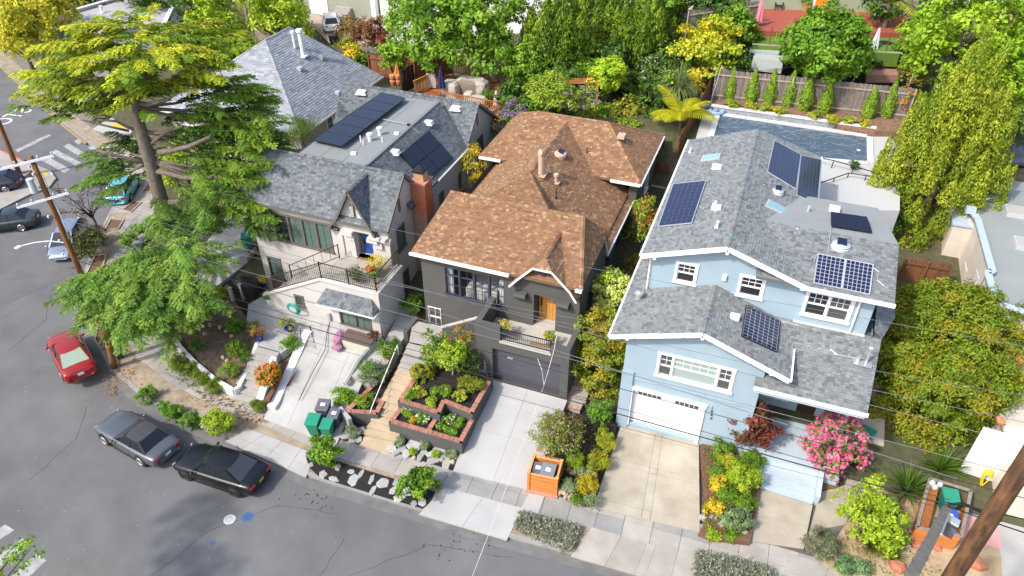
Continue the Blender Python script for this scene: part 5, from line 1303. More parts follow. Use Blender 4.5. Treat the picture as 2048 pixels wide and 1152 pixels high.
def pot(px,py,z,r,h,m,label,pal=GREEN,ph=.35,pr=None,flowers=None,p=None):
 p=g(px,py,z)if p is None else Vector(p); root=thing('potted_plant',label,'potted plant',p)
 mb=MB(); mb.lathe(p,[(r*.65,0),(r*.95,h*.85),(r*1.05,h*.86),(r*1.05,h),(r*.9,h),(r*.85,h*.88)],12); mb.build('pot',PM[m],root,smooth=False)
 rng=rs_(); pr=pr or r*1.3
 crown('foliage',rng,[((p.x,p.y,p.z+h+ph*.45),(pr,pr,ph*.6))],16,pr*.5,14,.1,.06,pal,root,extra=flowers)
 return root
pot(540,607,1.25,.2,.42,'white','small white tapered pot with green plant at the ramp foot')
pot(532,572,1.3,.22,.35,'blue','blue pot with orange plant by the ramp railing',YEL_)
pot(505,588,1.2,.2,.3,'blue','blue pot with red plant beside the covered barbecue',REDP)
pot(579,660,1.3,.28,.2,'blue','round clipped plant in a pot on top of the side steps',OLIVE,.7,.42)
pot(520,680,1.25,.26,.4,'blue','cobalt blue pot with rusty plant at the top of the grey steps',[(.3,.12,.04),(.2,.15,.04)],.6,.4)
pot(749,684,1.3,.24,.42,'blue','tall dark blue glazed pot on the pale patio',REDP,.15)
pot(776,716,1.1,.3,.35,'terracotta','spiky green plant in a terracotta planter by the handrail',GREEN,.9,.5)
pot(712,556,4.35,.35,.3,'brown','dark pot with one red flower on the beige deck',DARKG,.2,flowers=([(.6,.03,.03)],4,.12))
pot(742,551,4.35,.22,.3,'brown','rust coloured plant by the deck railing of the beige house',[(.35,.13,.04)],.35)
pot(757,542,4.35,.3,.35,'grey','large yellow chrysanthemum at the corner of the beige deck',YEL_,.6,.55)
pot(748,563,4.35,.2,.3,'terracotta','orange and green plant at the front deck corner',GREEN,.3)
pot(1010,672,3.3,.22,.5,'grey','tall grey pot with pale flowers at the balcony left end',[(.45,.38,.12),(.3,.3,.1)],.5)
pot(1098,692,3.3,.22,.5,'grey','tall grey pot with yellow green plant at the balcony right end',YELG,.4)
p=g(592,632,1.25); TEAL=mat('teal_hose',(.02,.26,.22),.5,.05); mb=MB()
for i in range(5):
 r=.45-i*.035; mb.tube([(p.x+r*math.cos(a*.449),p.y-.05-i*.02,1.85+r*.8*math.sin(a*.449))for a in range(15)],.03,5)
hs=mb.build('garden_hose',TEAL); tag(hs,'coiled teal garden hose hanging on the beige ramp wall','hose')
p=g(695,692,1.15); sb=thing('storage_box','long pale storage box with brown lid under the beige house window','storage box',p)
a_=[g(686,693,1.15),g(732,706,1.15)]; u_=(a_[1]-a_[0]).normalized(); n_=Vector((u_.y,-u_.x,0)); Lb=1.75
mb=MB(); mb.fbox((a_[0].x,a_[0].y,1.05),u_,n_,0,Lb,0,.62,-.75,0); mb.build('body',mat('sage_plastic',(.50,.49,.38),.6,.05),sb,bevel=.03)
SL(sb,'lid',mat('brown_lid',(.12,.085,.07),.7,.1,4),[(a_[0]+u_*-.04+n_*.04)+Z*.55,(a_[0]+u_*(Lb+.04)+n_*.04)+Z*.55,(a_[0]+u_*(Lb+.04)-n_*.78)+Z*.66,(a_[0]-u_*.04-n_*.78)+Z*.66],(0,0,.06))
p=g(677,690,1.15); STR=mat('pink_towel',(.36,.17,.25),.9,.1,4); mb=MB(); mb.ell((p.x,p.y+.2,1.5),(.34,.46,.42),14,8,jit=.05); mb.ell((p.x+.1,p.y-.3,1.25),(.34,.26,.16),10,6,jit=.1)
sc=mb.build('striped_cover',STR); tag(sc,'pink and purple striped cover over a rounded object on the beige driveway','cover')
m2=MB()
for i in range(9):
 th=-1.2+i*.3; m2.tube([(p.x+.35*math.sin(th),p.y+.2+.47*math.cos(th)*math.cos(a*.35-1.4),1.5+.43*math.cos(th)*math.sin(a*.35+.1))for a in range(9)],.018,4)
so_=m2.build('stripe',mat('pale_stripe',(.62,.45,.58),.9,.05),sc)
mb=MB(); mb.tube([g(620,708,.75),g(600,736,.65),g(575,774,.5)],.09,8); tag(mb.build('rolled_mat',mat('rust_roll',(.24,.07,.035),.9,.1)),'rust brown roll lying along the curved white wall','roll')
mb=MB(); mb.boxb(-9.35,-8.3,27.0,27.65,3.31,3.34); tag(mb.build('doormat',mat('coir_mat',(.40,.20,.07),.95,.25,10)),'large brown coir doormat on the charcoal balcony','doormat')
mb=MB(); p=gy(962,748,26.45)
for i in range(6):mb.tube([(p.x-.35+i*.12+.16*math.cos(a*.6),p.y-.04,p.z+.32*math.sin(a*.6))for a in range(11)],.014,4)
tag(mb.build('wire_trellis',STEEL),'curled grey wire ornament on the wall left of the dark garage','ornament')
def sh(label,px,py,z,r,pal,leaf=(.09,.055),clump=.2,nl=22,cat='shrub',name='shrub',group=None,rzf=.85,**k):
 c=g(px,py,z); s=scl(c)
 return tree(name,label,cat,px,py,z,r,rz=r*s*rzf,pal=pal,leaf=leaf,clump=clump,nl=nl,group=group,gz=k.pop('gz',None),**k)
BOX=[(.10,.21,.025),(.075,.16,.02),(.14,.26,.03)]
for px,py,r,lab in((293,793,22,'round clipped bush by itself at the near kerb end'),(329,818,17,'small clipped ball at the start of the kerb row'),(351,824,19,'middle clipped ball in the kerb row of three'),(379,841,22,'largest clipped ball at the end of the kerb row')):
 sh(lab+' beside the grey convertible',px,py,.5,r,BOX,(.06,.04),.13,40,n=90,group='clipped bushes along the kerb',gz=.1)
for px,py,r,lab in((353,724,18,'first feathery bush at the left end under the white wall'),(376,738,19,'second feathery bush under the white wall'),(403,757,19,'third feathery bush under the white wall'),(432,771,19,'fourth feathery bush at the corner of the white wall'),(516,810,15,'feathery bush at the foot of the grey steps')):
 sh(lab,px,py,.55,r,[(.13,.19,.03),(.09,.15,.025),(.2,.23,.05)],(.16,.02),.16,34,group='feathery bushes along the sidewalk',gz=.12,updir=(0,0,1))
sh('yellow green shrub on the kerb by the black sedan',442,847,.75,33,LIME,(.12,.07),.22,22,gz=.12)
sh('orange flowering shrub on the bed between the steps',534,746,1.3,27,GREEN,(.1,.06),.2,22,extra=([(.70,.20,.02),(.62,.13,.02)],900,.11),gz=.7)
sh('low green mound above the curved white wall',580,690,1.15,22,GREEN,(.1,.06),.2,22,gz=.7)
for px,py,r,pal,lab,ex in((468,652,19,GREEN,'bright green mound at the back of the raised bed',None),(472,697,20,GREEN,'orange dotted plant in the middle of the raised bed',([(.55,.2,.03)],50,.07)),(458,740,17,GREEN,'orange dotted plant at the front of the raised bed',([(.6,.2,.03)],60,.07)),(395,690,15,DARKG,'sparse dark plant at the left of the raised bed',None),(382,655,17,LIME,'spiky lime plant at the rear left of the raised bed',None),(508,655,14,OLIVE,'olive shrub by the path at the top of the raised bed',None),(488,715,12,DARKG,'small dark plant by the stones of the raised bed',None)):
 sh(lab,px,py,1.15,r,pal,(.09,.05),.17,20,extra=ex,gz=.8)
RK=((440,655),(452,662),(463,672),(474,683),(486,690),(420,650),(410,668),(446,715),(455,722))
for px,py in RK:rock(px,py,.95,.14,.11,.12,STONEB,'%s small pale rock from the left across the raised bed'%ORD[sum(q[0]<px for q in RK)],name='rock',flat=False)
OR=[(.12,.24,.025),(.09,.18,.02),(.2,.3,.03),(.05,.11,.02)]
for px,py,r,lab in((648,902,34,'small round leafy tree at the left end of the mulch strip'),(836,966,37,'small round leafy tree at the right end of the mulch strip')):
 sh(lab,px,py,1.1,r,OR,(.17,.09),.24,22,cat='tree',name='street_tree',gz=.15,group='round trees in the mulch strip')
sh('loose green shrub in front of the left planter',686,795,.8,22,[(.17,.28,.03),(.12,.22,.025)],(.12,.06),.2,22,gz=.2)
sh('purple flowering salvia shrub on top of the left planter',745,748,1.45,32,[(.09,.17,.05),(.12,.2,.06)],(.12,.05),.24,20,extra=([(.22,.08,.3),(.3,.12,.3)],110,.08),gz=.9)
sh('orange flowered plant in the lower part of the left planter',728,803,1.15,18,GREEN,(.09,.06),.17,20,extra=([(.6,.18,.03)],60,.08),gz=.85)
sh('fresh green spiky clump between pot and steps',783,695,1.6,20,GREEN,(.22,.03),.2,24,gz=1.1,updir=(0,0,1))
sh('lavender bush at the corner of the left rock bed',705,862,.45,15,SAGE,(.09,.025),.12,30,extra=([(.2,.12,.32)],90,.06),gz=.2)
for px,py,r,pal,lab,ex in((799,885,11,SAGE,'grey green lavender at the foot of the steps',None),(850,890,12,SAGE,'purple topped lavender in the middle of the rock bed',([(.2,.15,.28)],60,.05)),(901,909,12,SAGE,'grey green lavender at the right end of the rock bed',None),(825,904,8,LIME,'small lime succulent between flagstones on the left',None),(873,908,8,LIME,'small lime succulent between flagstones on the right',None)):
 sh(lab,px,py,.38,r,pal,(.08,.025),.1,30,extra=ex,gz=.2)
for px,py,r,pal,lab,ex in((823,791,10,GREEN,'small dark green ball at the left of the upper planter',None),(838,784,13,YELG,'cream variegated plant at the left of the upper planter',([(.6,.6,.35)],60,.06)),(862,804,9,LIME,'lime green ball at the front of the upper planter',None),(870,781,9,GREEN,'green rosette in the middle of the upper planter',None),(893,783,13,GREEN,'orange tinted shrub in the middle of the upper planter',([(.6,.25,.05)],50,.07)),(920,792,14,YELG,'pale variegated plant near the right wall of upper planter',([(.65,.65,.4)],60,.06)),(937,773,24,OLIVE,'olive mounded shrub at the right of the upper planter',None),(957,770,9,LIME,'lime ball at the corner by the garage',None),(845,747,24,OLIVE,'olive mounded shrub at the left of the upper planter',None)):
 sh(lab,px,py,1.85,r,pal,(.09,.06),.14,24,extra=ex,gz=1.55)
for px,py,r,pal,lab,ex in((816,826,13,GREEN,'white flowered plant at the left of the lower planter',([(.75,.75,.7)],35,.09)),(828,838,8,[(.34,.24,.02),(.26,.2,.02)],'golden moss ball in the lower left planter',None),(850,837,14,GREEN,'white flowered plant in the lower planter by the divider',([(.8,.8,.76)],50,.1)),(901,840,14,GREEN,'white flowered plant in the lower right planter',([(.8,.8,.76)],40,.09)),(888,823,8,DARKG,'dark seedling at the rear of the lower right planter',None),(920,840,5,GREEN,'seedling near the driveway wall of the lower planter',None),(880,852,5,GREEN,'seedling at the left of the lower right planter',None),(893,860,5,GREEN,'seedling at the front of the lower right planter',None),(907,862,6,GREEN,'seedling in the front corner of the lower planter',None),(918,850,5,GREEN,'tiny seedling by the inner driveway wall',None)):
 sh(lab,px,py,1.15,r,pal,(.08,.06),.11,22,extra=ex,gz=.98)
tree('japanese_maple','lime green small maple in front of the charcoal garage wall','tree',903,710,3.0,34,pal=LIME,leaf=(.16,.09),clump=.28,gz=1.55,bark=BARKL,tr=.06)
tree('rose_bush','climbing rose with red blooms against the charcoal wall','shrub',870,695,3.0,30,rz=1.0,pal=GREEN,leaf=(.15,.09),clump=.28,gz=1.55,extra=([(.55,.04,.03),(.5,.12,.03)],60,.12))
tree('climbing_vine','thin climbing vine with orange tips on the sloping stair wall','vine',925,668,3.6,24,rz=.5,ryf=.5,pal=[(.14,.2,.03),(.2,.14,.04)],leaf=(.12,.07),clump=.22,gz=1.55,nl=14,extra=([(.55,.15,.05)],60,.1),n=26)
tree('climbing_vine','vine hanging on the charcoal wall beside the house number','vine',945,730,2.2,20,rz=.8,ryf=.5,pal=DARKG,leaf=(.13,.08),clump=.24,gz=1.55,nl=14,n=26)
tree('side_shrub','green shrub in the gap between the beige and charcoal houses','shrub',826,607,2.0,20,pal=GREEN,leaf=(.16,.1),clump=.3,gz=1.2)
tree('bamboo','yellow bamboo clump in the gap behind the brick chimney','bamboo',952,350,5.3,22,rz=2.2,ryf=.8,pal=YEL_,leaf=(.3,.05),clump=.5,updir=(0,0,1),gz=2.6)
tree('side_tree','lime and cream leafy shrub between charcoal and blue houses','shrub',1222,592,4.6,46,rz=1.7,pal=[(.34,.42,.06),(.24,.34,.04),(.5,.52,.22)],leaf=(.17,.11),clump=.34,extra=([(.6,.45,.42)],60,.12))
tree('privet_hedge','tall olive hedge tree beside the lower blue wall','tree',1200,718,2.8,54,rz=2.5,ryf=.85,lobes=[((0,0,.55),(.85,.85,.5)),((0,0,-.1),(1,1,.6)),((.05,0,-.65),(.85,.85,.4))],n=420,pal=[(.17,.22,.03),(.11,.16,.025),(.3,.22,.03),(.2,.25,.03)],leaf=(.14,.08),clump=.32,gz=.6,nl=34)
tree('rusty_shrub','red tipped shrub leaning over the top of the olive hedge','shrub',1200,655,4.5,30,rz=.6,pal=[(.25,.13,.04),(.2,.2,.04),(.3,.1,.04)],leaf=(.12,.06),clump=.28,gz=1)
tree('photinia','tall photinia with red tips beside the blue roof edge','shrub',1287,455,4.6,34,rz=2.2,pal=[(.2,.3,.03),(.14,.23,.03),(.34,.08,.03)],wts=(3,3,1),leaf=(.18,.09),clump=.38,extra=([(.45,.07,.03)],220,.16))
tree('side_shrub','shaded shrub low between charcoal and blue houses','shrub',1272,535,2.6,26,rz=1.2,pal=[(.16,.18,.03),(.2,.16,.04)],leaf=(.14,.08),clump=.32)
sh('round bright green shrub at the left corner of the blue house',1197,822,1.1,27,BOX,(.1,.06),.2,26,gz=.35)
tree('abelia','wide flowering abelia with bronze leaves above the cedar enclosure','shrub',1130,868,1.5,58,rz=1.0,pal=[(.16,.2,.04),(.12,.15,.03),(.28,.13,.05),(.1,.16,.03)],leaf=(.11,.06),clump=.3,nl=24,extra=([(.7,.55,.5),(.45,.2,.15)],420,.07),gz=.35)
for px,py,r,pal,lab in((1210,880,21,YELG,'golden conifer nearest the blue garage'),(1195,922,22,YELG,'golden conifer in the middle of the driveway bed'),(1171,971,24,[(.44,.34,.03),(.34,.3,.03)],'golden yellow conifer at the front of the driveway bed'),(1152,921,18,LIME,'lime leafy plant beside the cedar enclosure'),(1137,972,15,SAGE,'grey green low plant at the enclosure corner'),(1180,1000,10,SAGE,'grey green tuft at the front tip of the driveway bed'),(1155,1000,8,GREEN,'little green tuft at the sidewalk edge of the bed'),(1176,948,14,SAGE,'silver green plant between the golden conifers')):
 sh(lab,px,py,.75,r,pal,(.15,.03),.18,28,gz=.35,updir=(0,0,1)if r>20 else None)
RK=((1128,988),(1133,994),(1137,980),(1142,995),(1168,1002),(1120,985),(1146,948),(1139,940))
for px,py in RK:rock(px,py,.3,.18,.14,.22,STONEB,'%s rounded tan rock from the left beside the cedar enclosure'%ORD[sum(q[0]<px for q in RK)],name='rock',flat=False)
for px,py,r,pal,lab,hz in((1447,897,24,GREEN,'green cushion nearest the blue wall in the shrub bed',.7),(1453,920,20,YELG,'golden tinged cushion below the red maple',.7),(1440,950,22,GREEN,'green cushion in the middle left of the shrub bed',.7),(1437,968,19,YEL_,'golden yellow ball at the middle of the driveway edge',.65),(1433,1016,19,YEL_,'golden yellow ball near the front of the driveway edge',.6),(1455,995,22,GREEN,'low green mat between the two golden balls',.55),(1475,1040,32,[(.16,.22,.13),(.12,.18,.10),(.2,.26,.16)],'grey green succulent mound at the sidewalk corner',.6),(1490,955,34,LIME,'tall lime leafed shrub in the middle of the bed',1.1),(1490,1000,20,GREEN,'green filler shrub by the pale blue steps',.7),(1505,925,26,GREEN,'loose green shrub below the red maple by the walk',.9),(1461,1070,12,GREEN,'green tuft on the sidewalk edge of the shrub bed',.35),(1425,1070,12,LIME,'grass tuft at the foot of the stone edge',.35)):
 sh(lab,px,py,hz,r,pal,(.12,.05),.18,26,gz=.35)
tree('japanese_maple','dark red maple tree in front of the blue house','tree',1507,848,2.3,50,rz=1.3,pal=REDP,leaf=(.17,.1),clump=.32,nl=24,gz=.4,lobes=[((0,.1,.05),(.7,.7,.6)),((.25,0,.75),(.3,.3,.5)),((-.7,0,-.1),(.35,.35,.28)),((.6,0,-.35),(.5,.4,.4)),((-.1,-.2,-.5),(.6,.5,.4))])
tree('crepe_myrtle','pink flowering shrub leaning over the pale blue walk','shrub',1660,884,2.0,58,rz=1.35,pal=[(.10,.2,.03),(.13,.24,.03)],leaf=(.13,.08),clump=.3,nl=20,extra=([(.85,.16,.32),(.80,.24,.38),(.72,.09,.24)],3400,.17),gz=.3,lobes=[((-.35,-.1,.0),(.55,.6,.7)),((.1,.2,.5),(.5,.5,.5)),((.5,.2,.2),(.5,.5,.5)),((.0,-.4,-.5),(.55,.45,.4)),((.3,-.4,-.7),(.4,.3,.35)),((.55,-.2,-.2),(.45,.5,.6))])
cart('green_cart','green wheeled bin half hidden behind the pink flowers',1722,893,.3,1.1,.62,GRN,GRNL,-.4,'bins behind the pink shrub')
cart('black_cart','black wheeled bin in front of the green one by the pink shrub',1707,935,.3,.95,.55,BLACKM,mat('black_lid',(.05,.055,.06),.4,.05),-.4,'bins behind the pink shrub')
cart('blue_cart','blue grey recycling bin near the porch of the blue house',1698,858,.4,.9,.55,GRY,mat('blue_grey_lid',(.15,.22,.32),.5,.05),-.2,'bins behind the pink shrub')
tree('lime_maple','lime green lace leaf maple by the side walk','tree',1735,1030,1.7,62,rz=1.5,pal=LIME,leaf=(.16,.1),clump=.3,nl=26,gz=.2,lobes=[((-.1,0,0),(.6,.6,.7)),((-.6,.1,.3),(.3,.3,.4)),((-.15,.3,.95),(.22,.22,.4)),((.5,.1,.3),(.5,.45,.4)),((.45,-.3,-.4),(.55,.5,.6)),((-.4,0,.75),(.2,.2,.3))])
sh('dense mid green shrub right of the lime maple',1770,1050,1.1,42,GREEN,(.12,.07),.22,26,gz=.2)
sh('grey twiggy lavender at the corner of the side walk',1642,1085,.6,36,[(.2,.19,.17),(.12,.17,.08),(.15,.13,.13)],(.12,.03),.2,28,gz=.2)
sh('low blue green cushion at the lower edge of the garden',1693,1130,.45,22,[(.14,.22,.12),(.1,.17,.1)],(.09,.05),.16,26,gz=.2)
sh('small blue green cushion by the grass tuft',1722,1135,.45,17,[(.16,.24,.14),(.1,.17,.1)],(.09,.05),.16,26,gz=.2)
tuft('grass_tuft','olive ornamental grass tuft under the lime maple','grass',g(1743,1098,.2),260,1.1,.035,[(.2,.22,.03),(.28,.27,.05),(.12,.16,.02)])
tuft('grass_tuft','darker ornamental grass beside the olive tuft','grass',g(1783,1110,.2),160,.8,.035,[(.12,.18,.03),(.18,.22,.04)])
for px,py,a,lb in((1795,1135,.4,'near the grass tuft'),(1948,1128,.5,'right of the close pole foot'),(1833,1090,.3,'at the left cedar screen corner'),(1872,1095,.25,'in front of the cedar screen')):rock(px,py,.2,a,a*.8,a*.7,mat('red_rock',(.40,.15,.09),.9,.2,4,.3,20),'reddish boulder on dry soil '+lb,name='boulder',flat=False)
for px,py in((1935,993),(1945,996),(1955,1000),(1966,1003),(1978,1005)):rock(px,py,.2,.22,.18,.25,MATS['red_rock'],'%s red rock from the left below the white wall with the hose'%ORD[(px-1935)//10],name='rock',flat=False)
tuft('yucca','spiky green yucca at the left end of the cedar screen','yucca',g(1812,985,.4),150,1.5,.09,GREEN,spread=1.0,droop=.5)
tuft('yucca','spiky yucca half hidden under the big round tree','yucca',g(1880,940,.8),130,1.5,.09,GREEN,spread=1.0,droop=.4)
tree('laurel_tree','huge rounded evergreen tree between the blue house and white wall','tree',1885,735,3.4,128,rz=3.6,pal=[(.125,.19,.02),(.09,.15,.016),(.165,.21,.022),(.23,.19,.022)],leaf=(.2,.085),clump=.45,nl=46,n=1300,gz=.5,tr=.25,lobes=[((.1,.5,.36),(1.02,.72,.5)),((-.02,-.18,-.08),(.98,.62,.5)),((-.1,-.5,-.62),(.82,.5,.42)),((.5,-.1,-.05),(.5,.5,.5)),((-.5,.1,.1),(.5,.5,.45))],shell=.72)
for px0,lab in(([(1030,1058),(1040,1030),(1160,1060),(1140,1105),(1100,1090)],'silver leaved groundcover in the kerb strip before the charcoal driveway'),([(1385,1152),(1390,1105),(1420,1110),(1540,1140),(1570,1175),(1400,1180)],'silver leaved groundcover in the kerb strip before the blue house')):
 P_=[g(x,y,.2)for x,y in px0]; xs=[p.x for p in P_]; ys=[p.y for p in P_]
 rng=rs_(); n=2600; pts=np.stack([rng.uniform(min(xs),max(xs),n),rng.uniform(min(ys),max(ys),n)],1)
 poly=[(p.x,p.y)for p in P_]
 def inp(x,y):
  c=False
  for i in range(len(poly)):
   (ax,ay),(bx,by)=poly[i],poly[i-1]
   if(ay>y)!=(by>y)and x<(bx-ax)*(y-ay)/(by-ay)+ax:c=not c
  return c
 keep=np.array([inp(*p)for p in pts]); pts=pts[keep]
 Pp=np.concatenate([pts,.22+rng.rand(len(pts),1)*.3],1); N_=rng.normal(size=Pp.shape)*.5+np.array([0,0,.7])
 Pp=np.repeat(Pp,4,0)+rng.normal(size=(len(Pp)*4,3))*.06; N_=np.repeat(N_,4,0)+rng.normal(size=Pp.shape)*.6
 pal=np.array([(.34,.36,.26),(.24,.27,.18),(.45,.46,.36),(.2,.2,.12)])
 o=quads_mesh('groundcover',leaf_quads(Pp,N_,.17,.05,rng,np.tile([0,0,1.],(len(Pp),1))),pal[rng.choice(4,len(Pp))]*(1+rng.normal(size=(len(Pp),1))*.12),LEAF); stuff(o); tag(o,lab,'groundcover')
mb=MB()
for cx,cy,sx,sy,n in((440,800,22,10,90),(520,838,25,5,120),(245,745,22,14,120),(225,780,14,10,60),(478,830,26,8,60),(618,785,8,4,35),(660,690,20,8,20),(270,690,20,10,80),(430,790,40,8,60)):
 for i in range(n):
  p=g(cx+R.gauss(0,sx),cy+R.gauss(0,sy),.18); a=R.uniform(0,6.28); r=R.uniform(.02,.055)
  z=.162 if seg_dist(np.array([p.x]),np.array([p.y]),CURB)[0]<3.4 else.3
  if p.y>24:z=T(p.x,p.y)+.03
  mb.box((p.x,p.y,z),(r*2,r,.01),a)
o=mb.build('fallen_leaves',LEAFY); stuff(o); tag(o,'rust brown fallen leaves drifted along the sidewalk and kerb','leaves')
rg=rs_()
for poly_,z,n,lb in(([(1405,1060),(1405,895),(1470,865),(1540,830),(1522,930),(1495,1075)],.42,900,'low weeds between the shrubs of the bed by the buff driveway'),([(1120,810),(1235,815),(1215,890),(1178,1000),(1115,980),(1085,900)],.37,420,'sprigs on the mulch between white and buff driveways'),([(1650,1110),(1700,1055),(1800,990),(1830,1100),(1900,1150),(1700,1150)],.21,420,'dry weeds on the sandy soil under the lime maple'),([(365,690),(470,770),(510,690),(470,620),(420,610)],1.0,500,'small weeds scattered over the raised bed'),([(340,725),(440,790),(520,825),(500,835),(410,800),(330,745)],.17,300,'leaf bits under the feathery bushes')):
 P_=[g(x,y,z)for x,y in poly_]; xs=[p.x for p in P_]; ys=[p.y for p in P_]; poly=[(p.x,p.y)for p in P_]
 pts=np.stack([rg.uniform(min(xs),max(xs),n*2),rg.uniform(min(ys),max(ys),n*2)],1); pts=pts[[inp(*p)for p in pts]][:n]
 zz=np.array([(zt_(p)if z==1.0 else z)+.03 for p in pts]); Pp=np.repeat(np.concatenate([pts,zz[:,None]],1),3,0); Pp[:,:2]+=rg.normal(size=(len(Pp),2))*.05
 N_=rg.normal(size=Pp.shape)*.6+np.array([0,0,.8]); pal=np.array([(.12,.2,.03),(.2,.24,.05),(.2,.11,.05),(.3,.2,.1)])
 o=quads_mesh('weeds',leaf_quads(Pp,N_,.1,.05,rg),pal[rg.choice(4,len(Pp))],LEAF); stuff(o); tag(o,lb,'weeds')
TYRE=mat('tyre',(.018,.018,.02),.9,.05); RIM=mat('alloy_rim',(.45,.45,.47),.35,.05,4,metal=.7); RIMD=mat('dark_rim',(.03,.03,.03),.4,0)
CARGL=glassmat('car_glass',(.012,.016,.02),0,.03); CARGG=glassmat('car_glass_green',(.16,.22,.16),0,.05); TAIL=mat('tail_red',(.45,.01,.012),.25,0); LAMP=mat('head_lamp',(.25,.26,.28),.15,0); PLATE=mat('plate_white',(.7,.7,.72),.5,.2,60)
def paint(name,c,metal=.3):
 m=mat('paint_'+name,c,.32,.03,2,metal=metal,spec=.5)
 m.node_tree.nodes['Principled BSDF'].inputs['Coat Weight'].default_value=.35; m.node_tree.nodes['Principled BSDF'].inputs['Coat Roughness'].default_value=.05
 return m
def car(name,label,p,heading,L,W,H,pm,style='sedan',roofm=None,rim=RIM,cat='car',plate=True,rear_glass=CARGL,group='cars parked along the street',wf=None,wb=None,tail=TAIL):
 root=thing(name,label,cat,p,group,heading); hw=W/2
 def put(mb,nm,m,par_=root,**k):
  o=mb.build(nm,m,None,**k); o.parent=par_; return o
 hb=H*.66
 if style=='hatch':
  st_=[(-.5,.72,.36,.72),(-.49,.86,.26,.86),(-.46,.93,.22,hb*.97),(-.3,.99,.2,hb*1.0),(.0,1.0,.2,hb),(.2,1.0,.2,hb*.97),(.36,.96,.2,hb*.82),(.45,.88,.22,hb*.7),(.49,.76,.28,.56),(.5,.64,.34,.48)]
  gA,gB,gC,gD=.30,.08,-.32,-.455
 elif style=='coupe':
  st_=[(-.5,.74,.36,.70),(-.49,.88,.25,.86),(-.46,.94,.2,hb*.99),(-.33,1.0,.19,hb*1.02),(-.15,1.0,.18,hb),(.12,.98,.18,hb*.97),(.22,.98,.18,hb*.96),(.38,.95,.19,hb*.88),(.46,.88,.22,hb*.76),(.49,.8,.27,.62),(.5,.72,.32,.52)]
  gA,gB,gC,gD=.12,-.05,-.25,-.36
 elif style=='suv':
  st_=[(-.5,.74,.42,.82),(-.49,.88,.32,.98),(-.46,.95,.28,hb*1.0),(-.3,1.0,.27,hb*1.02),(.0,1.0,.26,hb),(.2,1.0,.26,hb*.97),(.36,.97,.26,hb*.88),(.45,.9,.28,hb*.78),(.49,.8,.33,.7),(.5,.7,.4,.6)]
  gA,gB,gC,gD=.25,.06,-.36,-.46
 else:
  st_=[(-.5,.74,.36,.74),(-.49,.88,.25,.88),(-.465,.94,.2,hb*1.0),(-.36,.99,.19,hb*1.03),(-.15,1.0,.18,hb*1.0),(.12,1.0,.18,hb*.97),(.22,.99,.18,hb*.95),(.37,.96,.19,hb*.85),(.46,.88,.22,hb*.73),(.49,.78,.27,.6),(.5,.68,.32,.52)]
  gA,gB,gC,gD=.20,.04,-.2,-.36
 mb=MB(); n=None
 for i,(x,wf_,zl,zt)in enumerate(st_):
  y=hw*wf_; ring=[(0,zl),(y*.8,zl),(y*.97,zl+.1),(y,zl+.5*(zt-zl)),(y*.985,zt-.13),(y*.9,zt-.015),(y*.5,zt+.012),(0,zt+.016)]
  full=ring+[(-a,b)for a,b in ring[-2:0:-1]]
  n=len(full); mb.v+=[(x*L,a,b)for a,b in full]
  if i:
   o=(i-1)*n
   for j in range(n):mb.f.append([o+j,o+(j+1)%n,o+n+(j+1)%n,o+n+j]); mb.m.append(0)
 mb.f.append(list(range(n))); mb.m.append(0); mb.f.append([(len(st_)-1)*n+j for j in range(n)][::-1]); mb.m.append(0)
 put(mb,'body',pm,smooth=True,subsurf=2)
 def zb(x):
  return float(np.interp(x,[s[0]for s in st_],[s[3]for s in st_]))
 yb,yr=hw*.87,hw*.64; zr=H-.05
 Wd=lambda xa,xb,za,zb_,ya,yb2:[(xa*L,-ya,za),(xa*L,ya,za),(xb*L,yb2,zb_),(xb*L,-yb2,zb_)]
 q=Wd(gA,gB,zb(gA)-.02,zr,yb*.95,yr); mb=MB(); mb.slab(q,(.02,0,.012)); put(mb,'windscreen',CARGL if style!='sedan_g' else CARGG)
 q=Wd(gD,gC,zb(gD)-.02,zr,yb*.92,yr*.97); mb=MB(); mb.slab(q,(-.02,0,.012)); put(mb,'rear_window',rear_glass)
 for s in(-1,1):
  q=[(gA*L,s*yb*.97,zb(gA)-.03),(gB*L,s*yr,zr),(gC*L,s*yr*.98,zr),(gD*L,s*yb*.94,zb(gD)-.03)]
  mb=MB(); mb.slab(q,(0,s*.02,.004)); put(mb,'side_window',CARGL)
  xm=(gB+gC)/2+.02
  mb=MB(); mb.bar((xm*L,s*(yb*.98+.012),zb(xm)-.02),(xm*L,s*(yr+.015),zr),.07,.03); put(mb,'pillar',BLACKM)
  for a,b,ya,yb2 in((gA,gB,yb*.96,yr),(gD,gC,yb*.93,yr*.98)):
   mb=MB(); mb.bar((a*L,s*ya,zb(a)-.02),(b*L,s*yb2,zr+.01),.09,.05); put(mb,'pillar',roofm or pm)
 mb=MB(); xs=[gC-.012,gC+.03,(gB+gC)/2,gB-.03,gB+.012]; k=0
 for i,x in enumerate(xs):
  zc=H-(.035 if i in(0,4)else.008 if i in(1,3)else 0)
  for yy,dz in((-1.06,-.05),(-.8,-.012),(0,0),(.8,-.012),(1.06,-.05)):mb.v.append((x*L,yy*yr,zc+dz))
  if i:
   for j in range(4):o=(i-1)*5+j; mb.f.append([o,o+1,o+6,o+5]); mb.m.append(0)
 ro=put(mb,'roof',roofm or pm,smooth=True,subsurf=1)
 wb=wb or L*.58; r=.335 if style!='suv' else.36
 xo=L*.01
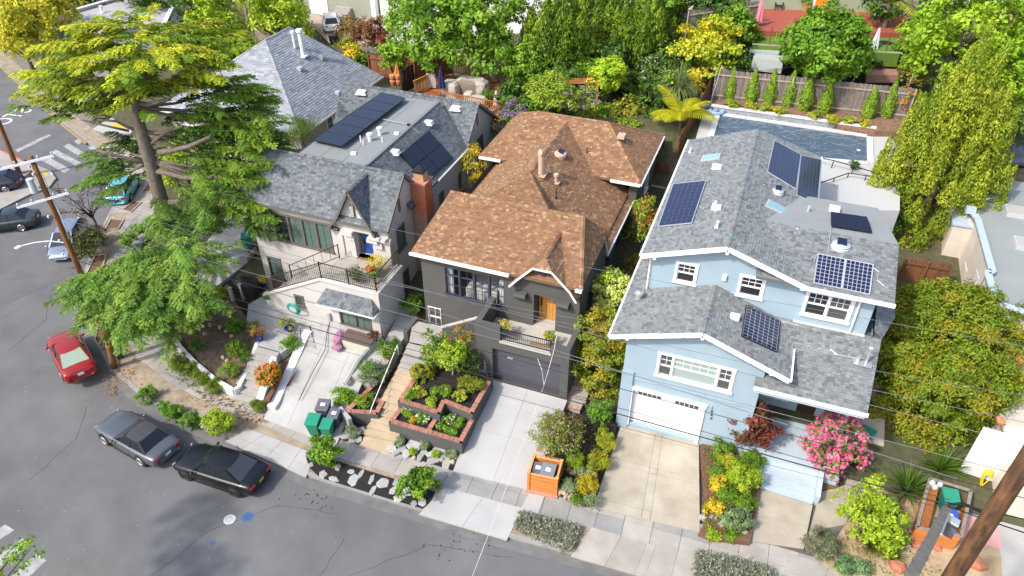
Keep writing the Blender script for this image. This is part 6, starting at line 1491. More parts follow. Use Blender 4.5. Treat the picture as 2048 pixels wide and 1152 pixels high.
 for sx in(-1,1):
  for s in(-1,1):
   x=sx*wb/2+xo; yw=hw*(.985 if sx<0 else.975)
   mb=MB(); mb.tube([(x,s*(yw-.12),r+.02),(x,s*(yw+.004),r+.02)],r*1.16,18); put(mb,'wheel_arch',BLACKM)
   mb=MB(); mb.tube([(x,s*(yw-.18),r),(x,s*(yw+.0),r),(x,s*(yw+.02),r)],[r,r,r*.93],18); w_=put(mb,'wheel',TYRE)
   mb=MB(); mb.tube([(x,s*(yw+.01),r),(x,s*(yw+.026),r)],r*.2,8)
   for a in range(5):
    an=a*1.2566+.3; mb.bar((x,s*(yw+.022),r),(x+r*.64*math.cos(an),s*(yw+.022),r+r*.64*math.sin(an)),.07,.015,up=(0,1,0))
   mb.tube([(x+r*.66*math.cos(a*.3927),s*(yw+.022),r+r*.66*math.sin(a*.3927))for a in range(17)],.025,4)
   put(mb,'rim',rim,w_)
 for s in(-1,1):
  z0=st_[2][3]; mb=MB(); mb.box((-L*.487,s*hw*.66,z0*.80),(.10,hw*.36,.14),s*-.18); put(mb,'tail_light',tail,bevel=.02)
  mb=MB(); mb.box((L*.468,s*hw*.68,.62 if style!='suv' else.75),(.1,hw*.24,.09),s*-.6); put(mb,'headlight',LAMP,bevel=.03)
  mb=MB(); mb.ell((gA*L-.12,s*(hw+.06),zb(gA)+.02),(.07,.11,.075),8,5); put(mb,'mirror',roofm if style=='coupe' and not roofm else pm,smooth=True)
  mb=MB(); mb.bar(((gB+gC)/2*L-.25,s*(hw*.985),zb(0)-.16),((gB+gC)/2*L-.05,s*(hw*.985),zb(0)-.16),.03,.03); put(mb,'door_handle',pm)
  for xx in(gA-.03,(gB+gC)/2+.02,gC-.01):
   mb=MB(); mb.bar((xx*L,s*hw*.996,.35),(xx*L,s*hw*.985,zb(xx)-.12),.012,.012); put(mb,'door_seam',BLACKM)
  mb=MB(); mb.bar((-wb*.36,s*hw*.985,.22),(wb*.36,s*hw*.985,.22),.03,.07); put(mb,'sill',BLACKM)
 if plate:
  mb=MB(); mb.box((-L*.499,0,st_[2][3]*.72),(.02,.32,.16)); put(mb,'number_plate',PLATE if plate is True else plate)
 mb=MB(); mb.box((-L*.492,0,.42),(.06,hw*1.35,.06)); put(mb,'bumper_strip',BLACKM)
 return root
def head(a,b):d=Vector(b)-Vector(a); return math.atan2(d.y,d.x)
RED=paint('deep_red',(.30,.014,.014),.1); GRM=paint('steel_grey',(.13,.14,.155),.5); BLK=paint('gloss_black',(.004,.004,.005),.0); TEA=paint('teal',(.12,.42,.50),.2); DGR=paint('dark_green_grey',(.035,.05,.055),.3); NAV=paint('navy',(.015,.02,.045),.2); SIL=paint('silver_blue',(.28,.33,.42),.5); WHC=paint('white',(.75,.75,.76),0)
f,r=g(214,890),g(286,932); hd_=head(r,f); dv=Vector((math.cos(hd_),math.sin(hd_),0)); sd=Vector((-dv.y,dv.x,0))
TOPF=mat('fabric_top',(.055,.056,.06),.95,.08,4,.2,60)
c=(f+r)/2-sd*.90;
car('convertible','dark silver convertible with black fabric top behind the black sedan',c,hd_,4.75,1.86,1.36,GRM,'coupe',roofm=TOPF,wb=2.72)
f,r=g(376,961),g(473,994); hd_=head(r,f); dv=Vector((math.cos(hd_),math.sin(hd_),0)); sd=Vector((-dv.y,dv.x,0))
c=(f+r)/2-sd*.88
bc=car('black_sedan','glossy black sedan parked at the mouth of the beige driveway',c,hd_,4.72,1.83,1.43,BLK,'sedan',rim=RIMD,wb=2.82,plate=mat('plate_yellow',(.55,.42,.02),.5,.1),rear_glass=glassmat('grey_rear_glass',(.05,.055,.065),0,.05))
f,r=g(116,712),g(150,762); a0,a1=g(113,718),g(196,752)
hd_=head(g(178,760,0),g(120,690,0)); dv=Vector((-math.cos(.9),math.sin(.9),0))
car('red_sedan','red sedan with pale rear window parked below the cedar branches',g(149,722,.35),head(g(128,762),g(99,700)),4.55,1.78,1.46,RED,'sedan',rear_glass=glassmat('pale_rear_glass',(.34,.42,.33),0,.1))
car('teal_hatchback','light teal hatchback parked under the cedar near the corner',g(216,396,0)+Vector((.9,.9,0)),math.radians(118)-math.pi*0,4.1,1.72,1.5,TEA,'hatch')
car('green_coupe','dark green grey coupe parked on the far left kerb',g(14,455,0),math.radians(215),4.6,1.82,1.4,DGR,'coupe')
car('navy_car','dark navy car cut off by the left picture edge near the far corner pole',g(-14,380,0),math.radians(215),4.5,1.8,1.45,NAV,'hatch')
car('silver_car','silver blue car parked behind the wooden utility pole',g(142,492,0),math.radians(-60),4.4,1.76,1.45,SIL,'hatch',rear_glass=CARGL)
car('white_hatchback','white hatchback with dark glass roof parked by the garage at the top',g(664,55,2.6),math.radians(125),4.7,1.9,1.6,WHC,'suv',roofm=None)
WOOD=mat('pole_wood',(.30,.135,.045),.9,.35,3,.5,20,stretch=(5,5,.8),c2=(.12,.055,.025),c2scale=5,c2amt=.4)
GWOOD=mat('grey_wood',(.26,.22,.18),.9,.25,4,.4,20)
GALV=mat('pale_grey_steel',(.55,.58,.62),.5,.05); CERAM=mat('insulator',(.5,.52,.55),.3,.05)
def gv(px,py,p):
 d=ray(px,py); t=Vector((p[0],p[1],0)).dot(HD)/d.dot(HD); return CAM+d*t
def pole(root,base,top,r0,r1,m=WOOD):
 mb=MB(); mb.tube([lerp(base,top,i/5)for i in range(6)],[r0+(r1-r0)*i/5 for i in range(6)],14); return mb.build('pole',m,root,smooth=True)
b0=g(166,557,.1); t0=gv(61,313,b0)
lp_=thing('utility_pole','brown wooden utility pole with two pale crossarms by the left kerb','utility pole',b0)
pole(lp_,b0,t0,.19,.14)
LATT=[]
for(ax,ay),(bx,by)in(((2,336),(112,308)),((38,412),(142,382))):
 a,b=gv(ax,ay,b0),gv(bx,by,b0); ca=BR(lp_,'crossarm',GALV,a-Vector((HD.x,HD.y,0))*.2,b-Vector((HD.x,HD.y,0))*.2,.11,.13)
 for t in(.03,.3,.72,.97):
  p=lerp(a,b,t)-Vector((HD.x,HD.y,0))*.2; mb=MB(); mb.lathe(p+Z*.06,[(.02,0),(.02,.08),(.07,.1),(.05,.2),(.03,.22)],8); mb.build('insulator',CERAM,ca); LATT.append(p+Z*.25)
p=gv(70,366,b0)-Vector((HD.x,HD.y,0))*.34; mb=MB(); mb.cyl(p-Z*.45,.19,.85,12); mb.cyl(p+Z*.4,.2,.06,12); mb.build('transformer',GALV,lp_)
for px,py in((108,345),(62,330),(70,345),(82,372),(100,430),(122,478),(128,505)):
 p=gv(px,py,b0); mb=MB(); mb.box(p-Vector((HD.x,HD.y,0))*.2,(.12,.1,.14)); mb.build('pole_bracket',GALV,lp_)
TB(lp_,'riser_pipe',GALV,[gv(83,345,b0),gv(130,450,b0),gv(150,530,b0)],.03,6)
sl=[gv(128,485,b0),gv(98,482,b0),gv(70,485,b0),gv(45,491,b0)]
TB(lp_,'lamp_arm',GALV,sl,.04,8); p=gv(30,497,b0); q=gv(44,492,b0)
TB(lp_,'lamp_head',GALV,[q,lerp(q,p,.5),p],[.06,.13,.07],10)
b1=g(41,353,.2); t1_=gv(-25,188,b1); fp_=thing('utility_pole','wooden pole standing in a box on the far street corner','utility pole',b1); pole(fp_,b1,t1_,.2,.15)
mb=MB(); mb.box((b1.x,b1.y,.3),(1.5,1.1,.35),.4); mb.build('base_box',GWOOD,fp_)
def dep(px,py,d):return CAM+ray(px,py)*(d/F)
pr_=dep(1908,1152,17.6); pr2=dep(2048,924,17.0); pdir=Vector((0,0,1)); base_r=Vector((pr_.x,pr_.y,0));
rp_=thing('utility_pole','dark streaked wooden utility pole close up at the lower corner','utility pole',base_r)
pole(rp_,base_r,base_r+Vector((.55,1.2,18.6)),.24,.2,mat('tarred_pole_wood',(.20,.095,.04),.9,.4,3,.5,20,stretch=(3,3,.7),c2=(.03,.022,.016),c2scale=1.8,c2amt=.5))
aA,aB=dep(1812,1170,15.5),dep(1894,1018,23.0)
arm=thing('alley_arm','grey weathered timber arm carrying cables and a white box at the lower corner','crossarm',aA)
BR(arm,'timber',GWOOD,aA,aB,.26,.3); BR(arm,'strap',STEEL,lerp(aA,aB,.5)+Vector((.2,.1,.2)),aB+Vector((.1,0,.1)),.05,.02)
p=dep(1893,1050,21.8); d_=(aB-aA).normalized(); BR(arm,'equipment_box',WHITE,p-d_*.45+Vector((.1,.1,0)),p+d_*.4+Vector((.1,.1,0)),.42,.3); BR(arm,'equipment_box',GRY,p-d_*1.0+Vector((.12,.1,-.05)),p-d_*.5+Vector((.12,.1,-.05)),.38,.3)
END=dep(1900,1010,22.0); END2=dep(2060,1045,19.0)
TB(arm,'splice_case',BLACKM,[END+Vector((0,.1,-.1)),END+Vector((.35,.2,0)),dep(2000,1040,20.0)],[.03,.05,.06],8)
for px,py in((1865,966),(1870,974),(1880,969)):
 p=dep(px,py,23.5); mb=MB(); mb.ell(p,(.09,.09,.11),8,6); mb.build('insulator',CERAM,arm)
WIREK=mat('wire_black',(.012,.012,.013),.6,0); WIREG=mat('wire_grey',(.13,.132,.14),.5,0,metal=.2)
def wire(a,b,sag,r,m,label,n=24,extra=()):
 a,b=Vector(a),Vector(b); r*=.62; pts=[lerp(a,b,i/n)-Z*(sag*4*(i/n)*(1-i/n))for i in range(n+1)]
 mb=MB(); mb.tube(pts,r,5); o=mb.build('overhead_wire',m); return tag(o,label,'wire','overhead wires along the street')
def wpx(a,b,da,db,r,m,label,sag=.25):
 """wire through two photo points at given distances"""
 return wire(dep(*a,da),dep(*b,db),sag,r,m,label)
da=37.5
wpx((150,520),(1902,1012),46,22.0,.035,WIREK,'thickest black cable bundle sweeping across the driveways',.1)
wpx((150,505),(1900,1000),46,22.2,.018,WIREK,'thin black cable just above the thick bundle',.12)
wpx((150,535),(1880,1015),46,22.2,.013,WIREK,'thin black wire just below the thick bundle',.6)
wpx((142,384),(1915,958),49,22.4,.02,WIREG,'pale wire passing over the charcoal garage door',.1)
wpx((100,430),(2100,965),47,20.0,.018,WIREG,'pale wire crossing the blue garage door top',.3)
wpx((142,384),(2100,900),49,20.5,.016,WIREG,'pale wire crossing the blue front window',.3)
wpx((90,395),(2100,855),48,21,.013,WIREG,'fine wire over the balcony and blue wall',.4)
wpx((38,412),(2100,800),48,21.5,.013,WIREG,'fine wire passing in front of the lower blue gable',.5)
wpx((112,308),(2100,702),50,22,.013,WIREG,'uppermost fine wire across the blue upper windows',.5)
wpx((60,325),(1240,605),50,42,.013,WIREG,'service wire ending at the blue house corner',.3)
wpx((160,470),(2100,1010),46,20.5,.02,WIREK,'black cable ending at the close pole',.2)
wpx((1895,1012),(2100,1082),22,18.5,.03,WIREK,'short black cable between timber arm and close pole',.02)
wpx((1895,1005),(2100,1048),22,18.5,.02,WIREK,'upper short cable between timber arm and close pole',.02)
for(a,b,da_,db_,lab)in(((0,148),(-60,90),60,62,'x'),):pass
wpx((-30,130),(230,420),62,48,.012,WIREG,'fine wire slanting over the side street lettering',.2)
wpx((-30,560),(140,545),45,46,.02,WIREG,'pale wire leaving the picture at the left edge',.15)
wpx((-30,622),(148,545),44,46,.02,WIREG,'lower pale wire leaving at the left edge',.1)
wpx((-30,400),(75,340),47,48,.012,WIREG,'fine wire from crossarm to the left edge',.1)
wpx((-30,515),(95,400),46,48,.012,WIREG,'fine slanting wire over the parked coupe',.1)
WIREW=mat('wire_white',(.75,.75,.75),.5,0)
mb=MB(); j=g(1088,770,4.2); mb.tube([gy(1113,672,26.7),gy(1108,700,26.3),lerp(gy(1100,730,26.0),j,.5),j],.012,5); mb.tube([gy(1075,717,26.3),gy(1084,740,26.0),j],.012,5)
mb.tube([lerp(j,dep(940,1165,24),i/8)-Z*(.5*i/8*(1-i/8))for i in range(9)],.009,5); tag(mb.build('service_drop',WIREW),'white service wires dropping from the charcoal balcony over the driveway','wire')
b2=g(228,735,.15); sp_=thing('street_pole','short brown pole wrapped with yellow bands behind the red sedan','pole',b2); pole(sp_,b2,gv(207,640,b2),.17,.16)
for i in range(4):
 p=lerp(b2,gv(207,640,b2),.48+i*.1); mb=MB(); mb.cyl(p,.19,.045,12); mb.build('band',mat('yellow_band',(.62,.42,.03),.6,0),sp_)
b3=g(240,715,.15); sp_=thing('street_pole','second dark pole with yellow bands beside the first','pole',b3); pole(sp_,b3,gv(222,620,b3),.17,.16,BARKM)
for i in range(2):
 p=lerp(b3,gv(222,620,b3),.62+i*.12); mb=MB(); mb.cyl(p,.19,.045,12); mb.build('band',MATS['yellow_band'],sp_)
b4_=g(500,75,3); up=thing('utility_pole','grey utility pole tangled in looped wires at the top of the picture','utility pole',b4_); pole(up,b4_-Z*1.5,gv(478,-60,b4_),.16,.14,GWOOD)
for i in range(5):
 c_=gv(488+R.uniform(-4,4),18+R.uniform(-4,4),b4_); TB(up,'wire_loop',WIREG,[c_+Vector((RT.x,RT.y,0))*(.9*math.cos(a*.5))+Z*(.3*math.sin(a*.5))for a in range(13)],.025,4)
for(a,b)in(((480,28),(650,0)),((470,55),(520,40)),((430,90),(500,65)),((490,60),(700,130))):wpx(a,b,88,86,.02,WIREK,'dark wire at the top utility pole towards pixel row %s'%'abcd'[(a[0]//10)%4]if False else{480:'wire running right from the looped pole to the garage',470:'short bracket wire on the looped pole',430:'wire running left from the looped pole',490:'wire slanting down from the looped pole over the grey roof'}[a[0]],.1)
def simple_window(root,O,u,n,a,z,w_,h,fm=WHITE,gm=GL_MID,nc=1,nr=2):return window(root,O,u,n,a,z,w_,h,[(1,nc,nr,gm)],fm,.08,-.01)
gh=thing('grey_hip_house','house with pale grey hipped shingle roof left of the beige house','house',(-38.5,47,2))
GW=mat('taupe_stucco',(.40,.37,.33),.9,.06,1.5,.2,80)
E0,E1,F0,F1,ze_,zr_=-45.3,-32.0,41.0,53.4,5.3,9.6
Ra,Rb_=(-38.6,47.3,zr_),(-38.6,50.6,zr_)
for q in([(E1,F0,ze_),(E1,F1,ze_),Rb_,Ra],[(E0,F0,ze_),(E1,F0,ze_),Ra],[(E0,F1,ze_),(E0,F0,ze_),Ra,Rb_],[(E1,F1,ze_),(E0,F1,ze_),Rb_]):roof(gh,q,PAL_PALE,e=.2,wd=(.28,.5))
for a,b in((Ra,Rb_),(Ra,(E1,F0,ze_)),(Ra,(E0,F0,ze_)),(Rb_,(E1,F1,ze_))):ridge_caps(gh,a,b,PAL_PALE)
for O_,u_,n_,L_ in(((E0+.6,F0+.6,0),XP,FN,12.1),((E1-.6,F0+.6,0),YP,XP,11.2),((E0+.6,F1-.6,0),-YP,-XP,11.2),((E1-.6,F1-.6,0),-XP,YP,12.1)):wall(gh,O_,u_,n_,L_,0,5.2,GW)
for a in(3.6,4.9,6.4):simple_window(gh,(E1-.6,F0+.6,0),YP,XP,a,3.5,.8,1.4)
for a in(1.5,6):simple_window(gh,(E0+.6,F0+.6,0),XP,FN,a,2.5,1.6,1.6)
board(gh,(E1+.03,F0,ze_),(E1+.03,F1,ze_),.14,.09,mat('cream_trim',(.66,.62,.54),.7,.04),'gutter',-.07); board(gh,(E0,F0-.03,ze_),(E1,F0-.03,ze_),.14,.09,MATS['cream_trim'],'gutter',-.07)
fG=onp([(E1,F0,ze_),(E1,F1,ze_),Rb_])
p=fG(607,112); mb=MB(); mb.box(p+Z*.03,(.7,.7,.1)); mb.cyl(p,.17,1.9,10); mb.lathe(p+Z*1.85,[(.2,0),(.28,.1),(.24,.3),(.05,.36)],10); mb.build('flue',WHITE,gh)
p=fG(590,96); mb=MB(); mb.cyl(p,.09,1.2,8); mb.lathe(p+Z*1.1,[(.1,0),(.2,.1),(.15,.25),(.03,.3)],8); mb.build('flue',WHITE,gh)
for px,py in((600,140),(643,118),(676,188)):
 p=fG(px,py); mb=MB(); mb.box(p+Z*.1,(.4,.4,.25)); mb.build('roof_vent',ALU,gh)
CRM=mat('cream_stucco',(.66,.60,.52),.9,.07,1,.2,80,c2=(.52,.45,.37),c2scale=.9,c2amt=.35)
ch=thing('cream_house','cream stucco house with grey flat roof and pale metal parapet cap','house',(15,40,2))
zp=6.3; pr=[g(1938,434,zp),g(1980,440,zp),g(1999,532,zp),g(1962,522,zp),g(1957,533,zp),g(1992,540,zp),g(1980,616,zp),g(2026,626,zp),g(2120,655,zp)]
foot=[g(1905,470,zp-.3),g(1980,440,zp),g(1999,532,zp),g(1992,540,zp),g(1980,616,zp),g(2026,626,zp),g(2120,655,zp)]
foot2=[Vector((11.9,46.0,0)),Vector((12.5,43.7,0)),Vector((12.6,38.2,0)),Vector((12.35,38.0,0)),Vector((12.45,35.3,0)),Vector((13.6,35.0,0)),Vector((26,35,0)),Vector((26,62,0)),Vector((14.2,62,0)),Vector((13.9,47,0))]
for a,b in zip(foot2,foot2[1:]+foot2[:1]):
 u_=(b-a).normalized(); n_=Vector((u_.y,-u_.x,0)); wall(ch,(a.x,a.y,0),u_,n_ if n_.x<.5 or True else n_,(b-a).length,.3,zp,CRM)
 BR(ch,'parapet_cap',mat('pale_metal',(.42,.50,.60),.5,.05),(a.x,a.y,zp+.03),(b.x,b.y,zp+.03),.36,.08)
mb=MB(); mb.prism([(p.x,p.y)for p in foot2],zp-.4,zp-.22); mb.build('flat_roof',mat('grey_roof_coat',(.27,.29,.28),.9,.06,.7,.1,60),ch)
for px,py in((2040,427),(2060,492)):
 p=g(px,py,zp-.2); mb=MB(); mb.box(p+Z*.08,(1.6,1.2,.2)); o=mb.build('skylight',ALU,ch); mb=MB(); mb.box(p+Z*.185,(1.4,1.0,.02)); mb.build('pane',mat('skylight_tan',(.42,.40,.34),.2,.05),o)
mb=MB(); p=g(1937,423,zp); mb.boxb(p.x-.2,p.x+.3,p.y-.3,p.y+.2,zp,zp+.3); mb.build('scupper_box',MATS['pale_metal'],ch)
for x_,y_,z_ in((12.05,45.4,3.6),(12.62,42.6,4.0),(12.62,40.4,3.6),(12.4,36.9,3.4),(12.4,36.0,3.4)):simple_window(ch,(x_,y_,0),-YP,-XP,0,z_,.8,1.3)
BX(ch,'bay_wall',CRM,11.5,12.6,43.9,46.6,.3,5.6); BX(ch,'bay_cap',MATS['pale_metal'],11.4,12.6,43.8,46.7,5.6,5.7)
BX(ch,'lower_wall',CRM,12.9,15,33.6,35.0,.3,4.6); BX(ch,'terrace',CRM,13.4,20,27.2,35.2,.3,2.6)
downspout(ch,[(12.5,38.4,6.0),(12.5,38.4,2)],mat('rust_pipe',(.22,.12,.08),.7,.1),.06)
mb=MB(); a,b=g(1910,954,.35),g(2012,986,.35); u_=(b-a).normalized(); n_=Vector((u_.y,-u_.x,0))
wall(ch,(a.x,a.y,0),u_,n_,7.0,.1,3.9,mat('bright_white_wall',(.78,.77,.77),.9,.04,1,.15,60),name='front_wall')
a2_=a+u_*.9; BX(ch,'wall_cap',MATS['bright_white_wall'],a2_.x,15,a.y+.02,a.y+.4,3.7,3.93)
mb=MB(); mb.fbox((a.x,a.y,0),u_,n_,2.5,6.0,.0,2.2,-.1,.25); mb.build('brown_garage_door',mat('brown_door',(.18,.11,.08),.7,.1),ch)
mb=MB(); mb.fbox((a.x,a.y,0),u_,n_,2.3,6.0,2.2,2.35,.0,.6); mb.build('door_hood',mat('wood_hood',(.16,.08,.05),.7,.1),ch)
for i in range(7):
 p=g(2012+i*8,690+i*2,5.0); TB(ch,'roof_tile',TERRA,[p,p+Vector((.15,-.9,-.25))],.14,6)
for i in range(3):
 p=g(1996+i*3,834+i*1,3.95); TB(ch,'roof_tile',TERRA,[p,p+Vector((.1,-.35,-.08))],.1,6)
hp=g(1962,968,.7); mb=MB()
for i in range(6):
 k=1-i*.07; mb.tube([hp+u_*(.28*k*math.sin(t*.45)*(.6+.4*math.cos(t*.45)))+n_*(.1+.02*i)+Z*(.55-.62*k*math.cos(t*.45+3.14))for t in range(15)],.03,5)
tag(mb.build('garden_hose',mat('yellow_hose',(.62,.50,.03),.5,.05)),'long yellow hose looped on the bright white wall','hose')
cs=thing('cedar_screen','low cedar plank enclosure with open top around bins at the lower corner','bin enclosure',g(1860,1040,.2))
A_,B_,C_,D_=g(1818,1083,.2),g(1905,1100,.2),g(1925,1010,.2),g(1845,985,.2)
for(a,b)in((A_,B_),(D_,A_),(B_,C_)):
 for j in range(6):
  BR(cs,'board',CEDAR,a+Z*(.1+j*.17),b+Z*(.1+j*.17),.035,.155)
for a,b,h in((A_,B_,1.05),(B_,C_,1.05),(C_,D_,1.05),(D_,A_,1.05)):BR(cs,'rail',GWOOD,a+Z*h,b+Z*h,.14,.05)
for i in range(5):
 a,b=lerp(A_,D_,i/5),lerp(A_,D_,(i+.95)/5); w_=(B_-A_)*.3
 SL(cs,'board',CEDAR,[a+Z*.95,b+Z*.95,b+w_+Z*.55,a+w_+Z*.55],(0,0,.04))
cc_=lerp(lerp(A_,B_,.72),lerp(D_,C_,.55),.78); cart('green_cart','green wheeled bin inside the cedar screen at the lower corner',0,0,0,1.1,.62,GRN,GRNL,.1,'bins in the lower cedar screen',p=cc_)
cc_=lerp(lerp(A_,B_,.72),lerp(D_,C_,.6),.38); cart('blue_cart','blue wheeled bin with white sticker inside the lower cedar screen',0,0,0,1.0,.62,mat('blue_plastic',(.02,.06,.42),.5,.05),mat('blue_lid',(.03,.09,.5),.5,.05),.1,'bins in the lower cedar screen',labelpatch=True,p=cc_)
FW_=mat('weathered_boards',(.21,.175,.15),.95,.25,3,.4,30,objvar=.25,stretch=(4,4,.6)); FR_=mat('redwood_boards',(.20,.085,.04),.9,.25,3,.4,30,objvar=.22,stretch=(4,4,.6)); FD_=mat('dark_boards',(.06,.04,.03),.9,.2,3,.3,30,objvar=.25,stretch=(4,4,.6)); FO_=mat('orange_boards',(.40,.16,.05),.8,.2,3,.3,30,objvar=.2,stretch=(4,4,.6)); FPALE=mat('pale_rail',(.38,.32,.26),.9,.15,4)
def fence(label,a,b,h,m,bw=.17,railm=None,rail_side=1,posts=True,gapf=.93,name='fence',lean=0):
 a,b=Vector(a),Vector(b); root=thing(name,label,'fence',a); u_=(b-a); L=u_.length; n=max(2,int(L/bw)); uu=Vector((u_.x,u_.y,0)).normalized(); nn=Vector((uu.y,-uu.x,0))*rail_side
 BB=MB(); BB.boxb(0,bw*gapf,-.012,.012,0,h); pb=BB.build('board',m)
 me=pb.data; bpy.data.objects.remove(pb)
 ang=math.atan2(uu.y,uu.x)
 for i in range(n):
  o=bpy.data.objects.new('board',me); COL.objects.link(o); p=lerp(a,b,i/n)
  o.location=p+Z*R.uniform(-.03,.02)+nn*R.uniform(-.006,.006); o.rotation_euler=(R.uniform(-.015,.015)+lean,R.uniform(-.008,.008),ang); par(o,root)
 if railm:
  for k in(.12,.82):BR(root,'rail',railm,a+Z*h*k+nn*.05,b+Z*h*k+nn*.05,.05,.1)
  np2=max(2,int(L/2.4))
  for i in range(np2+1 if posts else 0):
   p=lerp(a,b,i/np2)+nn*.09; BX(root,'post',railm,p.x-.05,p.x+.05,p.y-.05,p.y+.05,p.z-.3,p.z+h)
 return root
zp_=6.4
def gp_(x,y,z=zp_):return g(x,y,z)
PD=mat('pool_deck',(.50,.50,.49),.9,.07,.8,.1,50,c2=(.42,.42,.41),c2scale=.8,c2amt=.4)
mb=MB(); mb.prism([tuple(gp_(x,y))[:2]for x,y in[(1385,300),(1415,195),(1462,212),(1770,258),(1800,300),(1800,420),(1620,420)]],zp_-3,zp_-.03); struct(mb.build('pool_deck',PD))
WATER=bpy.data.materials.new('pool_water'); WATER.use_nodes=True
nn_=WATER.node_tree.nodes; b_=nn_['Principled BSDF']; b_.inputs['Base Color'].default_value=(.075,.115,.17,1); b_.inputs['Roughness'].default_value=.03
wv=nn_.new('ShaderNodeTexNoise'); wv.inputs['Scale'].default_value=.9; wv.inputs['Detail'].default_value=2; wv.inputs['Distortion'].default_value=2.0; bpn=nn_.new('ShaderNodeBump'); bpn.inputs['Strength'].default_value=.8; bpn.inputs['Distance'].default_value=.25
ge_=nn_.new('ShaderNodeNewGeometry'); WATER.node_tree.links.new(ge_.outputs['Position'],wv.inputs['Vector']); WATER.node_tree.links.new(wv.outputs[0],bpn.inputs['Height']); WATER.node_tree.links.new(bpn.outputs[0],b_.inputs['Normal'])
po=thing('swimming_pool','long rectangular swimming pool with stone rim behind the blue house','pool',gp_(1585,290))
pc=[gp_(1420,300),gp_(1734,324),gp_(1733,275),gp_(1440,231)]
SL(po,'water',WATER,[p+Z*.01 for p in pc],(0,0,-.1))
RIMM=mat('pool_coping',(.60,.60,.59),.85,.08,2)
for a,b in zip(pc,pc[1:]+pc[:1]):
 d=(b-a).normalized(); n_=Vector((d.y,-d.x,0))*.2; L=(b-a).length; k=max(1,int(L/.9))
 for i in range(k):q0,q1=lerp(a,b,i/k)+d*.01,lerp(a,b,(i+1)/k)-d*.01; BR(po,'coping_stone',RIMM,q0+n_+Z*.03,q1+n_+Z*.03,.4,.08)
mb=MB(); p=gp_(1717,301); mb.cyl(p+Z*.02,.12,.02,8); mb.build('float',WHITE,po)
sw=thing('stone_wall','low grey stacked stone wall with pale cap behind the pool','wall',gp_(1590,245))
wa,wb_=gp_(1420,222),gp_(1750,268); uw=(wb_-wa).normalized(); nw=Vector((uw.y,-uw.x,0)); Lw=(wb_-wa).length
mb=MB(); mb.fbox((wa.x,wa.y,zp_-.1),uw,nw,0,Lw,0,.42,-.25,-.03); mb.build('core',GSTEP,sw)
sm=MB()
for j in range(4):
 x=0
 while x<Lw-.05:
  l=R.uniform(.2,.55); sm.fbox((wa.x,wa.y,zp_-.05),uw,nw,x,min(x+l-.015,Lw),.1*j,.1*j+.088,-.1,R.uniform(-.02,.02)); x+=l
stuff(sm.build('stone',mat('ledgestone',(.34,.35,.37),.9,.25,5,.3,30),sw))
for i in range(14):mb=MB(); mb.fbox((wa.x,wa.y,zp_),uw,nw,Lw*i/14+.01,Lw*(i+1)/14-.01,.37,.45,-.32,.06); mb.build('cap_stone',RIMM,sw)
bedp=[gp_(1420,214,6.8),gp_(1465,205,6.8),gp_(1750,262,6.8),gp_(1800,262,6.8),gp_(1818,228,6.8),gp_(1420,188,6.8)]
mb=MB(); mb.prism([(p.x,p.y)for p in bedp],5,6.78); struct(mb.build('planting_bed',mat('bed_bark',(.22,.13,.085),.95,.4,6,.6,25)))
fa,fb=g(1424,196,6.8),g(1812,238,6.8)
fh=zat(1426,142,fa)-6.8
pf=fence('tall weathered grey plank fence behind the arborvitae row of the pool',fa,fb,2.25,FW_,.16,FPALE,1)
for px,py,ty in((1590,236,1),(1452,200,1),(1686,214,1),(1798,222,1)):
 pass
for i,(x0,y0,x1,y1)in enumerate(((1421,205,1424,132),(1603,194,1622,128),(1684,214,1712,138),(1790,226,1816,146))):
 b=g(x0,y0,6.8); mb=MB(); mb.tube([b,b+Vector((.35,0,2.9))],.025,6); tag(mb.build('string_light_pole',mat('pale_pole',(.5,.47,.42),.7,.05)),'thin leaning string light pole %s'%('at the left end of the pool fence','left of the middle of the pool fence','right of the middle of the pool fence','at the right end of the pool fence')[i],'pole','string light poles along the pool fence')
ARB=[(.12,.2,.02),(.15,.25,.025),(.2,.28,.03)]
for i,(px,py,r,h)in enumerate(((1461,178,12,26),(1504,184,13,27),(1541,187,13,28),(1579,190,14,28),(1612,198,15,26),(1652,205,14,25),(1741,213,14,24),(1778,212,14,29))):
 c=g(px,py,7.6); s=scl(c); r_=r*s; h_=h*s*1.3; r_*=1.25
 rt=thing('arborvitae','cone shaped arborvitae, %s from the left in the row along the pool fence'%('first','second','third','fourth','fifth','sixth','seventh','last')[i],'conifer',(c.x,c.y,6.8),'arborvitae row by the pool')
 rg=rs_(); n=1900; t=rg.rand(n,1)**1.1; an=rg.rand(n,1)*6.2832; ra=np.concatenate([np.cos(an),np.sin(an),0*an],1); pr_f=np.minimum(1,.55+t*2)*(1-t)**.62*(.7+.3*rg.rand(n,1))*(1+.12*np.sin(an*5+t*9))
 Pn=np.array([c.x,c.y,6.8])+ra*pr_f*r_+np.array([0,0,1.])*t*h_*2.0; quads_mesh('foliage',leaf_quads(Pn,ra+np.array([0,0,.35])+rg.normal(size=(n,3))*.35,.16,.075,rg,np.tile([0,0,1.],(n,1))),colours(rg,(t[:,0]*12+an[:,0]*2).astype(int),ARB,30),LEAF,rt); mb=MB(); mb.cyl((c.x,c.y,6.6),.06,.9,6); mb.build('trunk',BARKM,rt)
for i,(px,py)in enumerate(((1465,208),(1501,213),(1531,216),(1560,222),(1631,232),(1665,238),(1697,240),(1727,245))):
 sh('%s little round shrub from the left behind the pool wall'%('first','second','third','fourth','fifth','sixth','seventh','eighth')[i],px,py,7.0,12,YELG if i%2 else[(.2,.26,.04),(.3,.3,.05)],(.11,.06),.16,24,gz=6.7,group='small shrubs behind the pool',extra=([(.7,.7,.5)],14,.1)if i in(1,2,6)else None)
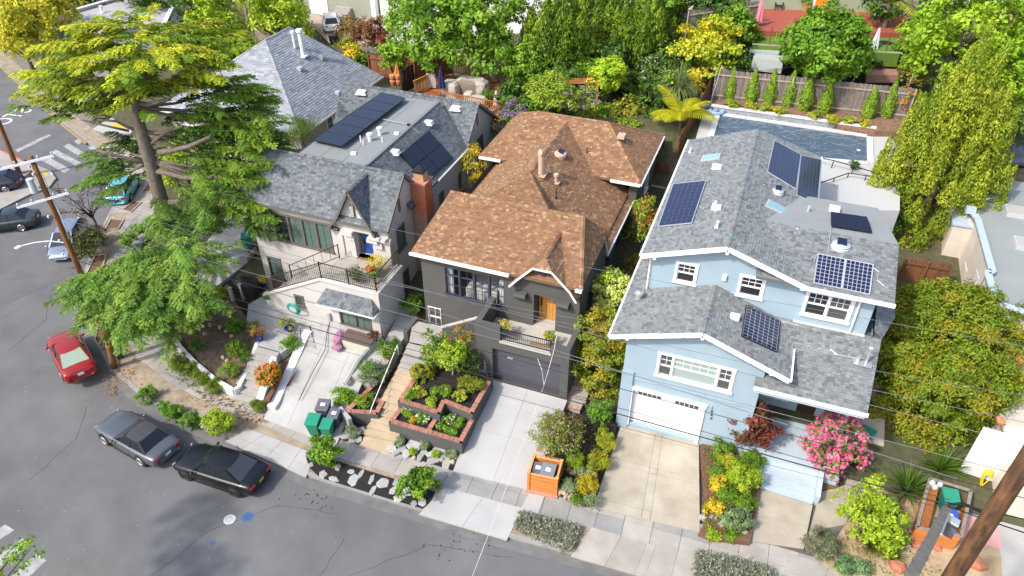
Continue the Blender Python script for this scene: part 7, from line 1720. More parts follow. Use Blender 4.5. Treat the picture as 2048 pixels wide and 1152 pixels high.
mb=MB(); pts=[g(1424,132,9.5),g(1622,124,9.4),g(1712,136,9.4),g(1816,144,9.4)]
wp=[]
for a,b in zip(pts[:-1],pts[1:]):wp+=[lerp(a,b,i/6)-Z*(.5*4*(i/6)*(1-i/6))for i in range(6)]
mb.tube(wp+[pts[-1]],.012,4); tag(mb.build('string_lights',WIREG),'sagging string light wire above the pool fence','wire')
FLT=mat('float_blue',(.30,.40,.52),.4,.2,3)
for px,py,r,lab in((1418,222,.55,'pale blue pool float ring on the pool deck corner'),(1432,226,.5,'second pale blue float ring overlapping the first')):
 p=gp_(px,py); mb=MB(); mb.tube([p+Vector((r*math.cos(a*.5236),r*math.sin(a*.5236),.15))for a in range(13)],.15,8); tag(mb.build('pool_float',FLT),lab,'pool float')
p=gp_(1410,207); mb=MB(); mb.ell(p+Z*.4,(.5,.4,.45),10,6,jit=.12); tag(mb.build('blue_bag',mat('navy_cover',(.03,.05,.12),.7,.2)),'dark blue covered heap at the pool fence corner','cover')
p=gp_(1435,192); mb=MB(); mb.ell(p+Z*.35,(.3,.3,.35),10,6,jit=.1); tag(mb.build('grey_jar',mat('grey_jar',(.35,.42,.48),.6,.1)),'grey round jar by the left end of the pool fence','jar')
tst=thing('terrace_steps','wide grey concrete steps falling from the pool deck towards the blue house','steps',g(1700,400,5))
steps(tst,g(1636,418,4.6),g(1765,442,4.6),g(1782,386,6.1),g(1648,358,6.1),7,CONCG,3.5); struct(sheet('terrace',[g(1648,360,6.15),g(1800,392,6.15),g(1800,345,6.2),g(1650,322,6.2)],CONCG,.8))
for i,q in enumerate((((1655,356),(1665,325)),)):pass
rl=thing('terrace_railing','black metal handrail above the concrete steps by the pool','railing',g(1700,360,5.7))
tp=[g(1640,316,6.9),g(1668,321,6.9),g(1750,345,6.9)]; tp2=[g(1640,366,6.6),g(1698,346,6.7),g(1768,357,6.7)]
for tps in(tp,tp2):
 TB(rl,'rail',BLACKM,tps,.035,6)
for q in(tp[1],lerp(tp[1],tp[2],.5),tp2[0],tp2[1],tp2[2],lerp(tp2[0],tp2[1],.5),lerp(tp2[1],tp2[2],.5)):TB(rl,'post',BLACKM,[q,q+Vector((-.06,-.05,-1.0))],.03,6)
sh('small dark potted conifer by the black rail at the pool',1709,330,6.7,9,DARKG,(.1,.05),.14,22,gz=6.1)
sh('sparse grey weed on the terrace slope below the rail',1665,385,5.9,18,SAGE,(.1,.04),.16,8,gz=5.6)
fence('brown plank side fence between blue and cream houses',g(1790,570,2.6),g(1880,585,2.6),2.0,FR_,.15,FR_,1)
fence('weathered side fence running from charcoal yard to the pool',g(1352,325,4.8),g(1420,196,6.6),2.0,FR_,.17,FR_,-1)
gt=thing('garden_gate','brown wooden gate at the rear corner of the charcoal house','gate',g(1315,372,3.5));
for i in range(7):a=lerp(g(1303,370,3.5),g(1332,376,3.5),i/7); b=lerp(g(1303,370,3.5),g(1332,376,3.5),(i+.9)/7); BR(gt,'board',FR_,(a.x,a.y,4.4),(b.x,b.y,4.4),.03,1.8)
mb=MB(); mb.bar(g(1303,370,4.9)-YP*.05,g(1332,376,4.9)-YP*.05,.05,.12); mb.bar(g(1303,370,3.9)-YP*.05,g(1332,376,3.9)-YP*.05,.05,.12); mb.build('rail',FPALE,gt)
fl2=struct(sheet('side_path',[g(1240,560,1.9),g(1275,560,1.9),g(1322,400,3.4),g(1300,392,3.4)],GSTEP,.6))
struct(sheet('patio',[g(1275,268,5.3),g(1330,275,5.3),g(1345,235,5.6),g(1290,225,5.6)],CONCG,.6))
aw=thing('patio_cover','flat brown patio cover behind the charcoal house','patio cover',g(1300,290,5.4)); SL(aw,'roof',mat('brown_cover',(.16,.12,.085),.9,.15,2),[g(1245,262,6.6),g(1318,292,6.6),g(1331,267,6.6),g(1270,256,6.6)],(0,0,-.12))
for px,py in((1318,292),(1330,268)):p=g(px,py,6.5); BX(aw,'post',FR_,p.x-.06,p.x+.06,p.y-.06,p.y+.06,4,6.5)
be=thing('brick_edging','curved red brick edging in the charcoal back garden','edging',g(1300,240,5.6)); bp2=[g(x,y,5.8)for x,y in[(1262,253),(1285,251),(1297,240),(1300,226)]]
for a,b in zip(bp2[:-1],bp2[1:]):brick_run(be,a,b)
tree('tree_fern','yellow lime tree fern crown','fern',1,1,5,3,n=14)if False else None
fb_=g(1355,285,5.0); frond_palm('tree_fern','bright yellow tree fern with wide fronds behind the charcoal house','tree fern',(fb_.x,fb_.y,4.8),(fb_.x,fb_.y,7.2),14,2.7,[(.52,.50,.02),(.60,.52,.02),(.44,.46,.02)],.14,droop=.85,leaflet=.75,dens=22,el=(.15,1.0))
pb_=g(1350,225,5.6); pt=thing('ponytail_palm','pale green ponytail palm with drooping strap leaves','palm',pb_); rg=rs_(); Q=blade_tuft(rg,(pb_.x,pb_.y,7.4),420,2.3,.06,1.1,1.0,5)
quads_mesh('blades',Q,np.array([(.26,.32,.12),(.34,.38,.17),(.18,.25,.08)])[rg.choice(3,len(Q))],LEAF,pt); trunk_mesh(pt,(pb_.x,pb_.y,5.3),(pb_.x,pb_.y,7.4),.22,.1,(),BARKL)
tuft('flax','dark green sword leaved flax in the charcoal back garden','flax',g(1283,225,5.7),90,2.2,.11,[(.10,.17,.03),(.16,.22,.05)],spread=.75,droop=.35)
tuft('flax','smaller flax clump left of the big flax','flax',g(1255,235,5.7),60,1.4,.08,[(.14,.2,.03),(.2,.26,.04)],spread=.75,droop=.35)
sh('lime shrub at the back eave of the charcoal house',1243,246,6.0,15,LIME,(.13,.07),.22,20,gz=5); sh('small pale shrub by the brick edging',1268,238,6.0,10,LIME,(.12,.06),.2,20,gz=5.4)
sh('yellow green shrubs row behind the charcoal roof',1165,232,6.0,24,LIME,(.13,.07),.26,20,gz=5); sh('bushy variegated shrub at the ridge behind charcoal roof',1185,222,6.4,16,YELG,(.13,.07),.24,20,gz=5)
tree('citrus_tree','round lime green citrus tree in the charcoal back garden','tree',1215,157,8.2,45,rz=1.8,pal=[(.30,.40,.03),(.22,.34,.025),(.40,.44,.06)],leaf=(.22,.13),clump=.36,nl=32,gz=5.8,tr=.09)
pg=thing('pergola','orange timber pergola overgrown with vines behind the charcoal house','pergola',g(1140,215,6))
for px,py in((1094,222),(1192,222),(1105,195),(1190,198)):p=g(px,py,6.0); BX(pg,'post',FO_,p.x-.07,p.x+.07,p.y-.07,p.y+.07,5.5,8.2)
for k in range(7):
 a,b=lerp(g(1094,222,6),g(1105,195,6),k/6),lerp(g(1192,222,6),g(1190,198,6),k/6); BR(pg,'rafter',FO_,Vector((a.x,a.y,8.2)),Vector((b.x,b.y,8.2)),.06,.12)
tree('vine','leafy vine spilling over the left of the pergola','vine',1100,185,8.7,62,rz=.9,pal=[(.14,.22,.03),(.22,.28,.04)],leaf=(.2,.12),clump=.4,nl=22,gz=6); tree('vine','thin vine with mauve tips on the pergola right end','vine',1165,198,8.6,44,rz=.6,n=70,pal=[(.14,.22,.03),(.22,.28,.04)],leaf=(.18,.1),clump=.34,nl=16,gz=6,extra=([(.25,.12,.3)],160,.13))
tree('bougainvillea','purple flowering shrub between beige and charcoal back gardens','shrub',1030,236,6.6,34,rz=1.2,pal=[(.1,.18,.03),(.14,.2,.04)],leaf=(.18,.1),clump=.36,nl=20,gz=5,extra=([(.24,.10,.36),(.3,.16,.42)],420,.15)); sh('purple flowers hugging the beige rear corner',1005,255,6.0,22,[(.1,.16,.04)],(.15,.08),.3,20,gz=4.8,extra=([(.24,.12,.36)],120,.13))
tree('flowering_shrub','dark shrub speckled with white beyond the citrus tree','shrub',1315,150,7.6,42,rz=1.5,pal=DARKG+[(.12,.2,.06)],leaf=(.2,.12),clump=.42,gz=6,extra=([(.6,.62,.5)],220,.12))
tree('banana','broad leaved banana plant by the white speckled shrub','banana',1365,160,7.5,22,rz=1.4,pal=[(.12,.26,.03),(.18,.32,.04)],leaf=(.9,.32),clump=.5,nl=5,n=14,gz=6,updir=(0,0,1))
sh('golden shrub at the top left corner of the pool fence',1394,172,7.4,20,YEL_,(.16,.08),.3,22,gz=6)
tree('golden_maple','spreading golden yellow maple left of the pool fence','tree',1420,105,9.6,68,rz=2.2,pal=[(.46,.36,.03),(.34,.34,.03),(.24,.32,.03)],leaf=(.28,.17),clump=.55,nl=26,gz=6.5,lobes=[((-.3,0,.1),(.7,.7,.6)),((.5,0,.2),(.5,.5,.5)),((0,0,.6),(.5,.5,.4)),((.0,-.2,-.5),(.5,.5,.4))])
zd=5.6
def gd_(x,y,z=zd):return g(x,y,z)
DECKM=mat('red_deck',(.30,.10,.045),.7,.15,3,objvar=.12)
dk=thing('rear_deck','reddish timber deck with orange railings behind the beige house','deck',gd_(930,185))
q=[gd_(820,218),gd_(1010,236),gd_(1030,165),gd_(870,148)]
n_=26
for i in range(n_):sheet('plank',[lerp(q[0],q[3],i/n_),lerp(q[1],q[2],i/n_),lerp(q[1],q[2],(i+.94)/n_),lerp(q[0],q[3],(i+.94)/n_)],DECKM,.08,dk)
def slat_rail(root,a,b,h,m,step=.16):
 a,b=Vector(a),Vector(b); L=(b-a).length; n=int(L/step); mb=MB(); mb.bar(a+Z*h,b+Z*h,.12,.05); mb.bar(a+Z*.12,b+Z*.12,.05,.08); mb.build('rail',m,root)
 for i in range(n):p=lerp(a,b,(i+.5)/n); BR(root,'slat',m,p+Z*.12,p+Z*h,.05,.05)
for a,b in(((829,190),(868,172)),((870,148),(905,146)),((905,146),(1030,168)),((868,208),(1010,236))):slat_rail(dk,gd_(*a),gd_(*b),1.15,FO_)
fence('tall dark stained fence beside the beige back deck',gd_(803,190,5),gd_(870,148,5),2.0,FD_,.17,FD_,1)
fence('redwood fence along the lane behind the grey hip roof',g(742,150,4),g(832,160,5),1.9,FR_,.18,FR_,1)
fence('redwood fence right of the dark stained fence',gd_(830,165,5.5),gd_(905,146,5.5),1.8,FR_,.18,FR_,1)
def umbrella(label,px,py,z,h,m,cat='umbrella',r=.24):
 p=g(px,py,z); root=thing('closed_umbrella',label,cat,p); TB(root,'pole',STEEL,[p,p+Z*h],.03,6)
 mb=MB(); v=[]; k=12
 prof=[(r*1.25,.3),(r,.5),(r*.85,.62),(r*.5,.85),(.04,1.0)]
 for rr_,t in prof:
  for j in range(k):a=j*6.283/k; q_=rr_*(1.12 if j%2 else.82); v.append((p.x+q_*math.cos(a),p.y+q_*math.sin(a),p.z+h*t))
 f=[(i*k+j,i*k+(j+1)%k,(i+1)*k+(j+1)%k,(i+1)*k+j)for i in range(4)for j in range(k)]; mb.add(v,f); mb.build('canopy',m,root)
 mb=MB(); mb.cyl(p,.28,.08,12); mb.build('base',BLACKM,root); return root
umbrella('closed navy blue umbrella on the beige back deck',884,192,zd,2.4,mat('navy_canvas',(.025,.03,.10),.9,.05)); umbrella('closed orange umbrella by the terracotta pots',797,170,5.2,1.9,mat('orange_canvas',(.52,.20,.05),.9,.05)); umbrella('closed white umbrella beside the orange chairs',993,222,zd,1.7,mat('white_canvas',(.7,.7,.7),.9,.03),r=.18)
CVR=mat('canvas_cover',(.44,.41,.35),.95,.12,2,.3,10); CVB=mat('taupe_band',(.22,.18,.14),.95,.1)
for px,py,sx,sy,h,lab in((903,178,.75,.65,1.0,'armchair under pale canvas cover nearest the blue umbrella'),(945,176,1.4,.7,1.15,'wide seating under pale canvas cover with brown band'),(938,190,.4,.4,.6,'round covered stool in front of the covered seating'),(902,196,.5,.3,.4,'low covered bundle beside the blue umbrella'),(956,204,.75,.55,.75,'white covered table at the deck edge')):
 p=gd_(px,py+8); mb=MB(); mb.v=[];
 for zz,k in((0,1),(.45*h,1.02),(.8*h,.95),(h,.7)):
  for j in range(14):a=j*6.283/14; rr_=1+R.uniform(-.04,.04); mb.v.append((p.x+sx*k*rr_*np.sign(math.cos(a))*abs(math.cos(a))**.55,p.y+sy*k*rr_*np.sign(math.sin(a))*abs(math.sin(a))**.55,p.z+zz))
 for i in range(3):
  for j in range(14):mb.f.append([i*14+j,i*14+(j+1)%14,(i+1)*14+(j+1)%14,(i+1)*14+j]); mb.m.append(1 if(sx>1.2 and j in(3,4,10,9))else 0)
 mb.f.append(list(range(42,56))); mb.m.append(0); tag(mb.build('covered_furniture',[CVR,CVB]),lab,'covered furniture','covered furniture on the beige back deck')
p=gd_(862,178); mb=MB(); mb.slab([p+Vector((-.35,0,1.3)),p+Vector((.4,.1,1.25)),p+Vector((.42,.1,.1)),p+Vector((-.3,0,.15))],(0,.05,0)); tag(mb.build('white_towel',CVR),'white cloth hanging over the deck railing','cloth')
for i,px in enumerate((787,798,808)):
 p=g(px,170,5.3); mb=MB(); mb.lathe(p,[(.18,0),(.25,.2),(.28,.4),(.2,.45),(.2,.5),(.27,.6),(.29,.85),(.2,.92)],12); tag(mb.build('terracotta_pot',TERRA),'stacked terracotta pots, %s of the three by the orange umbrella'%('nearest','middle','farthest')[i],'pot','terracotta pots')
ORC=mat('orange_plastic',(.62,.22,.03),.6,.05)
def adirondack(label,p,rz,m,group=None):
 root=thing('garden_chair',label,'chair',p,group,rz)
 for nm,bx in(('seat',(-.28,.28,-.3,.3,.32,.37)),('arm',(-.36,-.26,-.3,.3,.52,.56)),('arm',(.26,.36,-.3,.3,.52,.56)),('leg',(-.34,-.28,-.32,-.24,0,.52)),('leg',(.28,.34,-.32,-.24,0,.52)),('leg',(-.34,-.28,.22,.3,0,.5)),('leg',(.28,.34,.22,.3,0,.5))):
  mb=MB(); mb.boxb(*bx); o=mb.build(nm,m); o.parent=root
 mb=MB(); mb.slab([(-.27,.26,.34),(.27,.26,.34),(.27,.55,1.0),(0,.6,1.1),(-.27,.55,1.0)],(0,.05,0)); o=mb.build('backrest',m); o.parent=root; return root
for px,py,lab in((1017,222,'orange garden chair nearest the purple shrub'),(1008,236,'orange garden chair lower on the beige back terrace'),(1000,252,'orange garden chair beside the purple flowers')):adirondack(lab,gd_(px,py,5.3),R.uniform(-1,1),ORC,'orange chairs behind the beige house')
for i,(px,py)in enumerate(((975,200),(985,228),(968,222))):p=gd_(px,py,5.4); mb=MB(); mb.lathe(p,[(.22,0),(.3,.35),(.32,.4),(.27,.4)],10); tag(mb.build('planter_pot',PM['grey']),('grey pot by the covered table','grey pot near the white umbrella','grey pot at the deck edge')[i],'pot')
sh('small green plant in the deck corner',977,190,6.2,12,GREEN,(.14,.08),.22,18,gz=5.4)
zu=10.2
def gu(x,y,z=zu):return g(x,y,z)
struct(sheet('red_patio',[gu(1505,62),gu(1815,66),gu(1815,8),gu(1480,8)],mat('red_tile',(.34,.085,.06),.7,.1,2),1.2))
SAGEW=mat('sage_wall',(.30,.36,.24),.9,.05,1.5)
gr=thing('green_house','sage green house with orange door at the top of the picture','house',gu(1640,10)); a,b=gu(1475,16),gu(1830,28); u_=(b-a).normalized(); n_=Vector((u_.y,-u_.x,0)); wall(gr,a-Z*a.z,u_,n_,(b-a).length,zu-1,zu+4,SAGEW); SL(gr,'roof',mat('far_brown_roof',(.16,.12,.10),.9,.1),[Vector((p.x,p.y,zu+4.02))for p in(a+n_*.5,b+n_*.5)]+[Vector((p.x,p.y,zu+6))for p in(b-n_*8,a-n_*8)],(0,0,-.2)); wall(gr,Vector((a.x,a.y,0))-n_*8,n_,-u_,8,zu-2,zu+4,SAGEW)
da_=gu(1627,22); s0=(da_-a).dot(u_); mb=MB(); mb.fbox((a.x,a.y,zu),u_,n_,s0,s0+1.0,0,2.2,0,.05); d_=mb.build('door',mat('orange_door',(.72,.26,.02),.6,.05),gr); mb=MB(); mb.fbox((a.x,a.y,zu),u_,n_,s0-.15,s0,0,2.35,0,.07); mb.fbox((a.x,a.y,zu),u_,n_,s0+1.0,s0+1.15,0,2.35,0,.07); mb.build('door_frame',WHITE,gr)
fence('grey plank fence along the far right of the red patio',gu(1815,150,8.0),gu(1812,40,10),1.7,FW_,.2,FPALE,-1)
fence('weathered fence at the left of the red patio garden',g(1370,70,9.5),g(1510,50,10),1.9,FW_,.18,FPALE,1)
struct(sheet('lawn',[g(1505,92,9.6),g(1800,108,9.6),g(1812,66,9.9),g(1505,62,9.9)],mat('lawn_green',(.11,.20,.03),.95,.2,5,.5,40),1.0))
rw=thing('wire_fence','rusty post and wire fence between lawn and vegetable beds','fence',g(1600,90,9.6))
for i in range(10):p=lerp(g(1505,88,9.6),g(1805,106,9.6),i/9); TB(rw,'post',mat('rust_post',(.2,.07,.04),.9,.1),[p,p+Z*1.4],.04,5)
mb=MB(); mb.bar(g(1505,88,11),g(1805,106,11),.06,.06); mb.bar(g(1505,88,10.2),g(1805,106,10.2),.04,.04); mb.build('rail',FPALE,rw)
umbrella('closed pink umbrella left of the red patio',1513,62,9.8,2.6,mat('pink_canvas',(.70,.22,.30),.9,.05)); umbrella('closed white umbrella by the covered grill beyond the pool fence',1741,118,8.8,2.4,mat('white_canvas',(.7,.7,.7),.9,.03))
p=g(1762,115,8.6); mb=MB(); mb.boxb(p.x-.8,p.x+.7,p.y-.4,p.y+.4,p.z,p.z+1.0); mb.ell(p+Z*1.05,(.75,.4,.25),12,6); tag(mb.build('covered_grill',COVER),'barbecue under a black cover beyond the pool fence','grill')
struct(sheet('brick_patio',[g(1735,150,8.3),g(1800,150,8.3),g(1800,105,8.6),g(1735,105,8.6)],mat('rose_patio',(.38,.20,.17),.9,.15,3),.6))
for px,py,lab in((1750,135,'black metal chair on the rose patio nearest the pool fence'),(1765,128,'black metal chair behind the nearest one on the rose patio'),(1578,16,'black chair left of the orange door'),(1555,18,'black chair farther left of the orange door')):adirondack(lab,g(px,py,8.5 if py>60 else zu),.3,BLACKM,'black garden chairs')
adirondack('white garden chair on the red patio',gu(1649,45),2.8,WHITE); adirondack('blue garden chair beside the white one on the red patio',gu(1674,40),2.8,mat('blue_chair',(.02,.06,.3),.6,.05))
for px,py,m_,lab in((1611,22,'terracotta','terracotta pot left of the orange door'),(1664,26,'terracotta','tall terracotta planter right of the orange door'),(1440,60,'terracotta','clay pot on the fence ledge'),(1417,66,'terracotta','stacked clay pots by the grey bin')):pot(px,py,zu if px>1500 else 9.6,.3,.6,m_,lab,GREEN,.4)
for i,(px,py)in enumerate(((1527,112),(1548,100),(1535,128))):
 p=g(px,py,8.8); o=BX(None,'raised_bed',mat('corrugated_steel',(.42,.45,.44),.5,.1,6),p.x-1.1,p.x+1.1,p.y-.6,p.y+.6,p.z-.4,p.z+.55); tag(o,'corrugated steel vegetable bed, %s of the three beyond the fence'%('nearest','farthest','lowest')[i],'raised bed','steel vegetable beds')
p=g(1384,55,9.6); mb=MB(); mb.boxb(p.x-.8,p.x+.8,p.y-.6,p.y+.6,p.z,p.z+1.1); mb.boxb(p.x-.85,p.x+.85,p.y-.65,p.y+.65,p.z+1.1,p.z+1.2); tag(mb.build('storage_box',GRY),'dark grey storage bin at the left of the upper fence','storage box')
def bt(label,px,py,zc,r,rz,pal,gz,name='tree',leaf=(.36,.2),clump=.7,nl=28,**k):return tree(name,label,'tree',px,py,zc,r,rz=rz,pal=pal,leaf=leaf,clump=clump,nl=nl,gz=gz,**k)
bt('broad green tree with pale trunk behind the beige deck',905,48,10.2,132,3.5,[(.14,.25,.03),(.10,.19,.025),(.19,.29,.035)],5.2,'plane_tree',n=620,tr=.28,bark=BARKL,lean=(3.6,1.0),lobes=[((-.5,0,0),(.55,.6,.6)),((.1,0,.3),(.6,.6,.6)),((-.1,-.2,-.5),(.6,.5,.45)),((.65,.1,.2),(.45,.5,.8)),((.75,-.2,-.5),(.3,.4,.5)),((-.3,-.1,.6),(.5,.5,.4))])
for px,py,zc,r,rz,gz,lab in((1110,85,9.4,72,3.8,5,'dense dark cypress left of the citrus tree, nearest the pale trunk'),(1200,55,9.0,84,4.2,4.5,'tall bushy cypress directly behind the citrus tree'),(1290,85,9.0,70,3.4,5.4,'feathery cypress right of the citrus tree'),(1320,25,10.5,60,3.4,6,'bright tipped cypress at the top left of the golden maple'),(1130,150,6.6,50,1.8,5,'low dark cypress boughs behind the pergola')):
 bt(lab,px,py,zc,r,rz,[(.14,.22,.025),(.10,.17,.02),(.2,.27,.03),(.07,.12,.018)],gz,'cypress',leaf=(.34,.1),clump=.6,nl=46,updir=(.3,.1,1),flame=2.3,n=330)
bt('round dense green tree beyond the pool fence',1655,102,10.5,92,3.3,[(.10,.20,.02),(.07,.15,.018),(.15,.25,.03)],7.5,leaf=(.3,.2),clump=.6,n=460)
bt('small green tree at the golden maple right side',1475,60,10.5,42,1.9,GREEN,8.5,leaf=(.3,.18),clump=.5)
sh('dark green shrub beyond the pool fence left end',1500,90,9.2,24,DARKG,(.2,.12),.4,20,gz=8); sh('rust green shrub at the right end of the pool fence',1826,150,8.4,34,[(.14,.2,.03),(.22,.16,.04)],(.2,.12),.4,20,gz=7.2)
tree('crocosmia','orange flowering clump at the right end of the arborvitae row','flowers',1812,208,7.6,30,rz=1.2,pal=GREEN,leaf=(.3,.06),clump=.4,nl=22,gz=6.5,updir=(0,0,1),extra=([(.75,.14,.02),(.7,.2,.03)],260,.16))
bt('tall feathery yellow green podocarpus between blue and cream houses',1884,330,7.8,128,5.2,[(.24,.28,.03),(.19,.24,.026),(.31,.33,.04),(.13,.18,.022)],3.0,'podocarpus',leaf=(.19,.075),clump=.42,nl=60,n=1350,shell=.6,updir=(0,0,1),flame=2.9,lobes=[((0,0,-.25),(.8,.8,.7)),((0,.05,.35),(.52,.52,.6)),((.02,0,.9),(.25,.25,.45)),((-.6,-.2,-.4),(.34,.4,.45)),((.55,0,-.35),(.42,.5,.5)),((-.2,-.3,-.8),(.6,.5,.3)),((-.35,0,.1),(.38,.4,.5)),((.38,0,.2),(.36,.4,.5))])
sh('dark conifer mass at the podocarpus foot by the blue roof',1775,440,5.0,34,DARKG,(.2,.08),.4,26,gz=3)
for px,py,zc,r,rz,lab in((1940,70,12.5,120,4.2,'large spreading yellow green tree at the upper right'),(2030,140,11,90,3.8,'bright leafy tree at the right edge under the large one'),(1990,215,8.5,70,2.4,'dark green tree above the cream house roof')):
 bt(lab,px,py,zc,r,rz,[(.20,.31,.028),(.14,.24,.022),(.27,.36,.03)]if py<200 else[(.09,.15,.025),(.14,.19,.03)],7 if py<200 else 5,leaf=(.34,.2),clump=.75,nl=30)
sh('white flowering vine right of the banana leaves',1965,180,9,36,DARKG,(.2,.12),.45,18,gz=6,extra=([(.65,.65,.62)],160,.16))
bb=g(1893,160,8); rt=thing('banana_plant','tall banana plant with ragged upright leaves at the upper right','banana',bb); trunk_mesh(rt,bb-Z*1.5,bb+Z*2.0,.16,.1,(),mat('banana_stem',(.2,.22,.06),.8,.1)); rg=rs_()
for i in range(9):
 Q=blade_tuft(rg,(bb.x,bb.y,bb.z+1.6+.2*(i%4)),1,2.6,.6,.7,.5,6); quads_mesh('banana_leaf',Q,np.tile([.26,.36,.05],(len(Q),1))*rg.uniform(.8,1.3),LEAF,rt)
pb=g(1765,60,10); frond_palm('palm_tree','palm with drooping yellow green fronds at the top of the picture','palm',(pb.x,pb.y,9.5),(pb.x,pb.y,12.2),16,3.4,[(.34,.34,.04),(.44,.4,.05),(.24,.28,.03)],.32,droop=.9,leaflet=.6,dens=16,el=(.0,1.1))
struct(sheet('dry_ground',[g(1990,290,5.5),g(2080,300,5.5),g(2080,230,6),g(1990,240,6)],mat('tan_ground',(.40,.30,.19),.95,.2,2,.5,30),.6))
mb=MB(); mb.slab([g(1990,322,6.6),g(2120,335,6.6),g(2120,292,6.6),g(1995,290,6.6)],(0,0,-.15)); dr=thing('dark_lean_to','dark blue grey low roof behind the cream house flat roof','roof',g(2040,310,6)); mb.build('roof',mat('dark_slate_roof',(.05,.065,.09),.8,.1,2),dr)
mh=thing('maroon_house','maroon house with white trim at the top right corner','house',g(1980,10,12)); a,b=g(1850,40,10.5),g(2110,40,10.5); u_=(b-a).normalized(); n_=Vector((u_.y,-u_.x,0)); wall(mh,a-Z*a.z,u_,n_,(b-a).length,9,16,mat('maroon_wall',(.055,.03,.035),.9,.1)); mb=MB(); mb.fbox((a.x,a.y,11.9),u_,n_,0,(b-a).length,0,.35,0,.3); mb.build('trim_band',WHITE,mh)
for s_ in(5,9):simple_window(mh,(a.x,a.y,0),u_,n_,s_,12.6,1.6,1.6)
tb=thing('white_flat_building','low pale building with grey flat roof at the top left','building',g(205,40,3)); q=[g(138,30,4.6),g(268,-8,4.6),g(350,12,4.6),g(330,55,4.6),g(165,75,4.6)]
for a,b in zip(q,q[1:]+q[:1]):a2=Vector((a.x,a.y,0)); u_=Vector((b.x-a.x,b.y-a.y,0)); L_=u_.length; u_.normalize(); wall(tb,a2,u_,Vector((-u_.y,u_.x,0)),L_,.5,4.9,mat('white_wall_far',(.60,.60,.60),.9,.05,1)); BR(tb,'parapet_cap',WHITE,(a.x,a.y,4.95),(b.x,b.y,4.95),.4,.12)
mb=MB(); mb.prism([(p.x,p.y)for p in q],4.3,4.62); mb.build('flat_roof',mat('pale_membrane',(.44,.44,.46),.9,.08,.4,c2=(.34,.32,.32),c2scale=.3,c2amt=.4),tb)
for px,py in((205,25),(275,15),(240,40)):vent(tb,g(px,py,4.65),.12,.6,WHITE)
sh_=thing('tan_building','tan building with outside stairs at the top','building',g(470,30,3)); a,b=g(420,60,2.5),g(545,75,2.5); u_=(b-a).normalized(); n_=Vector((u_.y,-u_.x,0)); wall(sh_,a-Z*a.z,u_,n_,(b-a).length,1,10,mat('tan_wall',(.40,.34,.26),.9,.06,1))
for i in range(9):mb=MB(); mb.fbox((a.x,a.y,3+i*.3),u_,n_,.8+i*.4,1.3+i*.4,0,.08,0,1.0); mb.build('stair_tread',GSTEP,sh_)
BR(sh_,'handrail',BLACKM,Vector((a.x,a.y,4))+u_*.8+n_,Vector((a.x,a.y,6.5))+u_*4.4+n_,.06,.06)
gb2=thing('garage_house','grey green house with white garage door at the top','house',g(660,10,3)); a,b=g(600,22,2.6),g(760,48,2.6); u_=(b-a).normalized(); n_=Vector((u_.y,-u_.x,0)); wall(gb2,a-Z*a.z,u_,n_,(b-a).length,1,9,mat('sage_grey_wall',(.33,.34,.27),.9,.06,1))
s0=(g(624,25,2.6)-a).dot(u_); mb=MB(); mb.fbox((a.x,a.y,2.6),u_,n_,s0,s0+2.6,0,2.4,0,.08); go_=mb.build('garage_door',WHITE,gb2)
for i in range(5):mb=MB(); mb.fbox((a.x,a.y,4.5),u_,n_,s0+.15+i*.48,s0+.5+i*.48,0,.3,.08,.1); mb.build('pane',GL_DARK,go_)
for i in range(6):mb=MB(); mb.fbox((a.x,a.y,2.6+i*.22),u_,n_,s0+4+i*.0,s0+6.0,0,.22,0,2.2-i*.35); mb.build('stair_tread',GSTEP,gb2)
struct(sheet('far_driveway',[g(690,110,2.45),g(790,105,2.45),g(760,45,2.55),g(600,20,2.55)],mat('tan_drive',(.40,.33,.25),.95,.1,1),.5))
mb=MB(); mb.prism([tuple(g(x,y,2.6))[:2]for x,y in[(712,72),(748,66),(735,46),(690,50)]],2,3.0); tag(mb.build('low_planter',mat('sage_planter',(.26,.28,.18),.9,.1)),'low sage green planter wall by the white hatchback','planter')
wh=thing('white_house','bright white house glimpsed behind the broad green tree','house',g(900,0,7)); a,b=g(765,60,4.5),g(1420,30,8.5); a.z=b.z=0; u_=(b-a).normalized(); n_=Vector((u_.y,-u_.x,0)); WF=mat('white_siding',(.74,.74,.74),.8,.04,1); wall(wh,a,u_,n_,(b-a).length,3,13,WF); e_=b-n_*8; f_=a-n_*8; SL(wh,'roof',mat('far_grey_roof',(.25,.26,.27),.9,.1),[Vector((p.x,p.y,13.02))for p in(a+n_*.4,b+n_*.4)]+[Vector((p.x,p.y,15))for p in(e_,f_)],(0,0,-.2)); wall(wh,b,-n_,u_,8,3,13,WF); wall(wh,f_,n_,-u_,8,3,13,WF)
for s_ in range(2,int((b-a).length)-3,4):simple_window(wh,a,u_,n_,s_,8.5,1.3,1.7)
mb=MB(); mb.fbox(a,u_,n_,0,(b-a).length,11.2,11.5,0,.5); mb.build('eave_trim',WHITE,wh)
wp_=thing('white_post','white porch column left of the broad green tree','column',g(752,45,4)); p=g(752,48,3.5); BX(wp_,'column',WHITE,p.x-.25,p.x+.25,p.y-.25,p.y+.25,2.5,7)
YGT=[(.36,.33,.035),(.26,.28,.03),(.44,.38,.05)]
tree('yellow_green_tree','rounded yellow green tree at the top left corner','tree',75,42,5.6,78,rz=3.2,pal=YGT,leaf=(.42,.22),clump=.8,nl=30,gz=1.5); tree('yellow_green_tree','lower yellow green tree spilling to the sidewalk on the left','tree',45,85,3.6,52,rz=2.2,pal=YGT,leaf=(.42,.22),clump=.8,nl=28,gz=.8)
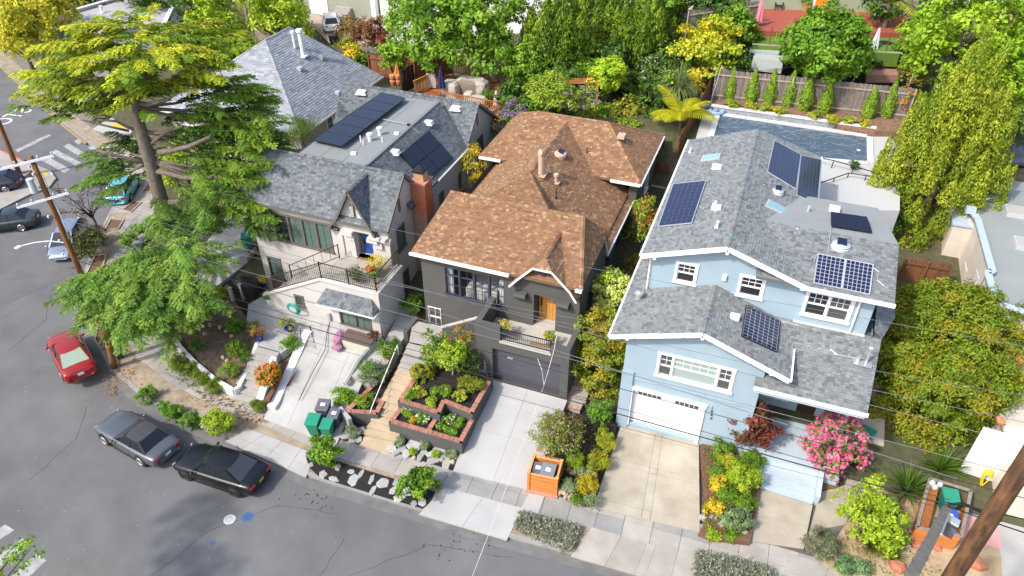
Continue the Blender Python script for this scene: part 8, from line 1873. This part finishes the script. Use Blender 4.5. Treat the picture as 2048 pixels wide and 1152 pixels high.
for px,py,zc,r,rz,pal,lab in((545,35,7,70,4,LIME,'bright lime tree behind the grey hip roof'),(590,95,4.5,45,2.4,[(.2,.26,.03),(.28,.3,.03)],'lime shrub at the far corner of the grey hip roof'),(430,60,6,60,3.5,LIME,'lime tree rising behind the cedar top'),(455,110,5,40,3,[(.2,.28,.03)],'yellow green shrub at the left of the grey hip roof'),(20,10,5,60,3,DARKG,'dark tree at the very top left corner'),(390,-5,7,50,3,DARKG,'dark conifer behind the white flat building'),(300,-20,6,70,3,DARKG,'dark hedge trees above the white flat building'),(180,-15,5,70,3,DARKG,'dark tree line along the top left edge')):
 bt(lab,px,py,zc,r,rz,pal,2,leaf=(.42,.24),clump=.85)
tree('lime_shrub','bright lime round shrub behind the cedar trunk','shrub',366,322,2.6,40,rz=1.6,pal=LIME,leaf=(.22,.13),clump=.42,nl=30,gz=.8)
tree('front_hedge','lime foliage at the foot of the cedar by the sidewalk','shrub',352,350,1.8,26,rz=1.2,pal=LIME,leaf=(.2,.12),clump=.4,gz=.8)
tree('side_shrub','feathery green shrub in the gap beside the grey hip roof','shrub',604,276,5.2,30,rz=1.6,pal=[(.24,.32,.05),(.16,.24,.035)],leaf=(.3,.05),clump=.5,nl=30,gz=2,updir=(0,0,1))
tree('red_maple','dark red leaf tree left of the pair by the far driveway','tree',705,65,4.6,30,rz=1.5,pal=[(.2,.1,.06),(.14,.06,.04),(.22,.16,.06)],leaf=(.3,.16),clump=.55,nl=20,gz=2.6); tree('red_maple','larger dark red leaf tree by the redwood fence','tree',755,80,5.2,38,rz=2.0,pal=[(.2,.05,.05),(.13,.05,.04),(.16,.12,.05)],leaf=(.3,.16),clump=.55,nl=24,gz=3)
sh('golden yellow shrub between the red trees and the grey roof',708,112,4.6,26,YEL_,(.25,.14),.4,24,gz=3); sh('green shrub under the red leaf trees',730,125,4.2,24,DARKG,(.25,.14),.45,24,gz=3); sh('olive shrub left of the golden shrub',692,92,4.2,20,OLIVE,(.25,.14),.45,22,gz=3)
for px,py,lab in((666,90,'dark bin by the golden shrub nearest the roof'),(676,86,'second dark bin beside the far driveway')):cart('black_cart',lab,px,py,2.6,1.1,.6,GRY,GRY,.4,'dark bins by the far driveway')
sh('purple shrub near the tan building',468,50,4.5,15,[(.2,.06,.16),(.14,.05,.1)],(.25,.14),.4,20,gz=2.5)
pl=g(205,482,.2); rt=thing('plum_tree','sparse dark purple street tree beside the wooden utility pole','tree',pl); rg=rs_(); mbt=MB(); tip=[]
top_=pl+Vector((-.5,.3,2.2)); mbt.tube([pl,lerp(pl,top_,.5)+XP*.1,top_],[.11,.09,.07],7)
for i in range(16):
 an=rg.uniform(0,6.28); e=top_+Vector((math.cos(an)*rg.uniform(.8,2.2),math.sin(an)*rg.uniform(.8,2.2),rg.uniform(.4,2.6))); m_=lerp(top_,e,.5)+Vector(rg.uniform(-.2,.2,3)); mbt.tube([lerp(pl,top_,rg.uniform(.7,1)),m_,e],[.04,.025,.01],5); tip.append((m_,e))
 for k in range(4):q_=e+Vector(rg.uniform(-.6,.6,3))+Z*.2; mbt.tube([lerp(m_,e,rg.uniform(.3,1)),q_],[.014,.006],4); tip.append((e,q_))
mbt.build('trunk',mat('dark_bark',(.07,.055,.05),.95,.2,6),rt); Pn=np.array([list(lerp(a,b,rg.rand())+Vector(rg.normal(size=3))*.1)for a,b in tip for _ in range(7)])
quads_mesh('foliage',leaf_quads(Pn,rg.normal(size=Pn.shape)+np.array([0,0,.5]),.13,.08,rg),np.array([(.10,.04,.045),(.14,.06,.06)])[rg.choice(2,len(Pn))],LEAF,rt)
sh('dark olive shrub at the foot of the wooden pole',172,490,1.2,32,[(.09,.1,.04),(.06,.07,.03)],(.16,.08),.3,22,gz=.2); sh('dull brown shrub beside the silver car',185,470,.9,24,[(.12,.09,.05),(.09,.09,.04)],(.16,.08),.3,18,gz=.2)
for q,lab in(([(245,420),(262,424),(283,405),(268,402)],'a'),([(210,460),(236,458),(248,440),(222,438)],'b'),([(172,550),(202,546),(213,508),(190,512)],'c'),([(190,680),(205,700),(215,660),(198,640)],'d'),([(285,385),(300,385),(308,372),(295,370)],'e')):
 mb=MB(); mb.prism([tuple(g(x,y,.17))[:2]for x,y in q],.05,.165); struct(mb.build('bark_bed',BARK));
 k=[g(x,y,.17)for x,y in q]
 mb=MB()
 for a,b in zip(k,k[1:]+k[:1]):mb.bar(a,b,.08,.1)
 struct(mb.build('bed_edging',CONCB))
for px,py,r,lab in((270,465,16,'green shrub by the sidewalk under the cedar'),(255,480,12,'lower green shrub by the sidewalk under the cedar'),(425,455,20,'shrub with pale flowers by the side driveway')):sh(lab,px,py,.9,r,GREEN,(.16,.09),.28,20,gz=.4)
sh('spiky lime plant at the side driveway edge',440,585,1.2,16,LIME,(.3,.05),.25,20,gz=.8,updir=(0,0,1))
tree('branch_tree','overhanging leafy twigs at the lower left corner','tree',25,1128,6.0,48,rz=.7,pal=[(.16,.27,.025),(.22,.33,.03)],leaf=(.17,.1),clump=.3,nl=11,n=620,gz=0,lean=(-5,-3),tr=.08,lobes=[((-2.6,-1.2,1),(1.5,1.3,2)),((-4.6,.6,2),(1.7,1.5,2)),((-1.0,-3.2,1.5),(1.6,1.2,2)),((2.0,-3.4,2),(1.5,1.2,2)),((.1,.3,0),(.9,.6,.6)),((.6,.5,.3),(.6,.3,.4)),((-.4,-.2,0),(.7,.7,.6))])
CED=thing('cedar_tree','huge spreading cedar with flat layered boughs beside the beige house','tree',g(385,545,.7))
cb=g(385,545,.5)
tk=[(385,550),(352,480),(322,400),(300,320),(282,262),(268,215),(272,190),(282,160),(288,120)]
tp_=[gv(x,y,cb)for x,y in tk]; tr_=[.62,.5,.43,.38,.35,.31,.24,.17,.08]
tm=MB(); tm.tube(tp_,tr_,12)
def tat(i):return tp_[i]
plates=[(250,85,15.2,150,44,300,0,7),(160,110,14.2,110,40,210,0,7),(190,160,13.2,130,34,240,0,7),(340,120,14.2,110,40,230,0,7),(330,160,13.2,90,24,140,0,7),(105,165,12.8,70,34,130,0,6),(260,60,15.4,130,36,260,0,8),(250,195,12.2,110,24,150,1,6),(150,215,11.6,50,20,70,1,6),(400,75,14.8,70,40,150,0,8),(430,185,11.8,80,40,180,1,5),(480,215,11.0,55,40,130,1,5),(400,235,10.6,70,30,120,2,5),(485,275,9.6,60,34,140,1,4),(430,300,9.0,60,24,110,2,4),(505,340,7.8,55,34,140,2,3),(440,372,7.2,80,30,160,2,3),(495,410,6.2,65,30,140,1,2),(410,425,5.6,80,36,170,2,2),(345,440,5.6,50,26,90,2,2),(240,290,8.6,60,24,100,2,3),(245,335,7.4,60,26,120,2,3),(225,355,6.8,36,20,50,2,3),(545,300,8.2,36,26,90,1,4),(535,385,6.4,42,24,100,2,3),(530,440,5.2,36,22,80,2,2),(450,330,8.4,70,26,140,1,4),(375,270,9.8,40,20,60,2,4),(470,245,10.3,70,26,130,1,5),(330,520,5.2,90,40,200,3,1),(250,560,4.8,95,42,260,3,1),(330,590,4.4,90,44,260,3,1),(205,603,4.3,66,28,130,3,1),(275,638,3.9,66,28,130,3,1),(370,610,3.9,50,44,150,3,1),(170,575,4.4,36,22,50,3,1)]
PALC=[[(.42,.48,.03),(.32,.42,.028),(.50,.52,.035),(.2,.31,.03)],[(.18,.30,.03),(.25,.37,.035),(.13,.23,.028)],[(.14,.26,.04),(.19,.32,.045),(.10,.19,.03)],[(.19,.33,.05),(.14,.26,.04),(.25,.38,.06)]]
rg=np.random.RandomState(5); QS=[]; CS=[]
def bough(p,d,L,pal,drop=.35):
 """one bough: an arching spine with drooping side twigs, each twig carrying short needle sprays"""
 base=np.array(pal[rg.randint(len(pal))])*(1+rg.normal()*.14); n=max(5,int(L/.15)); d=unit(np.array(d)); side=unit(np.cross(d,[0,0,1.])); pts=[]
 q=np.array(p,float); dd=d.copy(); dd[2]+=.12
 for i in range(n):
  pts.append(q.copy()); q=q+unit(dd)*L/n; dd=dd+np.array([0,0,-.55/n])
 tm.tube([Vector(pts[0]),Vector(pts[n//2])-Z*.03,Vector(pts[-1])],[.035,.022,.008],4)
 for i,o in enumerate(pts):
  t=i/n; tl=(.95-.6*t)*rg.uniform(.6,1.15)*min(1,.45+2.2*t)
  for sg in(-1,1):
   td=unit(d*.65+side*sg*rg.uniform(.6,1.05)+np.array([0,0,-drop*rg.uniform(.2,1.3)])); m=max(3,int(tl/.1)); pp=o+np.array([0,0,rg.normal()*.03]); up=unit(np.cross(np.cross(td,[0,0,1.]),td)); ts=np.cross(td,up); c=base*(1+rg.normal()*.16)
   for j in range(m):
    pn=pp+td*tl/m; ll=.17*(1.1-.6*j/m)*rg.uniform(.7,1.3)
    for s2 in(-1,1):
     lf=unit(td*.7+ts*s2*.8+up*rg.uniform(-.15,.45))*ll; wv=td*.032+up*rg.normal()*.02
     QS.append([pp-wv,pp+wv,pp+lf+wv*.4,pp+lf-wv*.4]); CS.append(c)
    QS.append([pp-ts*.03,pp+ts*.03,pn+ts*.022,pn-ts*.022]); CS.append(c)
    pp=pn; td=unit(td+np.array([0,0,-.07]))
for(px,py,z,rx,ry,n,pi_,ti)in plates:
 c=np.array(g(px,py,z)); s=scl(c); d=c-np.array(CAM); el=math.asin(-d[2]/np.linalg.norm(d)); hx=np.array(RT); hy=np.array(HD); ax,ay=rx*s,ry*s/math.sin(el)*.8
 at=np.array(tp_[ti]); e_=Vector(c); a_=Vector(at); m_=a_.lerp(e_,.5)+Z*(-.25+.1*rg.rand()); L_=(e_-a_).length; r0=min(.17,.05+L_*.014)
 tm.tube([a_,a_.lerp(m_,.5),m_,m_.lerp(e_,.5),e_],[r0,r0*.85,r0*.65,r0*.45,r0*.2],7)
 nb=max(3,int(n/6.2))
 for k in range(nb):
  th=2*math.pi*rg.rand(); rr=math.sqrt(rg.rand())*.95; p=c+hx*ax*rr*math.cos(th)+hy*ay*rr*math.sin(th); p[2]+=rg.normal()*.32+.3-.7*rr*rr
  out=p-at; out[2]=0; out=unit(out); an=rg.normal()*.5; ca,sa=math.cos(an),math.sin(an)
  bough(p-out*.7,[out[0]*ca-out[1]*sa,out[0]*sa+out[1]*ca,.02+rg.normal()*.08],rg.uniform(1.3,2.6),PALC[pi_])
for pts_,r0 in(([(306,342),(330,340),(370,347),(410,345),(436,338)],.2),([(318,305),(345,298),(385,285),(430,262)],.2),([(296,325),(265,315),(235,302),(203,288)],.15),([(283,262),(262,252),(240,235),(205,228)],.11),([(270,205),(300,206),(330,195),(350,188)],.16),([(270,192),(258,165),(235,140)],.15),([(300,290),(335,260),(372,245)],.12),([(430,340),(460,360),(500,395)],.09),([(258,262),(225,250),(170,232)],.08)):
 q_=[gv(x,y,cb)-Vector((HD.x,HD.y,0))*(.25*i)for i,(x,y)in enumerate(pts_)]; tm.tube(q_,[r0*(1-.6*i/len(q_))for i in range(len(q_))],7)
tm.build('trunk',mat('cedar_bark',(.17,.135,.11),.95,.5,5,.8,14,stretch=(3,3,.7)),CED,smooth=True)
quads_mesh('foliage',np.array(QS),np.clip(np.array(CS),.004,1),NEEDLE,CED)
FILL=[(1040,195,7,40,DARKG,'dark shrub between the pale trunk and the pergola'),(1075,215,6.6,26,GREEN,'leafy shrub left of the pergola post'),(1145,165,7.4,44,DARKG,'dark hedge mass behind the pergola'),(1180,150,7.6,40,GREEN,'green shrub left of the round citrus tree'),(1255,175,7,36,DARKG,'dark shrub under the citrus tree on the right'),(1262,215,6.4,24,OLIVE,'olive shrub below the citrus tree'),(1300,195,6.8,34,DARKG,'shadowy shrub behind the flax'),(1340,185,7,30,GREEN,'green shrub above the ponytail palm'),(1385,140,8,34,DARKG,'dark shrub under the golden maple'),(1225,120,8.2,46,DARKG,'dark bough mass above the citrus tree'),(1340,120,8.4,40,DARKG,'deep green bough left of the golden maple'),(1390,60,9.6,34,GREEN,'green tree over the upper fence left end'),(1060,120,8.4,44,[(.16,.26,.03),(.1,.18,.025)],'leafy bough at the right of the pale trunk'),(985,88,8.6,40,[(.16,.27,.03),(.1,.18,.025)],'low leafy bough of the broad tree over the deck'),(800,110,6.6,40,[(.14,.24,.03),(.2,.3,.03)],'bright leafy bough over the redwood fence'),(1840,110,9.5,46,[(.2,.31,.03),(.13,.22,.025)],'leafy green shrub right of the grey plank fence'),(1850,60,11,44,[(.2,.31,.03)],'bright bough above the banana plant'),(1930,250,7,50,DARKG,'dark green bush behind the podocarpus top'),(1985,250,6.6,40,GREEN,'green bush beside the dry ground'),(1860,215,7.4,40,GREEN,'green bush between podocarpus and banana plant'),(1480,135,8.2,30,DARKG,'dark shrub just beyond the pool fence'),(1770,20,11.5,30,DARKG,'dark shrub under the palm'),(560,10,6,60,LIME,'lime tree crown at the top edge left of the garage'),(500,110,4.6,40,[(.2,.28,.03),(.12,.2,.025)],'green tree at the left corner of the grey hip roof'),(1440,20,11,60,DARKG,'dark green tree at the top behind the upper fence'),(1340,-10,12,60,GREEN,'green tree top at the upper edge by the cypress')]
for px,py,z,r,pal,lb in FILL:tree('back_shrub',lb,'shrub',px,py,z,r,pal=pal,leaf=(.3,.17),clump=.55,nl=26,gz=max(2,z-2.2))
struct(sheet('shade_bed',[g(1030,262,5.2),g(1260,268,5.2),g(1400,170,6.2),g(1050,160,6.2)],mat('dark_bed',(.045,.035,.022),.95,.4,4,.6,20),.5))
FILL2=[(1205,225,6.2,24,GREEN,'leafy clump below the pergola right post'),(1232,232,6,20,OLIVE,'olive clump beside the charcoal roof ridge'),(1272,258,5.8,18,LIME,'lime clump at the back of the charcoal roof'),(1120,232,6.4,24,DARKG,'dark clump under the pergola'),(1320,240,6,24,DARKG,'dark clump beside the yellow fern'),(1060,150,7.6,40,GREEN,'green boughs right of the pale trunk'),(1385,235,5.8,24,DARKG,'dark clump between fern and pool fence'),(1330,300,4.8,22,GREEN,'green clump at the foot of the yellow fern')]
for px,py,z,r,pal,lb in FILL2:tree('back_shrub',lb,'shrub',px,py,z,r,pal=pal,leaf=(.24,.13),clump=.4,nl=26,gz=max(2,z-2))
